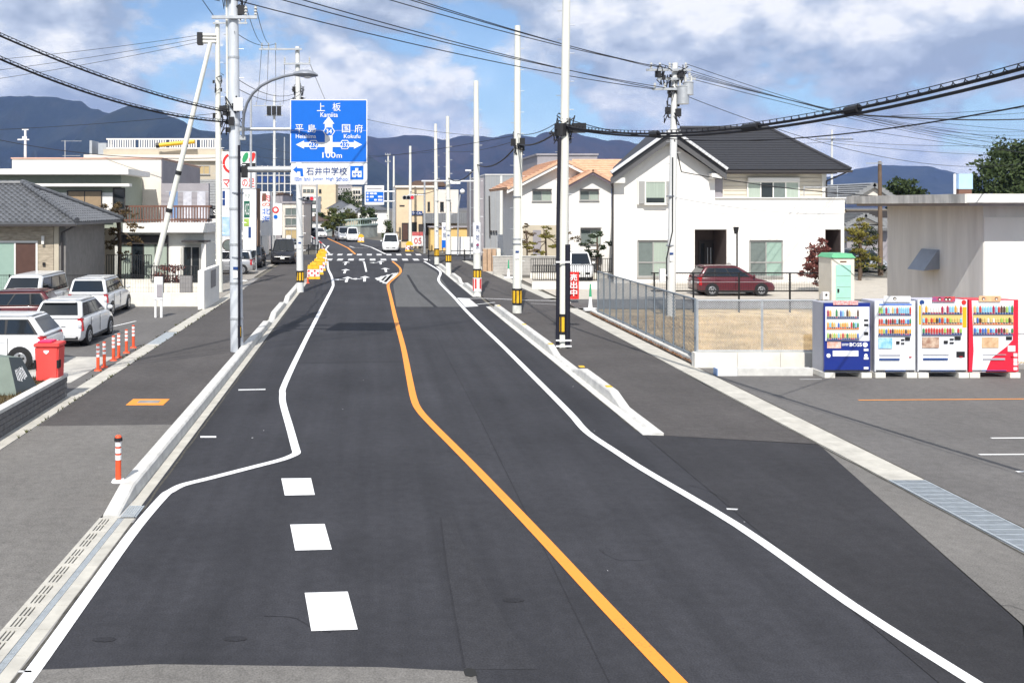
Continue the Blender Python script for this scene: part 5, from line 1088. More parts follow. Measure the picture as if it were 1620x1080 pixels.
# wing roof with pale ridge-side verge tiles
pkr = (pk[0], GZ(207, WH)); eL = (GX(962, WH), GZ(275, WH)); eR = (GX(1143, WH), GZ(268, WH))
for e in (eL, eR):
    bk = (e[0]+.6, WH+1.2) if e is eL else (e[0], WH+2.0); fz = lambda x: e[1]+(pkr[1]-e[1])*(x-e[0])/(pkr[0]-e[0]); r_ = build(MB().slab([(e[0], WH-.75, e[1]), (bk[0], bk[1], fz(bk[0])), (pkr[0], yv, pkr[1]), (pkr[0], WH-.75, pkr[1])], .2), 'wing_roof', 'slate', wh)
    n = 17; s = -1 if e is eL else 1
    vt = mesh_of(MB().box(-.13, .13, -.16, .10, -.04, .11), 'verge_tile', mat('tile_pale', (.62, .63, .65), .4, var=.1)); a_ = math.atan2(pkr[1]-e[1], pkr[0]-e[0])
    for i in range(n):
        t = (i+.5)/n; o = piece(vt, 'verge_tile', (e[0]+(pkr[0]-e[0])*t-21, WH-.72-61, e[1]+(pkr[1]-e[1])*t+.03), r_); o.rotation_euler = (0, -a_ if e is eL else -a_, 0)
    bp = MB(); bp.prismy([(e[0], e[1]-.22), (pkr[0], pkr[1]-.22), (pkr[0], pkr[1]-.62), (e[0], e[1]-.62)], WH-.68, WH-.6); build(bp, 'barge_board', mat('barge_grey', (.10, .10, .105), .7, var=.05), wh)
    build(MB().box(e[0]+(.25 if e is eL else -.85), e[0]+(.85 if e is eL else -.25), WH-.6, WH+.05, e[1]-.55, e[1]-.25), 'eave_box', 'frame_white', wh)
build(MB().tube([(eL[0]+.1, WH-.3, eL[1]-.3), (x0-.08, WH-.1, eL[1]-.9), (x0-.08, WH-.1, .1)], .05, 6), 'downpipe', 'frame_dark', wh)
build(MB().box(xm-.001, xm+.5, WH+.1, WH+2.2, zB, GZ(270, WH)), 'dark_return', 'wall_grey', wh)
win(wh, GX(1020, WH), GX(1050, WH), GZ(321, WH), GZ(288, WH), WH-.2, 1, 'frame_white', ('curtain_glass',), .08)
build(MB().box(GX(1007, WH), GX(1058, WH), WH-.2, WH-.002, GZ(324, WH), GZ(285, WH)), 'bay_box', 'frame_white', wh)
for a, b in ((1009, 1018), (1052, 1057)): build(MB().box(GX(a, WH), GX(b, WH), WH-.27, WH-.21, GZ(322, WH), GZ(287, WH)), 'shutter', 'frame_alu', wh)
build(MB().box(GX(1021, WH), GX(1049, WH), WH-.225, WH-.216, GZ(321, WH), GZ(313, WH)), 'lower_pane', 'glass', wh)
for a, b, pm in ((1010, 1056, ('grey_glass', 'curtain_glass')), (1187, 1236, ('grey_glass', 'green_glass'))):
    y_ = WH if a < 1100 else WH+.04
    win(wh, GX(a, y_), GX(b, y_), GZ(436, y_), GZ(383, y_), y_, 2, 'frame_alu', pm, .08)
    build(MB().box(GX(a-1.5, y_), GX(b+1.5, y_), y_-.16, y_-.055, GZ(382, y_)+.09, GZ(374.5, y_)), 'shutter_case', 'frame_white', wh)
    build(MB().box(GX(a, y_), GX(b, y_), y_-.05, y_-.02, GZ(416, y_), GZ(414, y_)), 'mid_rail', 'frame_alu', wh)
# recessed entrance
DY = WH+2.2
dr_ = build(MB().box(GX(1105, DY), GX(1137, DY), DY-.04, DY, .12, GZ(380, DY)), 'front_door', 'frame_dark', wh)
for a in (1108, 1127): build(MB().box(GX(a, DY), GX(a+6, DY), DY-.06, DY-.042, .6, GZ(385, DY)), 'door_glass', 'glass', dr_)
for a in (1118.5, 1123.5): build(MB().cyl((GX(a, DY), DY-.1, .7), (GX(a, DY), DY-.1, 2.0), .03, n=6), 'handle', 'galv', dr_)
# lamp post by the door
lpz = thing('garden_lamp', 'black lantern post in front of the white house entrance', 'lamp post', (GX(1166, 54), 54, 0)); build(MB().cyl((GX(1166, 54), 54, -.05), (GX(1166, 54), 54, GZ(370, 54)), .05, n=8), 'post', 'black', lpz); build(MB().cyl((GX(1164.5, 54), 54, GZ(370, 54)), (GX(1164.5, 54), 54, GZ(359, 54)), .10, .17, 8), 'lantern', 'black', lpz)
# ---- grey flat roofed building on the right
gb = thing('flat_roofed_store', 'flat roofed store with stained grey side wall and bright white front behind the drink machines', 'building', (22, 30, 0))
GXc, GYc = 17.73, 27.5
build(MB().box(GXc, 40, GYc, GYc+5.1, -.06, 4.52), 'wall', 'stained_wall', gb)
build(MB().box(GXc+.02, 40, GYc-.03, GYc-.002, .0, 4.2), 'front_wall', 'wall_white', gb)
build(MB().box(GXc-1.15, 41, GYc-1.0, GYc+5.6, 4.6, 4.86), 'roof_slab', 'dirty_conc', gb)
build(MB().box(GXc-1.1, 41, GYc-1.012, GYc-1.002, 4.62, 4.85), 'front_fascia', 'wall_white', gb)
build(MB().box(GXc-.9, 40.5, GYc-.8, GYc+5.4, 4.52, 4.6), 'soffit', 'wall_grey', gb)
hd = MB(); xw = GXc
hd.add([(xw, 29.6, 3.15), (xw, 30.5, 3.15), (xw, 29.6, 2.55), (xw, 30.5, 2.55), (xw-.5, 29.6, 2.5), (xw-.5, 30.5, 2.5), (xw-.05, 29.6, 3.15), (xw-.05, 30.5, 3.15)], [(6, 7, 5, 4), (0, 6, 4, 2), (1, 3, 5, 7), (0, 1, 7, 6), (2, 4, 5, 3)])
build(hd, 'vent_hood', mat('hood', (.30, .33, .38), .4, .4, var=.1), gb)
bt = thing('roof_sign', 'pale blue box sign standing on the store roof line', 'sign', (GX(1525, 31), 31, 4.86))
build(MB().box(GX(1517, 31), GX(1539, 31), 31, 31.3, GZ(303, 31)+.08, GZ(275, 31)), 'panel', mat('pale_blue', (.38, .55, .78), .5, var=.1), bt); build(MB().box(GX(1518, 31), GX(1538, 31), 31.02, 31.28, 4.86, GZ(303, 31)+.08), 'foot', 'rail_brown', bt)
build(MB().tube([(GX(1513.5, 31), 31.1, 4.86), (GX(1513.5, 31), 31.1, GZ(275, 31))], .04, 6), 'edge_post', 'white', bt)
# ---- traditional houses at the gap right of the white house
th = thing('traditional_house', 'old house with layered grey tile roofs behind the wooden pole', 'house', (38, 80, 0))
build(MB().box(GX(1332, 76), GX(1420, 76), 76, 84, -.06, GZ(332, 76)), 'wall', mat('old_wall', (.30, .25, .18), .9, var=.2), th)
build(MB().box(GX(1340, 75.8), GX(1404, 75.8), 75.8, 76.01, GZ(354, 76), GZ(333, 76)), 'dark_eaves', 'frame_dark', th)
def grf(px0, pxm, px1, pye, pyp, y0, y1, m='tile_light'):
    for a in (px0, px1):
        e = (GX(a, y0), GZ(pye, y0)); p = (GX(pxm, y0), GZ(pyp, y0)); r_ = slope(th, e, p, y0, y1, m, 'roof', .3)
        courses(r_, [(e[0], y0, e[1]), (e[0], y1, e[1]), (p[0], y1, p[1]), (p[0], y0, p[1])], 8, m, .1)
    build(MB().prismy([(GX(px0+8, y0), GZ(pye+1, y0)), (GX(px1-8, y0), GZ(pye+1, y0)), (GX(pxm, y0), GZ(pyp+6, y0))], y0+.3, y0+.5), 'gable_wall', 'wall_cream', th)
grf(1336, 1384, 1428, 318, 289, 75.5, 84); grf(1337, 1370, 1407, 354, 337, 72.5, 75.7); 
q = [(GX(1335, 72), 72, GZ(362, 72)), (GX(1408, 72), 72, GZ(362, 72)), (GX(1408, 75), 75, GZ(345, 75)), (GX(1335, 75), 75, GZ(345, 75))]
r_ = build(MB().slab(q, .15), 'roof', 'tile_light', th); courses(r_, q, 6, 'tile_light', .08)
build(MB().box(GX(1340, 72.8), GX(1405, 72.8), 72.8, 75.6, -.06, GZ(360, 72.8)), 'porch_wall', 'wall_grey', th)
# ---------------------------------------------------------------- cars
mat('car_white', (.78, .79, .80), .25, var=0, coat=.6); mat('car_red', (.105, .016, .024), .28, var=0, coat=.7); mat('car_maroon', (.10, .015, .02), .28, var=0, coat=.6)
mat('car_silver', (.45, .46, .48), .28, .5, var=0, coat=.5); mat('car_black', (.015, .015, .018), .25, var=0, coat=.6)
mat('car_glass', (.014, .017, .02), .04, var=0, spec=.7); mat('trim', (.02, .02, .022), .5, var=0); mat('tail_red', (.45, .01, .015), .2, var=0, coat=.5); mat('head_glass', (.55, .58, .62), .12, var=0, coat=.5); mat('rim', (.42, .43, .45), .35, .7, var=0); mat('plate', (.75, .76, .72), .5, var=0)
def car(label, x, y, rz, paint, style='hatch', L=3.95, W=1.68, H=1.52, group=None, z0=0.0, name='parked_car', cat='car'):
    """local frame: +y is the front"""
    o = thing(name, label, cat, (x, y, z0), rz, group); h = L/2; w_ = W/2
    S = {'hatch': dict(belt=.95, hood=.86, nose=.62, hb=.52, gh=(-.495, .26, -.385, .03)),      # greenhouse: rear base, front base, rear top, front top (of L)
         'wagon': dict(belt=.98, hood=.90, nose=.66, hb=.50, gh=(-.49, .24, -.45, .06)),
         'van':   dict(belt=1.02, hood=.98, nose=.72, hb=.5, gh=(-.495, .33, -.475, .17)),
         'kei':   dict(belt=1.0, hood=.95, nose=.75, hb=.5, gh=(-.495, .34, -.48, .22)),
         'suv':   dict(belt=.95, hood=.9, nose=.7, hb=.5, gh=(-.495, .26, -.40, .07)),
         'truck': dict(belt=1.0, hood=1.0, nose=.8, hb=.5, gh=(.05, .44, .08, .36))}[style]
    b, hood, nose = S['belt'], S['hood'], S['nose']; g0, g1, t0, t1 = [q*L for q in S['gh']]
    st = [(-h, .80, .34, b-.30), (-h+.05, .92, .24, b-.08), (-h+.22, .985, .20, b-.01), (-h*.5, 1.0, .19, b), (0, 1.0, .18, b), (g1-.25, 1.0, .18, b-.01), (g1+.1, .995, .18, hood+.02), (h-.45, .975, .19, (hood*.6+nose*.4)), (h-.16, .92, .2, nose+.03), (h-.04, .80, .24, nose-.10), (h, .66, .32, nose-.2)]
    rings = []
    for yy, wf_, zb, zt in st:
        ww = w_*wf_; mid = zb+.55*(zt-zb)
        half = [(ww*.86, zb), (ww*.97, zb+.10), (ww, mid), (ww*.985, zt-.09), (ww*.94, zt-.02), (ww*.84, zt)]
        ring = [(px, yy, pz) for px, pz in half] + [(-px, yy, pz) for px, pz in reversed(half)]
        rings.append(ring)
    bd = build(MB().loft(rings), 'body', paint, o, local=True, smooth=True)
    wb, wt = w_*.93, w_*.76; zt = H
    B = [Vector((-wb, g0+.02, b-.03)), Vector((wb, g0+.02, b-.03)), Vector((wb, g1, b-.05)), Vector((-wb, g1, b-.05))]
    T = [Vector((-wt, t0, zt-.06)), Vector((wt, t0, zt-.06)), Vector((wt, t1, zt-.06)), Vector((-wt, t1, zt-.06))]
    tc_ = (t0+t1)/2; T2 = [Vector((v.x*.88, tc_+(v.y-tc_)*.92, zt-.02)) for v in T]; T3 = [Vector((v.x*.5, tc_+(v.y-tc_)*.6, zt+.01)) for v in T]
    mb = MB(); mb.loft([B, T, T2, T3])
    me = build(mb, 'cabin', paint, o, local=True)
    bm = bmesh.new(); bm.from_mesh(me.data); bmesh.ops.bevel(bm, geom=[e for e in bm.edges], offset=.085, segments=4, affect='EDGES', profile=.5)
    for f_ in bm.faces: f_.smooth = True
    bm.to_mesh(me.data); bm.free()
    def glass(p, u0, u1, v0, v1, nm, m='car_glass', off=.012):
        a, b_, c_, d = p; n_ = (b_-a).cross(d-a).normalized()
        f = lambda u, v: a.lerp(b_, u).lerp(d.lerp(c_, u), v) + n_*off
        build(MB().add([f(u0, v0), f(u1, v0), f(u1-.01, v1), f(u0+.01, v1)], [(0, 1, 2, 3)]), nm, m, o, local=True)
    fr = (B[3], B[2], T[2], T[3]); re = (B[1], B[0], T[0], T[1])
    def fix(p):   # outward winding
        a, b_, c_, d = p; n_ = (b_-a).cross(d-a); ctr = (a+b_+c_+d)/4 - Vector((0, (g0+g1)/2, b))
        return p if n_.dot(ctr) > 0 else (b_, a, d, c_)
    glass(fix(fr), .07, .93, .06, .92, 'windscreen'); glass(fix(re), .07, .93, .2, .92, 'rear_window')
    for s, (p) in ((1, (B[1], B[2], T[2], T[1])), (-1, (B[0], B[3], T[3], T[0]))):
        p = fix(p); fl = (p[0] - (B[1] if s > 0 else B[0])).length < .01
        rg = ((.07, .31), (.325, .61), (.625, .92)) if style in ('wagon', 'van', 'suv') else ((.09, .27), (.285, .565), (.58, .89))
        if style in ('truck',): rg = ((.12, .88),)
        if style != 'truck': glass(p, *((rg[0][0]-.025, rg[-1][1]+.02) if fl else (1-rg[-1][1]-.02, 1-rg[0][0]+.025)), .12, .90, 'window_band', 'trim', .009)
        for a, c_ in rg:
            if not fl: a, c_ = 1-c_, 1-a
            glass(p, a, c_, .16, .86, 'side_window')
    wy = (-h+.72, h-.78); wr = .30 if style != 'van' else .315
    for yy in wy:
        for s in (-1, 1):
            ar = MB(); ar.cyl((s*(w_-.25), yy, wr+.03), (s*(w_+.004), yy, wr+.02), wr+.045, n=20); build(ar, 'wheel_arch', 'trim', o, local=True)
            ty = MB(); ty.cyl((s*(w_-.19), yy, wr), (s*(w_+.012), yy, wr), wr, n=20); t_ = build(ty, 'wheel', 'rubber', o, local=True, smooth=True)
            rm = MB(); rm.cyl((s*(w_+.008), yy, wr), (s*(w_+.022), yy, wr), wr*.66, wr*.6, 16); rr = build(rm, 'rim', 'rim', t_, local=True)
            for k in range(5):
                a = k*2*math.pi/5+.3; cx, cz = yy+wr*.38*math.cos(a), wr+wr*.38*math.sin(a)
                rm2 = MB(); rm2.cyl((s*(w_+.018), cx, cz), (s*(w_+.026), cx, cz), wr*.12, n=6); build(rm2, 'rim_hole', 'trim', t_, local=True)
    for s in (-1, 1):
        build(MB().hexa([(s*w_*.55, h-.12, nose-.17), (s*w_*.90, h-.22, nose-.17), (s*w_*.93, h-.40, nose-.12), (s*w_*.6, h-.25, nose-.12)], [(s*w_*.55, h-.14, nose-.02), (s*w_*.90, h-.26, nose+.02), (s*w_*.955, h-.48, nose+.06), (s*w_*.6, h-.3, nose+.02)]), 'headlight', 'head_glass', o, local=True)
        tz = (b-.42, b-.02) if style == 'hatch' else (b-.36, b-.03) if style in ('wagon', 'van', 'kei', 'suv') else (b-.5, b-.3)
        build(MB().hexa([(s*w_*.80, -h+.03, tz[0]), (s*w_*.985, -h+.09, tz[0]), (s*w_*.99, -h+.2, tz[0]), (s*w_*.8, -h+.2, tz[0])], [(s*w_*.78, -h+.045, tz[1]), (s*w_*.93, -h+.11, tz[1]), (s*w_*.95, -h+.25, tz[1]), (s*w_*.78, -h+.2, tz[1])]), 'tail_light', 'tail_red', o, local=True)
        mrr = MB(); mrr.sphere((s*(w_+.09), g1-.22, b+.07), .10, 8, 5, 1.0, .55, .75); build(mrr, 'wing_mirror', paint, o, local=True, smooth='all')
        for yy in (-.02*L, -.27*L):
            build(MB().box(s*(w_+.002)-.006, s*(w_+.002)+.006, yy-.006, yy+.006, .34, b-.06), 'door_seam', 'trim', o, local=True)
            build(MB().box(s*(w_)-.012, s*w_+.012, yy+.06, yy+.22, b-.17, b-.135), 'door_handle', paint, o, local=True)
    for s in (-1, 1):
        build(MB().box(s*(w_-.01)-.012, s*(w_-.01)+.012, -h+1.15, h-1.2, .19, .25), 'sill_trim', 'trim', o, local=True)
        build(MB().box(s*w_*.86-.05, s*w_*.86+.05, -h+.005, -h+.06, b-.30, b-.22), 'reversing_lamp', 'head_glass', o, local=True)
    build(MB().box(-w_*.35, w_*.35, -h+.0, -h+.03, b-.29, b-.25), 'tailgate_garnish', 'rim', o, local=True)
    build(MB().box(-w_*.55, w_*.55, h-.09, h-.0, .40, .53), 'grille', 'trim', o, local=True)
    build(MB().box(-w_*.75, w_*.75, h-.14, h-.04, .20, .33), 'lower_grille', 'trim', o, local=True)
    build(MB().box(-.165, .165, h+.0, h+.012, .42, .58), 'number_plate', 'plate', o, local=True)
    build(MB().box(-.165, .165, -h-.012, -h+.01, .55, .71), 'number_plate', 'plate', o, local=True)
    build(MB().box(-w_*.8, w_*.8, -h+.01, -h+.06, .26, .36), 'bumper_strip', 'trim', o, local=True)
    wp_ = MB(); wp_.tube([(0, g1+.02, b+.0), (-wb*.5, g1-.03, b+.05)], .012, 4); build(wp_, 'wiper', 'trim', o, local=True)
    if style == 'hatch': build(MB().box(-w_*.6, w_*.6, t0-.14, t0+.06, H-.09, H-.055), 'spoiler', paint, o, local=True)
    return o
car('white compact hatchback seen from behind next to the orange posts', GX(117, 32), 32.2, 0, 'car_white', 'hatch', 4.0, 1.70, 1.50)
car('white estate car with tall red tail lights parked behind the white hatchback', GX(157, 40), 40.3, R(1), 'car_white', 'wagon', 4.3, 1.69, 1.62)
car('white minivan facing out of the car park by the stone-clad wall', GX(40, 37.6), 38.4, R(180), 'car_white', 'van', 4.5, 1.70, 1.80)
car('dark maroon car nearly hidden behind the near white estate car', GX(6, 34.5), 34.6, R(96), 'car_maroon', 'hatch', 3.9, 1.68, 1.50)
car('near white estate car parked side-on behind the red bin', -11.25, 26.9, R(90), 'car_white', 'suv', 4.6, 1.72, 1.50)
car('dark red hatchback parked side-on in front of the white house', GX(1159, 48.4), 48.6, R(-90), 'car_red', 'hatch', 3.98, 1.69, 1.53)
car('white van with black windscreen behind the green railing', GX(918, 58), 59, R(180), 'car_white', 'kei', 3.4, 1.48, 1.75)
car('white minivan waiting at the junction facing this way', GX(619, 94), 95.8, R(178), 'car_white', 'van', 4.6, 1.72, 1.80, name='moving_car')
car('white van just behind another on the far bend', GX(557, 121), 123, R(182), 'car_white', 'kei', 3.6, 1.6, 1.85, name='moving_car')
car('silver van leading on the far bend with dark side', GX(541, 123), 126, R(190), 'car_silver', 'van', 4.4, 1.7, 1.85, name='moving_car')
car('small white car far off on the bend beyond the left signal', GX(503, 134), 136, R(200), 'car_white', 'hatch', 3.8, 1.6, 1.5, name='moving_car')
car('silver car under the tower sign by the left pavement', GX(350, 63), 64, R(90), 'car_silver', 'wagon', 4.2, 1.68, 1.6)
car('dark car with white lower body beside the brown post sign', GX(397, 70), 71, R(180), 'car_black', 'hatch', 3.8, 1.66, 1.55)
car('black van parked beside the lettered banner', GX(447, 74), 76, R(180), 'car_black', 'van', 4.3, 1.9, 1.95)
car('blue-white car tucked beside the old tiled house', GX(1378, 66), 67, R(180), 'car_silver', 'hatch', 3.9, 1.66, 1.55)
# ---------------------------------------------------------------- drink vending machines
mat('vm_blue', (.012, .03, .22), .35, var=.03, coat=.3); mat('vm_white', (.80, .81, .84), .35, var=.02, coat=.3); mat('vm_red', (.78, .02, .05), .35, var=.03, coat=.3); mat('vm_side', (.40, .40, .44), .5, var=.05); mat('vm_side_w', (.52, .52, .60), .5, var=.05)
mat('vm_win', (.70, .70, .68), .3, var=.05)
DR = [mat('drink%d' % i, c, .35, var=0) for i, c in enumerate(((.55, .06, .05), (.75, .35, .05), (.05, .25, .10), (.06, .16, .5), (.10, .05, .03), (.65, .5, .2), (.25, .55, .75), (.72, .72, .7), (.4, .03, .08), (.35, .55, .12)))]
def vending(label, px0, px1, pyt, pyb, body, side, style):
    Y = 25.0; x0, x1 = GX(px0, Y), GX(px1, Y); wd = x1-x0; z0 = .13; z1 = GZ(pyt, Y)
    o = thing('vending_machine', label, 'vending machine', ((x0+x1)/2, Y+.35, 0), 0)
    rnd = random.Random(px0)
    bm = MB(); bm.box(x0+.02, x1-.02, Y+.06, Y+.72, z0, z1-.01); c = build(bm, 'cabinet', side, o)
    build(MB().box(x0, x1, Y, Y+.055, z0+.03, z1), 'door', body, o)
    build(MB().box(x0+.02, x1-.02, Y-.012, Y-.002, z0+.035, z0+.07), 'kick_strip', 'trim' if style != 'red' else 'vm_red', o)
    for a in (x0-.02, x1-.26): build(MB().box(a+.01, a+.28, Y-.05, Y+.74, 0, z0), 'foot_block', 'concrete_white', o)
    hgt = z1-z0; X = lambda f: x0+wd*f; Z = lambda f: z0+hgt*f
    # display window with three shelves of drinks
    wx0, wx1, wz0, wz1 = (X(.04), X(.74), Z(.47), Z(.93)) if style == 'blue' else (X(.07), X(.88), Z(.52), Z(.94))
    if style == 'blue': build(MB().box(X(.02), X(.98), Y-.014, Y-.002, Z(.455), Z(.945)), 'white_face', 'vm_white', o)
    if style == 'red': build(MB().prismy([(X(.05), Z(.99)), (X(.90), Z(.99)), (X(.88), Z(.45)), (X(.76), Z(.36)), (X(.45), Z(.2)), (X(.33), Z(.01)), (X(.06), Z(.01)), (X(.09), Z(.3))][::-1], Y-.012, Y-.002), 'white_face', 'vm_white', o)
    d = build(MB().box(wx0, wx1, Y-.030, Y-.016, wz0, wz1), 'display_window', 'vm_win', o)
    rows = 3; rh = (wz1-wz0)/rows
    tint = {'blue': (7, 1, 5), 'aqua': (6, 0, 1), 'gold': (7, 5, 0), 'red': (6, 5, 8)}[style]
    for r_ in range(rows):
        zb = wz0+rh*r_
        build(MB().box(wx0, wx1, Y-.05, Y-.031, zb, zb+.018), 'shelf', ('vm_blue', 'paint_orange', 'sign_navy')[r_], d)
        build(MB().box(wx0, wx1, Y-.034, Y-.0305, zb+.05, zb+rh*.98), 'backing_card', DR[(7, tint[2-r_], 7)[(r_+px0) % 3]] if rnd.random() < .7 else 'vm_win', d)
        n = 15; cw = (wx1-wx0)/n
        for k in range(n):
            mi = tint[2-r_] if rnd.random() < .35 else rnd.randrange(10); tall = rh*(.66 if r_ == 2 else .48)*rnd.uniform(.85, 1.0); cx = wx0+cw*(k+.5)
            b_ = MB(); b_.cyl((cx, Y-.048, zb+.06), (cx, Y-.048, zb+.06+tall*.75), cw*.40, n=7); b_.cyl((cx, Y-.048, zb+.06+tall*.75), (cx, Y-.048, zb+.06+tall), cw*.34, cw*.14, 7)
            sd = build(b_, 'sample_drink', DR[mi], d)
            build(MB().box(cx-cw*.3, cx+cw*.3, Y-.056, Y-.050, zb+.025, zb+.045), 'button', 'sign_navy' if rnd.random() < .6 else 'vm_red', d)
    # coin panel, slot, posters, take-out flap
    cxp = X(.80) if style == 'blue' else X(.74)
    if style == 'blue':
        for f, h_ in ((.74, .025), (.67, .03), (.54, .045)): build(MB().box(X(.86), X(.95), Y-.028, Y-.015, Z(f), Z(f)+hgt*h_), 'control_panel', 'black', o)
        build(MB().box(X(.06), X(.36), Y-.012, Y-.002, Z(.35), Z(.44)), 'poster', mat('poster_a', (.75, .70, .66), .5, var=.1, scale=6, col2=(.72, .25, .14)), o)
        text('BOSS', X(.55), X(.82), Z(.375), Z(.43), Y-.003, 'white', o, .03); text('SUNTORY', X(.38), X(.53), Z(.385), Z(.42), Y-.003, 'white', o, .02)
        build(MB().cyl((X(.89), Y+.001, Z(.40)), (X(.89), Y-.014, Z(.40)), .065, n=14), 'round_badge', 'white', o)
        build(MB().box(X(.18), X(.74), Y-.014, Y-.002, Z(.235), Z(.315)), 'take_out_flap', 'vm_white', o)
        build(MB().cyl((X(.09), Y+.001, Z(.245)), (X(.09), Y-.012, Z(.245)), .055, n=12), 'round_badge', 'white', o)
        for f in (.31, .19, .05): build(MB().box(X(.86), X(.96), Y-.012, Y-.002, Z(f), Z(f)+.06), 'sticker', 'white', o)
        build(MB().cyl((X(.91), Y+.001, Z(.245)), (X(.91), Y-.012, Z(.245)), .05, .02, 10), 'sticker', 'white', o)
    else:
        pc = {'aqua': mat('poster_b', (.10, .38, .72), .5, var=.1, scale=5, col2=(.55, .8, .9)), 'gold': mat('poster_c', (.7, .55, .42), .5, var=.1, scale=7, col2=(.25, .10, .06)), 'red': mat('poster_d', (.75, .55, .35), .5, var=.1, scale=6, col2=(.5, .28, .14))}[style]
        dx = .17 if style == 'red' else 0
        build(MB().box(X(.08+dx), X(.42+dx), Y-.024, Y-.014, Z(.34), Z(.485)), 'poster', pc, o)
        for a, b, f, h_ in ((.52, .60, .40, .04), (.64, .72, .45, .02), (.64, .72, .40, .02), (.74, .86, .45, .045)):
            if style == 'red' and a < .7: continue
            build(MB().box(X(a), X(b), Y-.026, Y-.014, Z(f), Z(f+h_)), 'control_panel', 'black', o)
        build(MB().box(X(.10+dx), X(.62+dx*.7), Y-.026, Y-.014, Z(.245), Z(.252)), 'slot_line', 'vm_side', o)
        build(MB().box(X(.10+dx), X(.60+dx*.7), Y-.026, Y-.014, Z(.175), Z(.20)), 'take_out_flap', 'sign_navy' if style != 'red' else 'vm_side', o)
        build(MB().box(X(.25), X(.75), Y-.026, Y-.014, Z(.025), Z(.037)), 'vent_slot', 'sign_navy', o)
        build(MB().box(X(.84), X(.9), Y-.02, Y-.012, Z(.21), Z(.225)), 'maker_mark', 'tail_red', o)
        if style == 'gold':
            build(MB().box(X(.905), X(.985), Y-.01, Y-.002, Z(.62), Z(.9)), 'gold_panel', 'yellow', o); build(MB().box(X(.02), X(.06), Y-.01, Y-.002, Z(.66), Z(.92)), 'gold_panel', 'yellow', o)
            build(MB().box(X(.78), X(.95), Y-.01, Y-.002, Z(.21), Z(.29)), 'black_sticker', 'black', o)
            for a, m_ in ((.08, 'sign_navy'), (.93, 'red')): build(MB().cyl((X(a), Y+.001, Z(.965)), (X(a), Y-.02, Z(.965)), .06, n=12), 'round_badge', m_, o)
        if style == 'aqua': build(MB().box(X(.10), X(.9), Y-.028, Y-.0155, Z(.945), Z(.96)), 'blue_header', 'sign_blue', o)
        if style == 'red':
            build(MB().box(X(.78), X(.93), Y-.02, Y-.002, Z(.29), Z(.37)), 'white_sticker', 'white', o)
            for f in (.22, .15, .10, .03): build(MB().box(X(.90), X(.975), Y-.012, Y-.002, Z(f), Z(f+.045)), 'sticker', 'white', o)
    # card on top
    tw = {'blue': (.18, .72, .06), 'aqua': (.2, .86, .07), 'gold': (.28, .74, .07), 'red': (.18, .62, .08)}[style]
    tm = {'blue': mat('topper_a', (.7, .05, .05), .5, var=.1, scale=22, col2=(.75, .72, .7)), 'aqua': 'white', 'gold': mat('topper_c', (.05, .10, .35), .5, var=.1, scale=6, col2=(.7, .08, .05)), 'red': mat('topper_d', (.78, .55, .3), .5, var=.1, scale=8, col2=(.7, .35, .2))}[style]
    zt_ = z1 - (.05 if style != 'aqua' else .0)
    t_ = build(MB().box(X(tw[0]), X(tw[1]), Y-.045, Y-.033, zt_ - (.02 if style == 'aqua' else 0), zt_+tw[2]*hgt*1.0), 'top_card', tm, o)
    if style in ('gold', 'red', 'aqua'):
        for a in ((.42, .55, .62) if style == 'gold' else (.27, .53) if style == 'red' else (.47,)):
            build(MB().cyl((X(a), Y-.046, zt_+tw[2]*hgt*.5), (X(a), Y-.052, zt_+tw[2]*hgt*.5), .045, n=10), 'printed_spot', 'trim' if style != 'red' else 'rail_brown', t_)
            build(MB().cyl((X(a), Y-.053, zt_+tw[2]*hgt*.42), (X(a), Y-.057, zt_+tw[2]*hgt*.42), .026, n=8), 'printed_spot', 'wall_cream', t_)
    return o
vending('dark blue drink vending machine with red top card', 1304, 1376.5, 479, 595, 'vm_blue', 'vm_side', 'blue')
vending('white drink vending machine with light blue poster beside the dark blue one', 1384, 1448, 476, 595, 'vm_white', 'vm_side_w', 'aqua')
vending('white drink vending machine with gold trim beside the red one', 1452, 1530, 474, 595, 'vm_white', 'vm_side_w', 'gold')
vending('red drink vending machine with white swoosh face', 1533, 1611, 474, 593, 'vm_red', 'vm_red', 'red')
# ---------------------------------------------------------------- toilet booth
tb = thing('portable_toilet', 'cream portable toilet cabin with mint green door and green roof', 'portable toilet', (GX(1333, 38.4), 38.4, 0))
tx0, tx1, ty = GX(1315.5, 38.4), GX(1351.5, 38.4), 38.4
mat('mint', (.40, .74, .62), .45, var=.05); mat('booth', (.78, .75, .66), .5, var=.05)
build(MB().box(tx0, tx1, ty, ty+1.1, -.05, 2.42), 'cabin', 'booth', tb)
d = build(MB().box(GX(1322, ty), GX(1346, ty), ty-.03, ty-.002, .2, 2.15), 'door', 'mint', tb)
for z in (.8, 1.25, 1.7): build(MB().box(GX(1323, ty), GX(1345, ty), ty-.036, ty-.031, z, z+.02), 'door_rib', 'green_glass', d)
build(MB().box(GX(1324, ty), GX(1326.5, ty), ty-.07, ty-.031, 1.05, 1.18), 'handle', 'trim', d)
build(MB().box(GX(1329, ty), GX(1339, ty), ty-.01, ty-.002, 2.25, 2.3), 'name_plate', 'rail_brown', tb)
rm = MB(); rm.hexa([(tx0-.04, ty-.05, 2.43), (tx1+.04, ty-.05, 2.43), (tx1+.04, ty+1.15, 2.43), (tx0-.04, ty+1.15, 2.43)], [(tx0+.08, ty+.05, 2.6), (tx1-.08, ty+.05, 2.6), (tx1-.08, ty+1.05, 2.6), (tx0+.08, ty+1.05, 2.6)]); build(rm, 'roof', mat('booth_green', (.12, .42, .22), .5, var=.08), tb)
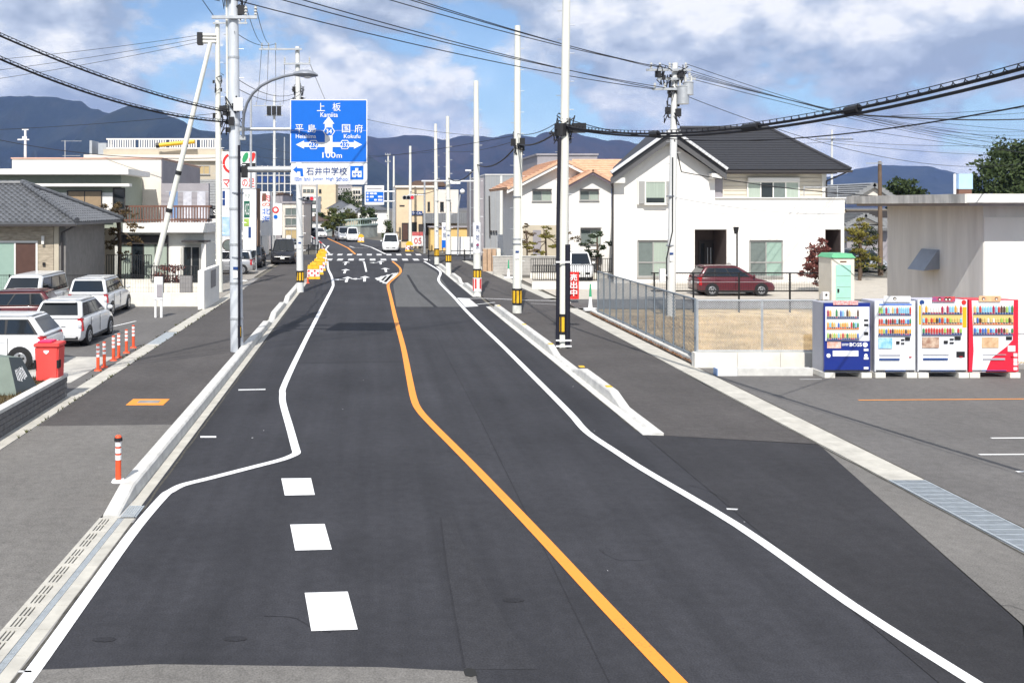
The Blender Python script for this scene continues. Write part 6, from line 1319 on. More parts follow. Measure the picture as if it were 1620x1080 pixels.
ub = board('utility_box', 'white utility box on a post left of the portable toilet', 1302, 1312, 462, 474, 37.6, 'white', .15); build(MB().cyl((GX(1307, 37.6), 37.59, GZ(466, 37.6)), (GX(1307, 37.6), 37.57, GZ(466, 37.6)), .04, n=8), 'dial', 'black', ub)
# ---------------------------------------------------------------- fences
def mesh_wires(p0, p1, z0, z1, pitch, r, diamond=True):
    p0 = Vector(p0); p1 = Vector(p1); L = (p1-p0).length; d = (p1-p0)/L; h = z1-z0; mb = MB()
    nrm = Vector((-d.y, d.x, 0))
    def seg(a, b):
        A = Vector((p0.x+d.x*a[0], p0.y+d.y*a[0], z0+a[1])); B_ = Vector((p0.x+d.x*b[0], p0.y+d.y*b[0], z0+b[1]))
        t = (B_-A).normalized(); u = t.cross(nrm)*r; v = nrm*r
        mb.add([A+u, A-u*.5+v, A-u*.5-v, B_+u, B_-u*.5+v, B_-u*.5-v], [(0, 1, 4, 3), (1, 2, 5, 4), (2, 0, 3, 5)])
    if diamond:
        k = -h
        while k < L:
            a0 = max(k, 0); b0 = min(k+h, L)
            if b0 > a0: seg((a0, a0-k), (b0, b0-k)); seg((a0, h-(a0-k)), (b0, h-(b0-k)))
            k += pitch
    else:
        k = 0
        while k < L: seg((k, 0), (k, h)); k += pitch
        z = 0
        while z < h: seg((0, z), (L, z)); z += pitch*1.6
    return mb
mat('fence_steel', (.20, .235, .27), .5, .2, var=.08); mat('fence_black', (.012, .013, .015), .5, var=0)
fs = thing('chain_link_fence', 'tall galvanised chain link fence along the right pavement', 'fence', (9.4, 27.6, 0))
xf = 9.45; ya, yb_ = 27.7, 39.6
build(mesh_wires((xf, ya), (xf, yb_), .14, 1.78, .11, .006), 'wire_mesh', 'fence_steel', fs, kind='stuff')
pm_ = mesh_of(MB().cyl((0, 0, 0), (0, 0, 1.82), .03, n=8), 'post', 'fence_steel')
for i in range(13): piece(pm_, 'post', (xf-9.4, ya+(yb_-ya)*i/12-27.6, 0), fs)
for z in (.16, 1.80): build(MB().cyl((xf, ya, z), (xf, yb_, z), .025, n=8), 'rail', 'fence_steel', fs)
ke = build(MB().box(9.28, 9.56, 27.3, 40.2, -.03, .11), 'edging_kerb', 'concrete', kind='structure')
ff = thing('chain_link_fence', 'low silver mesh fence on a white concrete base in front of the dry grass lot', 'fence', (10.8, 26.6, 0))
build(mesh_wires((9.12, 26.62), (12.5, 26.62), .44, 1.86, .065, .0026), 'wire_mesh', 'galv', ff, kind='stuff')
for x in (9.14, 10.96, 12.48): build(MB().cyl((x, 26.62, .4), (x, 26.62, 1.9), .035, n=8), 'post', 'galv', ff)
for z in (.46, 1.87): build(MB().cyl((9.12, 26.62, z), (12.5, 26.62, z), .024, n=8), 'rail', 'galv', ff)
lw = thing('low_wall', 'low white concrete wall under the silver mesh fence', 'wall', (10.8, 26.55, 0))
for i in range(3): build(MB().box(9.03+i*1.2, 9.03+i*1.2+1.19, 26.5, 26.75, -.05, .42), 'wall_segment', 'concrete_white', lw)
cb_ = thing('concrete_block', 'long weathered concrete block lying left of the dark blue drink machine', 'block', (10.6, 25.35, 0))
build(MB().box(9.75, 11.75, 25.25, 25.5, 0, .19), 'block', 'concrete', cb_); build(MB().box(9.22, 9.74, 25.25, 25.5, 0, .185), 'white_end', 'white', cb_)
build(MB().box(9.19, 9.218, 25.25, 25.5, 0, .187), 'blue_end', mat('tape_blue', (.2, .3, .5), .5, var=0), cb_)
fe = thing('mesh_panel_fence', 'black steel post and rail mesh fence across the dry grass lot', 'fence', (14, 40.2, 0))
bx0, bx1, by = GX(1030, 40.2), GX(1312, 40.2), 40.2
build(mesh_wires((bx0, by), (bx1, by), .95, 1.68, .07, .004, False), 'wire_mesh', 'fence_black', fe, kind='stuff')
for px in (1035, 1097, 1169, 1249.6, 1311): build(MB().box(GX(px, by)-.03, GX(px, by)+.03, by-.03, by+.03, -.05, 1.72), 'post', 'fence_black', fe)
for z in (1.69, .93): build(MB().box(bx0, bx1, by-.025, by+.025, z-.025, z+.025), 'rail', 'fence_black', fe)
build(MB().box(bx0, bx1, by-.01, by+.01, 1.30, 1.315), 'mid_wire', 'galv', fe)
# near corner of the same fence, left of the transformer pole
nf = thing('chain_link_fence', 'short mesh fence return at the far right corner behind the red machine', 'fence', (18.4, 26.5, 0))
build(mesh_wires((17.2, 26.4), (21, 26.4), .1, .95, .09, .004), 'wire_mesh', 'galv', nf, kind='stuff')
for x in (17.25, 19.1, 21): build(MB().cyl((x, 26.4, -.02), (x, 26.4, 1.0), .03, n=8), 'post', 'galv', nf)
build(MB().cyl((17.2, 26.4, .97), (21, 26.4, .97), .022, n=8), 'rail', 'galv', nf)
build(MB().box(17.15, 21.2, 26.3, 26.5, -.03, .12), 'base_kerb', 'concrete_dark', nf)
# house boundary on the right: low walls with black railings
def railing(label, x0, x1, y, z0, z1, pitch=.11, wall=None, group='black railings', m='fence_black', name='railing'):
    o = thing(name, label, 'railing', ((x0+x1)/2, y, 0), 0, group)
    if wall: build(MB().box(x0-.05, x1+.05, y-.08, y+.08, -.05, z0), 'base_wall', wall, o)
    for z in (z0+.08, z1-.03): build(MB().box(x0, x1, y-.02, y+.02, z-.02, z+.02), 'rail', m, o)
    bar = mesh_of(MB().box(-.018, .018, -.012, .012, 0, z1-z0-.1), 'bar', m); n = int((x1-x0)/pitch)
    for i in range(n+1):
        if n <= 300: piece(bar, 'bar', (x0+(x1-x0)*i/n-(x0+x1)/2, 0, z0+.08), o)
    return o
railing('black bar railing on a low pale wall beside the red banner', GX(843, 52), GX(947, 52), 52, .4, 1.32, .12, 'concrete_white')
railing('black bar railing along the yard at the foot of the white house', GX(840, 60), GX(968, 60), 60, .3, 1.25, .14, 'concrete_white', )
railing('black bar railing on the white garden wall of the cream house', GX(167, 49), GX(238, 49), 49.2, .75, 2.02, .12, 'concrete_white')
railing('lower black bar railing continuing right along the white garden wall', GX(239, 47), GX(312, 47), 47, .72, 1.58, .13, None)
gw_ = thing('garden_wall', 'white concrete garden wall in front of the cream house', 'wall', (GX(260, 46), 46, 0))
for i in range(4): build(MB().box(GX(206, 46.9)+i*.95, GX(206, 46.9)+i*.95+.94, 46.85, 47.1, -.05, .72), 'wall_segment', 'concrete_white', gw_)
for i in range(5): build(MB().box(GX(206, 42.8)+i*.62, GX(206, 42.8)+i*.62+.615, 42.8, 43.0, -.05, .6), 'front_segment', 'concrete_white', gw_)
build(MB().box(GX(284, 44), GX(303, 44), 44, 44.3, -.05, 1.3), 'meter_pier', mat('pier', (.26, .25, .25), .8, var=.1), gw_)
gt = thing('gate_wall', 'plain white gate wall with grey side at the pavement edge', 'wall', (GX(330, 42), 43, 0))
build(MB().box(GX(313, 41.5), GX(323, 41.5), 41.5, 45.6, -.05, 1.7), 'wall', 'wall_white', gt); build(MB().box(GX(323, 41.5)+.002, GX(323, 41.5)+.04, 43.2, 44.4, .8, 1.6), 'letter_slot', 'pier', gt)
wp2 = board('parking_sign', 'white upright car park notice post with grey panel', 244, 257, 438, 474, 38.5, 'white', .12, False)
build(MB().box(GX(244, 38.5), GX(247, 38.5), 38.53, 38.6, -.02, GZ(474, 38.5)), 'post', 'white', wp2); build(MB().box(GX(253, 38.5), GX(256.5, 38.5), 38.53, 38.6, -.02, GZ(474, 38.5)), 'post', 'white', wp2); build(MB().box(GX(248, 38.5), GX(256.5, 38.5), 38.48, 38.5, GZ(470, 38.5), GZ(450, 38.5)), 'print_panel', 'wall_grey', wp2)
mf = thing('mesh_panel_fence', 'thin black mesh fence between the car park and the stone-clad house', 'fence', (GX(100, 43.2), 43.2, 0))
build(mesh_wires((-20, 43.2), (GX(318, 43.2), 43.2), .05, 1.35, .12, .004, False), 'wire_mesh', 'fence_black', mf, kind='stuff')
for i in range(8): build(MB().box(-20+i*1.75-.025, -20+i*1.75+.025, 43.17, 43.23, -.03, 1.42), 'post', 'fence_black', mf)
build(MB().box(-20, GX(318, 43.2), 43.18, 43.22, 1.36, 1.39), 'rail', 'fence_black', mf)
# block garden wall in front of the orange roofed house
bw = thing('block_wall', 'pale concrete block garden wall in front of the orange roofed house', 'wall', (GX(880, 62), 62, 0))
blk = mesh_of(MB().box(.004, .396, 0, .14, .004, .196), 'block', 'block_wall')
X0, X1 = GX(780, 62.5), GX(962, 62.5); n = int((X1-X0)/.4)
build(MB().box(X0, X0+n*.4, 62.52, 62.62, -.05, 1.18), 'core', 'concrete_dark', bw)
for r_ in range(6):
    for i in range(n): piece(blk, 'block', (X0+i*.4-bw.location.x, .5, r_*.2), bw)
build(MB().box(X0-.03, X0+n*.4+.03, 62.46, 62.7, 1.2, 1.26), 'coping', 'concrete', bw)
bw2 = thing('block_wall', 'tan brick gate piers and wall at the corner by the pavement', 'wall', (GX(775, 66), 66, 0))
mat('tan_brick', (.48, .33, .22), .9, var=.2, scale=4)
for i in range(4): build(MB().box(GX(764, 66)+i*.32, GX(764, 66)+i*.32+.27, 66, 66.3, -.05, 1.55), 'pier', 'tan_brick' if i < 3 else 'concrete_white', bw2)
build(MB().box(GX(764, 66), GX(764, 66)+1.25, 66.31, 66.5, -.05, 1.6), 'wall', 'block_wall', bw2)
# banner flag and cones by the side road
ban = thing('advertising_flag', 'red and white advertising flag tied beside the wrapped pole', 'flag', (GX(900, 44.3), 44.3, 0))
build(MB().cyl((GX(898.5, 44.3), 44.3, 0), (GX(898.5, 44.3), 44.3, GZ(428, 44.3)), .015, n=6), 'staff', 'white', ban); build(MB().box(GX(898.5, 44.3)-.12, GX(898.5, 44.3)+.12, 44.2, 44.4, 0, .06), 'weight', 'concrete', ban)
fl = MB(); cols = 6
for i in range(cols):
    xa, xb = GX(899, 44.3)+.5*i/cols, GX(899, 44.3)+.5*(i+1)/cols; ya_, yb2 = 44.29+.03*math.sin(i*1.4), 44.29+.03*math.sin((i+1)*1.4)
    fl.add([(xa, ya_, GZ(473, 44.3)), (xb, yb2, GZ(473, 44.3)), (xb, yb2, GZ(430, 44.3)), (xa, ya_, GZ(430, 44.3))], [(0, 1, 2, 3)])
build(fl, 'cloth', 'red', ban)
for k, ch in enumerate('売出中'): text(ch, GX(901.5, 44.3), GX(912.5, 44.3), GZ(444+k*12, 44.3), GZ(433+k*12, 44.3), 44.22, 'white', ban, .02)
def cone_stand(label, px, py):
    x, y_ = G(px, py); o = thing('cone_marker', label, 'cone', (x, y_, 0), 0, 'green and white cone markers')
    build(MB().box(x-.28, x+.28, y_-.15, y_+.15, 0, .1), 'base', 'white', o); build(MB().cyl((x, y_, .1), (x, y_, .6), .10, .05, 10), 'lower_cone', 'white', o); build(MB().cyl((x, y_, .6), (x, y_, 1.15), .06, .03, 10), 'upper_cone', mat('cone_green', (.05, .35, .18), .5, var=0), o)
cone_stand('green and white cone marker by the block garden wall', 804.5, 440); cone_stand('green and white cone marker beside the chain link fence corner', 934, 491)
# ---------------------------------------------------------------- delineator posts
def delin(label, x, y, z0, h=.70, group=None, top=False):
    o = thing('delineator_post', label, 'post', (x, y, z0), 0, group)
    build(MB().cyl((x, y, z0), (x, y, z0+.035), .11, .09, 14), 'base', 'orange_red' if not top else 'white', o)
    build(MB().cyl((x, y, z0+.035), (x, y, z0+h), .045, .043, 14), 'tube', 'orange_red', o, smooth=True)
    for f in (.52, .68, .84): build(MB().cyl((x, y, z0+h*f), (x, y, z0+h*f+.075), .0475, n=14), 'reflective_band', 'white', o)
    if top: build(MB().cyl((x, y, z0+h-.02), (x, y, z0+h+.03), .066, .06, 12), 'cap_ring', 'black', o); build(MB().sphere((x, y, z0+h+.03), .055, 10, 5, 1, 1, .8), 'cap', 'orange_red', o, smooth='all')
    return o
delin('orange delineator post with black ringed cap on the end of the left kerb', GX(184.5, 14.75), 14.85, .20, .66, None, True)
for i, (px, py) in enumerate(((155, 586), (165, 581), (179.5, 570), (188, 565.5), (200, 558), (211, 550))):
    delin('short orange delineator post in the row at the car park edge', *G(px, py), 0.0, .72, 'orange delineator posts along the car park')
# ---------------------------------------------------------------- red bin, monument sign, planter wall
PW = -7.22
pw = thing('planter_wall', 'grey split-face block planter wall at the pavement edge', 'wall', (PW, 18, 0))
build(MB().box(PW-.14, PW-.02, 8, 22.5, -.05, .47), 'core', 'concrete_dark', pw)
mat('split_block', (.155, .150, .150), .95, var=.3, scale=9, bump=.8, bscale=30)
sb = mesh_of(MB().hexa([(-.02, .006, .006), (0, .006, .006), (.0, .294, .006), (-.02, .294, .006)], [(-.02, .006, .110), (-.006, .012, .108), (.004, .288, .106), (-.02, .294, .110)]), 'split_block', 'split_block')
for r_ in range(4):
    for i in range(30): piece(sb, 'split_block', (0, 22.5-.3*(i+1)-18+(.15 if r_ % 2 else 0)-.15, .01+r_*.115), pw)
fb = mesh_of(MB().box(.004, .236, -.02, .006, .006, .110), 'split_block', 'split_block')
for r_ in range(4): piece(fb, 'split_block', (-.25, 22.49-18, .01+r_*.115), pw)
for i in range(15): build(MB().box(PW-.2, PW+.015, 22.52-1.0*(i+1)+.006, 22.52-1.0*i-.006, .48, .55), 'coping_slab', 'concrete', pw)
build(MB().sheet([(-30, 4), (PW-.15, 4), (PW-.15, 22.4), (-30, 22.4)], .46), 'planter_bed', 'soil', kind='structure')
build(MB().box(-30, PW-.2, 22.4, 22.55, -.05, .46), 'planter_edge', 'concrete_dark', kind='structure')
mat('bin_red', (.80, .085, .075), .5, var=.06, scale=3)
bn = thing('dust_bin', 'large red plastic bin with a lidded slot behind the planter wall', 'bin', (GX(79, 22.0), 22.0, .46))
bx, by_ = GX(79, 22.1), 22.1
bm2 = MB(); bm2.hexa([(bx-.25, by_-.22, .462), (bx+.25, by_-.22, .462), (bx+.25, by_+.22, .462), (bx-.25, by_+.22, .462)], [(bx-.275, by_-.25, 1.27), (bx+.275, by_-.25, 1.27), (bx+.275, by_+.25, 1.27), (bx-.275, by_+.25, 1.27)]); o = build(bm2, 'body', 'bin_red', bn)
def bevel(o, w_, s=2):
    bm = bmesh.new(); bm.from_mesh(o.data); bmesh.ops.bevel(bm, geom=list(bm.edges), offset=w_, segments=s, affect='EDGES'); bm.to_mesh(o.data); bm.free()
bevel(o, .03)
o = build(MB().box(bx-.295, bx+.295, by_-.27, by_+.27, 1.26, 1.35), 'rim', 'bin_red', bn); bevel(o, .02)
o = build(MB().box(bx-.23, bx+.10, by_-.2, by_+.2, 1.35, 1.39), 'lid', mat('bin_lid', (.78, .03, .14), .4, var=.05), bn); bevel(o, .015)
for s in (-1, 1): build(MB().box(bx+s*.265-.025, bx+s*.265+.025, by_-.262, by_-.1, .78, .96), 'grip', 'rubber', bn)
build(MB().prismy([(bx-.06, 1.19), (bx+.06, 1.19), (bx+.06, 1.15), (bx, 1.10), (bx-.06, 1.15)][::-1], by_-.258, by_-.250), 'white_mark', 'white', bn)
mo = thing('stone_sign', 'dark slanted stone sign with white stroke lettering on the planter bed', 'sign', (GX(22, 20.6), 20.6, .46))
mx0, mx1 = GX(-25, 20.6), GX(44, 20.6)
mat('stone_green', (.17, .21, .18), .6, var=.12, scale=3); mat('stone_dark', (.045, .055, .06), .4, var=.1, scale=3)
fc = [Vector((GX(27, 20.3), 20.3, .44)), Vector((mx1+.12, 20.95, .44)), Vector((GX(37, 20.8), 20.85, 1.22)), Vector((GX(15, 20.6), 20.55, 1.24))]
nn = (fc[1]-fc[0]).cross(fc[3]-fc[0]).normalized(); fc[2] = fc[2] - nn*nn.dot(fc[2]-fc[0])
build(MB().hexa([(mx0-.2, 20.35, .44), fc[0], fc[1], (mx0, 21.3, .44)], [(mx0, 20.6, 1.24), fc[3], fc[2], (mx0, 21.1, 1.24)]), 'stone', 'stone_green', mo)
build(MB().add([v+nn*.006 for v in fc], [(0, 1, 2, 3)]), 'dark_face', 'stone_dark', mo)
def fu(u, v): return fc[0].lerp(fc[1], u).lerp(fc[3].lerp(fc[2], u), v) + nn*.012
for k, (u0, v0, u1, v1) in enumerate(((.22, .38, .20, .66), (.30, .36, .28, .68), (.20, .64, .30, .62), (.40, .34, .36, .68), (.48, .40, .46, .70), (.38, .5, .5, .64), (.58, .38, .54, .72), (.66, .42, .64, .70), (.74, .44, .70, .74), (.56, .70, .72, .64))):
    a, b_ = fu(u0, v0), fu(u1, v1); d = (b_-a).normalized(); s = nn.cross(d)*.013; build(MB().add([a-s, a+s, b_+s*.6, b_-s*.6], [(0, 1, 2, 3)]), 'stroke', 'white', mo)
# ---------------------------------------------------------------- junction furniture
def barrier(label, px, py, s=1.0):
    x, y_ = G(px, py); o = thing('plastic_barrier', label, 'barrier', (x, y_, 0), 0, 'yellow topped roadwork barriers'); w_ = .42*s
    for k, (z0, z1, m_, f) in enumerate(((0, .16, 'yellow', 1.0), (.16, .62, 'white', .92), (.62, .86, 'yellow', .86), (.86, 1.0, 'yellow', .5))):
        build(MB().hexa([(x-w_*f, y_-.2, z0), (x+w_*f, y_-.2, z0), (x+w_*f, y_+.2, z0), (x-w_*f, y_+.2, z0)], [(x-w_*f*.95, y_-.18, z1), (x+w_*f*.95, y_-.18, z1), (x+w_*f*.95, y_+.18, z1), (x-w_*f*.95, y_+.18, z1)]), ('base', 'panel', 'top', 'cap')[k], m_, o)
    for i in range(4):
        for j in range(3):
            if (i+j) % 2 == 0: build(MB().cyl((x-w_*.66+i*w_*.44, y_-.19, .23+j*.14), (x-w_*.66+i*w_*.44, y_-.205, .23+j*.14), .065, n=8), 'red_dot', 'red', o)
for i, (px, py) in enumerate(((496, 441), (502, 434), (506, 428), (508, 419), (510, 413))): barrier('yellow topped white barrier with red dots in the row by the left kerb', px, py)
barrier('yellow topped barrier standing alone near the far bend', 571, 383); barrier('yellow topped barrier beside the waiting minivan', 647.5, 397.5)
for px, py in ((487, 448), (512, 404)): delin('small red and white post among the roadwork barriers by the left kerb', *G(px, py), 0.0, .7, 'posts among the barriers')
def signal(label, px, py, Y, x_pole, zp):
    o = thing('traffic_signal', label, 'traffic light', (x_pole, Y+.3, 0)); x, z = GX(px, Y), GZ(py, Y)
    build(MB().cyl((x_pole, Y+.3, 0), (x_pole, Y+.3, zp), .12, .09, 10), 'post', 'galv', o); build(MB().cyl((x_pole, Y+.3, z+.25), (x, Y+.2, z+.25), .05, n=8), 'arm', 'galv', o)
    b_ = build(MB().box(x-.58, x+.58, Y, Y+.18, z-.2, z+.2), 'housing', 'galv', o); bevel(b_, .08)
    for k, m_ in ((-.37, 'sig_off'), (0, 'sig_off'), (.37, 'sig_red')):
        build(MB().cyl((x+k, Y-.002, z), (x+k, Y-.02, z), .16, n=14), 'lens', m_, o)
        hd_ = MB(); n_ = 7
        for i in range(n_):
            a0, a1 = math.pi*i/n_, math.pi*(i+1)/n_
            hd_.add([(x+k+.17*math.cos(a0), Y-.01, z+.17*math.sin(a0)), (x+k+.17*math.cos(a1), Y-.01, z+.17*math.sin(a1)), (x+k+.17*math.cos(a1), Y-.2, z+.17*math.sin(a1)), (x+k+.17*math.cos(a0), Y-.2, z+.17*math.sin(a0))], [(0, 1, 2, 3)])
        build(hd_, 'visor', 'black', o)
mat('sig_off', (.012, .012, .02), .3, var=0); mat('sig_red', (.6, .02, .03), .3, var=0, emit=((1, .03, .06), .8))
signal('traffic signal showing red left of the far road', 487, 314, 91, GX(501, 91), 7.5); signal('traffic signal showing red in front of the cream shop', 646, 312.5, 91, GX(672, 91), 7.0)
s2_ = thing('direction_sign', 'second blue direction sign far beyond the junction', 'road sign', (GX(600, 100), 100, 0)); build(MB().box(GX(577, 100), GX(607.5, 100), 100, 100.05, GZ(324, 100), GZ(293.5, 100)), 'panel', 'white', s2_); build(MB().box(GX(578.5, 100), GX(606.5, 100), 99.98, 99.995, GZ(319.5, 100), GZ(303.5, 100)), 'blue_panel', 'sign_blue', s2_)
for i, (a, b) in enumerate(((580, 583), (585, 591), (592, 596), (598, 605))):
    for j, py in enumerate((305, 310, 315)):
        if (i+j) % 4 != 3: build(MB().box(GX(a, 100), GX(b, 100), 99.965, 99.978, GZ(py+2.6, 100), GZ(py, 100)), 'white_mark', 'white', s2_)
build(MB().box(GX(580, 100), GX(604, 100), 99.97, 99.995, GZ(299, 100), GZ(297.5, 100)), 'print_line', 'wall_grey', s2_)
for py in (303, 318.5): build(MB().cyl((GX(607, 100), 100.1, GZ(py, 100)), (GX(624, 100), 100.1, GZ(py, 100)), .07, n=8), 'arm', 'galv', s2_)
build(MB().cyl((GX(624, 100), 100.2, 0), (GX(624, 100), 100.2, GZ(298, 100)), .14, n=10), 'post', 'galv', s2_)
lb_ = thing('street_lamp', 'far lamp column with white globe right of the junction poles', 'street lamp', (GX(724, 88), 88, 0)); build(MB().tube([(GX(724, 88), 88, 0), (GX(725, 88), 88, GZ(330, 88)), (GX(728, 88), 88, GZ(308, 88))], .07, 8), 'post', 'galv', lb_); build(MB().sphere((GX(731.5, 88), 88, GZ(303, 88)), .24, 10, 6), 'globe', 'white', lb_, smooth='all')
lb2 = thing('street_lamp', 'slim lamp column with flat head beside the grey warehouse', 'street lamp', (GX(744, 84), 84, 0)); build(MB().tube([(GX(744, 84), 84, 0), (GX(744, 84), 84, GZ(272, 84)), (GX(742, 84), 84, GZ(270.5, 84))], .06, 8), 'post', 'galv', lb2); build(MB().box(GX(736, 84), GX(745, 84), 83.85, 84.1, GZ(271, 84), GZ(268.5, 84)), 'head', 'white', lb2)
br = thing('signal_gantry', 'white horizontal sign bracket across the two junction poles', 'bracket', (GX(709, 62.6), 62.6, GZ(286, 62.6))); build(MB().cyl((GX(667, 62.6), 62.6, GZ(286.5, 62.6)), (GX(750, 62.6), 62.6, GZ(286.5, 62.6)), .05, n=8), 'bar', 'white', br); build(MB().box(GX(711, 62.5), GX(728, 62.5), 62.4, 62.5, GZ(291, 62.5), GZ(285, 62.5)), 'plate', 'white', br)
jr = thing('railing', 'low black two-rail barrier at the right junction corner', 'railing', (GX(725, 78.5), 78.5, 0))
for px in (678, 690, 713, 735, 757): build(MB().box(GX(px, 78.5)-.05, GX(px, 78.5)+.05, 78.45, 78.55, -.05, .95), 'post', 'fence_black', jr)
for z in (.45, .85): build(MB().cyl((GX(676, 78.5), 78.42, z), (GX(758, 78.5), 78.42, z), .03, n=6), 'rail', 'fence_black', jr)
jl = thing('railing', 'low black two-rail barrier at the left junction corner', 'railing', (GX(485, 90), 90.3, 0))
for px in (462, 474, 488, 502): build(MB().box(GX(px, 90.3)-.05, GX(px, 90.3)+.05, 90.25, 90.35, -.05, .9), 'post', 'fence_black', jl)
for z in (.4, .8): build(MB().cyl((GX(460, 90.3), 90.22, z), (GX(504, 90.3), 90.22, z), .03, n=6), 'rail', 'fence_black', jl)
# curved bridge parapet beyond the bend
cp = thing('bridge_parapet', 'curved pale green bridge railing rising beyond the far bend', 'railing', (GX(560, 150), 150, 0))
mat('rail_green', (.36, .44, .40), .5, var=.05)
arc = [P3(a, b, 150-12*math.sin((a-518)/80*3.0)) for a, b in ((514, 360), (520, 356), (530, 352), (542, 349.5), (556, 348), (570, 347), (584, 346.5), (597, 346))]
build(MB().tube(arc, .16, 6), 'top_rail', 'rail_green', cp); build(MB().tube([p-Vector((0, 0, .9)) for p in arc], .18, 6), 'bottom_rail', 'rail_green', cp)
for i in range(len(arc)-1):
    for t in (0, .25, .5, .75):
        p = arc[i].lerp(arc[i+1], t); build(MB().cyl(p, p-Vector((0, 0, .95)), .06, n=5), 'baluster', 'rail_green', cp)
build(MB().add([v for p in arc for v in (p-Vector((0, 0, 1.0)), Vector((p.x, p.y-3, -.05)))], [(2*i, 2*i+1, 2*i+3, 2*i+2) for i in range(len(arc)-1)]), 'embankment', mat('embank', (.20, .21, .19), .9, var=.3, scale=.5), cp)
# roadwork fence on the far left side
rw = thing('roadwork_fence', 'red and white roadwork tube fence along the far bend', 'barrier', (GX(500, 115), 115, 0))
for i in range(7):
    a = Vector((GX(484+i*4.3, 132-i*6), 132-i*6, .75)); b_ = Vector((GX(484+(i+1)*4.3, 126-i*6), 126-i*6, .75)); build(MB().cyl(a, b_, .07, n=6), 'tube', 'red' if i % 2 else 'white', rw); build(MB().cyl(a, (a.x, a.y, 0), .05, n=6), 'leg', 'white', rw)
# brick-red planting bed wall and mirror
mir = thing('traffic_mirror', 'round traffic mirror with dark back near the propped pole', 'mirror', (GX(362, 60), 60, 0)); c_ = P3(361, 388, 60); build(MB().cyl((c_.x, 60, c_.z), (c_.x, 60.1, c_.z), .38, n=20), 'mirror_disc', 'roof_brown', mir); build(MB().cyl((c_.x+.1, 60.12, 0), (c_.x+.1, 60.12, c_.z+.3), .05, n=8), 'post', 'galv', mir)
build(MB().cyl((c_.x, 59.99, c_.z), (c_.x, 59.985, c_.z), .33, n=20), 'mirror_face', 'grey_glass', mir)
ant = thing('tv_antenna', 'white rooftop mast above the flat roofed house', 'antenna', (GX(40, 60), 60, 7.5)); build(MB().cyl((GX(40, 60), 60, 6.5), (GX(40, 60), 60, GZ(205, 60)), .10, .07, 8), 'mast', 'white', ant)
build(MB().box(GX(28, 60), GX(46, 60), 59.97, 60.03, GZ(222, 60), GZ(220, 60)), 'arm', 'white', ant); build(MB().box(GX(35, 60), GX(45, 60), 59.97, 60.03, GZ(206, 60), GZ(204.5, 60)), 'arm', 'white', ant); build(MB().box(GX(36, 60), GX(43, 60), 59.9, 59.97, GZ(222, 60), GZ(216, 60)), 'head', 'white', ant)
an2 = thing('tv_antenna', 'small fishbone aerial behind the cream house roof', 'antenna', (GX(113, 72), 72, 7)); build(MB().cyl((GX(113, 72), 70.5, 7.4), (GX(113, 72), 70.5, GZ(222, 70.5)), .04, n=6), 'mast', 'galv', an2)
for py, w_ in ((223, 16), (246, 14)): build(MB().box(GX(113-w_, 70.5), GX(113+w_, 70.5), 70.48, 70.52, GZ(py+.6, 70.5), GZ(py, 70.5)), 'boom', 'galv', an2)
# ---------------------------------------------------------------- vegetation
def leafmat(name, col, var=.45):
    m = bpy.data.materials.new(name); m.use_nodes = True; t = m.node_tree; b = t.nodes['Principled BSDF']
    b.inputs['Roughness'].default_value = .65; b.inputs['Specular IOR Level'].default_value = .25
    g = N(t, 'ShaderNodeNewGeometry'); n = N(t, 'ShaderNodeTexNoise', i={'Scale': 2.2, 'Detail': 4}); lk(t, g, 'Position', n, 'Vector')
    r = N(t, 'ShaderNodeValToRGB'); lk(t, n, 'Fac', r, 0); r.color_ramp.elements[0].position = .32; r.color_ramp.elements[1].position = .7
    r.color_ramp.elements[0].color = (*[c*(1-var) for c in col], 1); r.color_ramp.elements[1].color = (*[c*(1+var) for c in col], 1)
    lk(t, r, 0, b, 'Base Color'); MATS[name] = m; return m
leafmat('leaf_dark', (.040, .060, .018)); leafmat('leaf_mid', (.075, .085, .022)); leafmat('leaf_pine', (.030, .045, .022)); leafmat('leaf_brown', (.11, .075, .035)); leafmat('leaf_red', (.16, .055, .045)); leafmat('leaf_yellow', (.17, .15, .03))
mat('bark', (.10, .07, .05), .9, var=.3, scale=5)
def foliage(blobs, n, size, seed):
    rnd = random.Random(seed); mb = MB(); tot = sum(b[3]*b[4]*b[5] for b in blobs)
    for (cx, cy, cz, rx, ry, rz) in blobs:
        k = max(20, int(n*rx*ry*rz/tot))
        clumps = [(rnd.gauss(0, 1), rnd.gauss(0, 1), rnd.gauss(0, 1)) for _ in range(max(5, k//55))]
        clumps = [(Vector(c).normalized() * rnd.uniform(.55, .98)) for c in clumps]
        for i in range(k):
            c = rnd.choice(clumps); v = c + Vector((rnd.gauss(0, .17), rnd.gauss(0, .17), rnd.gauss(0, .14)))
            p = Vector((cx+v.x*rx, cy+v.y*ry, cz+v.z*rz)); s = size*rnd.uniform(.6, 1.3)
            a = Vector((rnd.gauss(0, 1), rnd.gauss(0, 1), rnd.gauss(0, .6))).normalized(); b = a.orthogonal().normalized(); b.rotate(Matrix.Rotation(rnd.uniform(0, 6.28), 3, a)); c2 = a.cross(b)
            mb.add([p-b*s*.5, p+c2*s*.28, p+b*s*.5, p-c2*s*.28], [(0, 1, 2, 3)])
    return mb
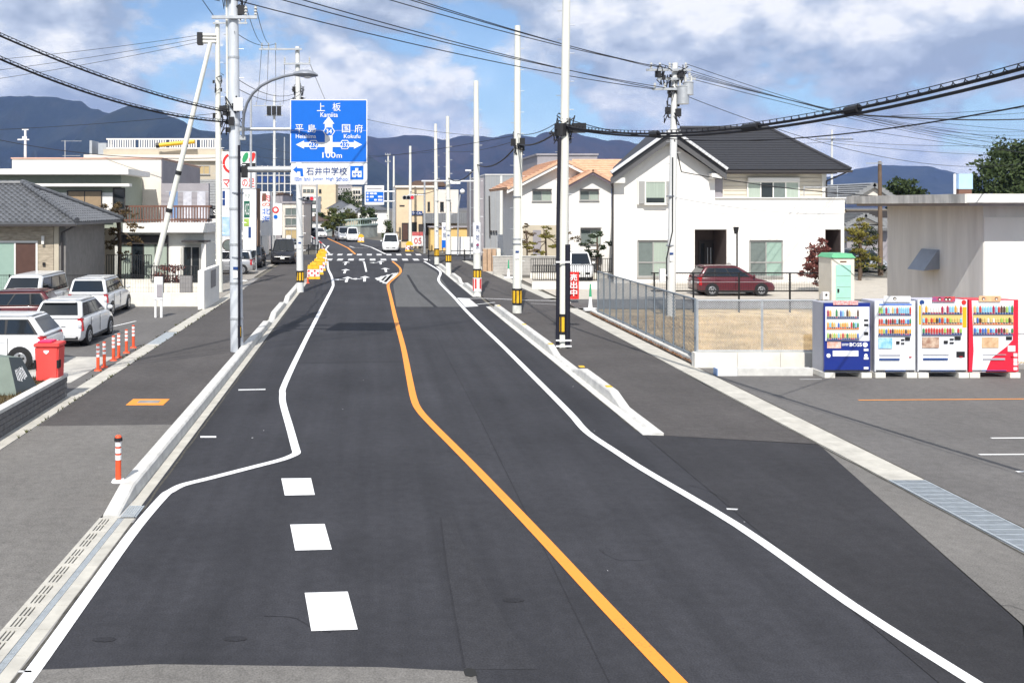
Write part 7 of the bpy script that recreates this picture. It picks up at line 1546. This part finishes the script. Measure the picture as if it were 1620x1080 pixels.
def tree(name, label, x, y, blobs, n, size, lm, trunk_h, tr=.12, seed=1, cat='tree', z0=0.0, group=None, limbs=True):
    o = thing(name, label, cat, (x, y, z0), 0, group); mb = MB(); rnd = random.Random(seed)
    mb.tube([(x, y, z0-.1), (x+.03, y, z0+trunk_h*.5), (x, y, z0+trunk_h)], [tr*1.2, tr, tr*.7], 8)
    if limbs:
        for b in blobs:
            s = Vector((x, y, z0+trunk_h*rnd.uniform(.55, 1.0))); e = Vector(b[:3]); mid = s.lerp(e, .5)+Vector((rnd.uniform(-.1, .1), 0, .1)); mb.tube([s, mid, e], [tr*.55, tr*.4, tr*.15], 6)
    build(mb, 'trunk', 'bark', o); build(foliage(blobs, n, size, seed), 'crown', lm, o); return o
def pads(x, y, specs): return [(x+dx, y+dy, z, rx, rx*.9, rz) for dx, dy, z, rx, rz in specs]
# large evergreen behind the store
TY = 92
bl = [(GX(px, TY), TY+dy, GZ(py, TY), rx, rx, rz) for px, py, dy, rx, rz in ((1570, 290, 0, 2.2, 2.0), (1600, 275, 1, 2.8, 2.4), (1630, 255, 2, 3.2, 2.4), (1640, 285, -1, 3.2, 2.6), (1590, 305, -1, 2.6, 1.8), (1555, 305, 0, 1.6, 1.3), (1615, 245, 2, 1.8, 1.4), (1670, 260, 1, 3.4, 3.0))]
tree('evergreen_tree', 'large dark green tree above the flat roof of the store', GX(1620, TY), TY, bl, 9000, .42, 'leaf_dark', 6, .3, 5)
bl = [(GX(px, 98), 98+dy, GZ(py, 98), rx, rx, rz) for px, py, dy, rx, rz in ((1420, 303, 0, 1.6, 1.2), (1440, 296, 0, 1.5, 1.0), (1415, 315, 0, 1.6, 1.3), (1450, 312, 0, 1.7, 1.2), (1430, 292, 1, 1.0, .8))]
tree('evergreen_tree', 'smaller rounded green tree behind the old tiled roofs', GX(1432, 98), 98, bl, 3500, .32, 'leaf_dark', 4.5, .2, 6)
# garden shrubs right of the white house
X = GX(1360, 58); tree('garden_tree', 'yellow-green clipped garden tree beside the portable toilet', X, 58, pads(X, 58, ((0, 0, 3.0, .8, .45), (-.5, 0, 2.4, .6, .35), (.5, 0, 2.5, .6, .35), (-.2, 0, 1.6, .7, .4), (.4, .1, 1.1, .7, .4), (0, 0, 3.5, .5, .3))), 1800, .16, 'leaf_yellow', 3.0, .09, 7)
X = GX(1362, 62); tree('garden_tree', 'dark clipped garden shrub behind the yellow-green tree', X, 62, pads(X, 62, ((.4, 0, 2.0, .9, .5), (-.2, 0, 1.2, 1.0, .6), (.7, 0, .7, .9, .6), (.5, 0, 2.9, .6, .4))), 1800, .15, 'leaf_pine', 2.0, .08, 8)
X = GX(1298, 50.5); tree('red_shrub', 'reddish leaved shrub at the corner of the white house', X, 50.5, pads(X, 50.5, ((0, 0, 2.0, .62, .55), (-.35, 0, 1.4, .55, .5), (.35, 0, 1.5, .5, .5), (-.7, 0, 1.0, .4, .35), (.1, 0, .8, .6, .45), (.1, 0, 2.5, .35, .3))), 4200, .14, 'leaf_red', 1.9, .05, 9, cat='shrub')
# niwaki pines by the orange roofed house
X = GX(864, 63.4); tree('garden_pine', 'cloud-pruned pine in front of the orange roofed house porch', X, 63.6, pads(X, 63.6, ((-.9, 0, 1.9, .7, .22), (.2, 0, 2.5, .65, .25), (.8, 0, 1.8, .7, .22), (-.1, 0, 3.0, .45, .2), (-.5, 0, 1.4, .5, .2))), 1300, .14, 'leaf_yellow', 2.7, .07, 10)
X = GX(834, 63.4); tree('garden_pine', 'slender bare-limbed pine left of the porch behind the block wall', X, 63.6, pads(X, 63.6, ((.3, 0, 2.7, .45, .2), (-.2, 0, 2.2, .4, .2), (.3, 0, 1.6, .5, .2), (-.1, 0, 3.2, .3, .2))), 600, .13, 'leaf_brown', 2.9, .05, 11)
X = GX(944, 62); tree('garden_pine', 'dark cloud-pruned pine beside the white house corner', X, 61.9, pads(X, 61.9, ((0, 0, 2.6, .65, .3), (-.6, 0, 2.1, .5, .25), (.5, 0, 2.0, .6, .28), (-.8, 0, 1.5, .5, .25), (.1, 0, 1.4, .6, .25))), 1300, .14, 'leaf_pine', 2.5, .07, 12)
X = GX(900, 61.5); tree('garden_pine', 'brownish leafless garden tree behind the white van', X, 62.0, pads(X, 62, ((0, 0, 2.8, .5, .3), (.5, 0, 2.3, .45, .25), (-.4, 0, 2.2, .4, .25))), 350, .12, 'leaf_brown', 2.6, .05, 13)
# pine in front of the cream house on the left
X = GX(187, 51); tree('garden_pine', 'pruned brown garden pine between the two left houses', X, 51.2, pads(X, 51.2, ((-.3, 0, 4.4, .55, .4), (.35, 0, 4.1, .4, .25), (-.6, 0, 3.2, .6, .3), (.65, 0, 3.4, .5, .25), (-.5, 0, 2.4, .6, .3), (.7, 0, 2.7, .55, .25), (.1, 0, 1.9, .5, .25), (.9, 0, 4.0, .3, .2))), 1500, .14, 'leaf_brown', 4.3, .11, 14)
X = GX(268, 48); tree('low_shrub', 'rounded russet azalea shrub behind the garden railing', X, 48.2, pads(X, 48.2, ((0, 0, .95, .95, .55), (-.5, 0, .8, .6, .45), (.6, 0, .8, .6, .45))), 1300, .12, 'leaf_red', .7, .05, 15, cat='shrub')
# far green bank
for i, (px, py, Y, w_, h_, m_) in enumerate(((545, 322, 215, 3.4, 2.6, 'leaf_dark'), (556, 320, 218, 3.0, 2.6, 'leaf_dark'), (536, 326, 213, 2.2, 2.0, 'leaf_dark'), (540, 340, 158, 2.4, 1.5, 'leaf_mid'), (532, 346, 156, 1.6, 1.2, 'leaf_dark'), (581, 340, 158, 1.5, 1.8, 'leaf_dark'), (527, 352, 140, 1.6, .9, 'leaf_mid'), (616, 360, 120, .9, 1.7, 'leaf_dark'), (504, 344, 165, 1.2, .8, 'leaf_dark'))):
    x = GX(px, Y); z = GZ(py, Y); tree('bank_tree', ('rounded dark tree behind the old roofs', 'broad dark tree behind the old roofs', 'low tree edging the far roofs', 'leafy bush above the curved railing', 'dark bush at the left end of the curved railing', 'dark conifer by the far lamp columns', 'low green hedge at the near end of the curved railing', 'tall dark shrub between the far poles', 'small tree by the white rendered cottage')[i], x, Y, [(x, Y, z, w_, w_, h_), (x-w_*.5, Y, z-h_*.4, w_*.7, w_*.7, h_*.7), (x+w_*.5, Y, z-h_*.3, w_*.7, w_*.7, h_*.7)], 1100, .42 if Y > 130 else .25, m_, max(1, z-.5), .15, 20+i, group='trees beyond the junction')
# dry grass lot
lotg = build(MB().sheet([(9.56, 26.8), (20.5, 26.8), (20.5, 41.5), (9.56, 41.5)], .02), 'vacant_lot', 'dry', kind='structure')
rnd = random.Random(3); gm_ = MB()
for i in range(26000):
    x = rnd.uniform(9.6, 17.6); y_ = 26.9 + (rnd.random()**1.3)*11.5; h_ = rnd.uniform(.04, .10)+.14*max(0, math.sin(x*1.7+math.cos(y_*1.3)*2)*math.sin(y_*.9+x*.4)); a = rnd.uniform(0, 6.28); w_ = .012; lx, ly = rnd.gauss(0, .05), rnd.gauss(0, .05)
    gm_.add([(x-w_*math.cos(a), y_-w_*math.sin(a), .02), (x+w_*math.cos(a), y_+w_*math.sin(a), .02), (x+lx, y_+ly, .02+h_)], [(0, 1, 2)])
mat('straw', (.46, .34, .18), .9, var=.5, scale=1.0)
tag(build(gm_, 'dry_grass', 'straw'), 'short dry straw-coloured grass on the vacant lot', 'grass', kind='stuff')
gm_ = MB()
for i in range(9000):
    x = rnd.uniform(-11, PW-.2); y_ = rnd.uniform(16, 22.3); h_ = rnd.uniform(.03, .12); a = rnd.uniform(0, 6.28); w_ = .01; lx, ly = rnd.gauss(0, .04), rnd.gauss(0, .04)
    gm_.add([(x-w_*math.cos(a), y_-w_*math.sin(a), .46), (x+w_*math.cos(a), y_+w_*math.sin(a), .46), (x+lx, y_+ly, .46+h_)], [(0, 1, 2)])
leafmat('bed_grass', (.10, .075, .03), .5)
tag(build(gm_, 'planter_grass', 'bed_grass'), 'thin brown grass on the planter bed', 'grass', kind='stuff')
wg = MB()
for i in range(900):
    y_ = rnd.uniform(27.4, 40); x = 9.26 + rnd.gauss(0, .02); h_ = rnd.uniform(.03, .10); wg.add([(x-.012, y_, .0), (x+.012, y_, .0), (x+rnd.gauss(0, .04), y_+rnd.gauss(0, .04), h_)], [(0, 1, 2)])
leafmat('weed', (.20, .10, .05), .4); tag(build(wg, 'edge_weeds', 'weed'), 'dry reddish weeds along the fence kerb', 'weeds', kind='stuff')
rnd = random.Random(17); kw = MB()
for i in range(330):
    side_ = rnd.random(); y_ = rnd.uniform(10, 44); x = (-6.855 - .0024*(y_-15) + rnd.gauss(0, .008)) if side_ < .4 else (-7.325 - .0036*(y_-15) + rnd.gauss(0, .008)) if side_ < .7 else (kx(y_) - .30 + rnd.gauss(0, .01))
    if side_ > .7 and y_ < 14.5: continue
    if rnd.random() < .5 and math.sin(y_*2.3) < .2: continue
    h_ = rnd.uniform(.02, .09)
    for k in range(3): kw.add([(x-.01, y_, .01), (x+.012, y_+.01, .01), (x+rnd.gauss(0, .035), y_+rnd.gauss(0, .035), .01+h_)], [(0, 1, 2)])
leafmat('weed_green', (.075, .08, .025), .5); tag(build(kw, 'pavement_weeds', 'weed_green'), 'tiny weeds in the joints of the left pavement', 'weeds', kind='stuff')
# ---------------------------------------------------------------- mountains
def fbm(x, seed):
    v = 0; a = 1; f = 1
    for k in range(5):
        v += a*math.sin(x*f*1.7+seed*3.1+k*1.9)*math.cos(x*f*.83+seed+k); a *= .5; f *= 2.03
    return v
def ridge(prof, Y, depth, m, seed, amp=.05, nx=340, nv=44, name='mountain'):
    pts = [(GX(a, Y), GZ(b, Y)) for a, b in prof]; xa, xb = pts[0][0], pts[-1][0]; mb = MB(); vs = []; fs = []
    def hz(x):
        for i in range(len(pts)-1):
            if pts[i][0] <= x <= pts[i+1][0]:
                t = (x-pts[i][0])/(pts[i+1][0]-pts[i][0]); t = t*t*(3-2*t)*.5+t*.5; return pts[i][1]+(pts[i+1][1]-pts[i][1])*t
        return pts[-1][1]
    for j in range(nv+1):
        v = j/nv; 
        for i in range(nx+1):
            x = xa+(xb-xa)*i/nx; z = hz(x); s = 1-abs(v-.72)/.72 if v < .72 else 1-(v-.72)/.28*.6
            spur = abs(math.sin(x/depth*5.2+1.3*fbm(x/depth*1.7, seed)+.6*v)); sp2 = abs(math.sin(x/depth*17+2*fbm(x/depth*4, seed+5)+2*v))
            s = max(0, s); k = s**(.55+1.0*spur*min(1, 4*(1-s))+.35*sp2*min(1, 6*(1-s)))
            zz = z*k + z*.02*fbm(x/depth*40+v*3, seed+1)*min(1, 3*(1-s)+.25)
            vs.append((x+depth*.04*fbm(v*5+x/depth*3, seed+2), Y-depth*.72+depth*v, max(zz, 0)-2))
    for j in range(nv):
        for i in range(nx): a = j*(nx+1)+i; fs.append((a, a+1, a+nx+2, a+nx+1))
    mb.add(vs, fs); return build(mb, name, m, kind='structure', smooth='all', origin=(0, Y, 0))
ridge([(-500, 190), (-300, 160), (-120, 172), (0, 150), (60, 151), (100, 157), (122, 170), (160, 178), (190, 186), (240, 215), (300, 250), (340, 300), (380, 325)], 4300, 1500, 'forest', 1)
ridge([(100, 300), (140, 215), (168, 180), (178, 174), (198, 165), (240, 172), (280, 186), (330, 205), (400, 212), (450, 208), (520, 222), (580, 240), (650, 290), (700, 325)], 3700, 1300, 'forest', 2)
ridge([(380, 250), (460, 225), (540, 218), (580, 212), (610, 217), (650, 213), (665, 212), (690, 220), (715, 213), (760, 216), (790, 210), (830, 216), (850, 207), (882, 204), (905, 214), (940, 222), (975, 220), (1010, 226), (1080, 240), (1150, 270), (1220, 310), (1260, 325)], 4800, 1700, 'forest_b', 3)
ridge([(980, 290), (1100, 262), (1250, 280), (1335, 277), (1362, 266), (1385, 262), (1400, 260), (1425, 261), (1468, 262), (1490, 268), (1520, 276), (1600, 280), (1700, 268), (1850, 285), (2000, 275), (2200, 300)], 5600, 1600, 'forest', 4)
# ---------------------------------------------------------------- haze
hb = MB().box(-7000, 7000, -300, 8200, -1.1, 640)
hm = bpy.data.materials.new('haze_air'); hm.use_nodes = True; t = hm.node_tree; t.nodes.clear()
pv = N(t, 'ShaderNodeVolumePrincipled'); pv.inputs['Color'].default_value = (.32, .48, 1.0, 1); pv.inputs['Density'].default_value = 7.6e-5; pv.inputs['Anisotropy'].default_value = 0.0
om = N(t, 'ShaderNodeOutputMaterial'); lk(t, pv, 0, om, 'Volume')
hz_ = build(hb, 'haze', hm, kind='stuff', origin=(0, 0, -1.1))
tag(hz_, 'thin bluish haze over the valley', 'haze')
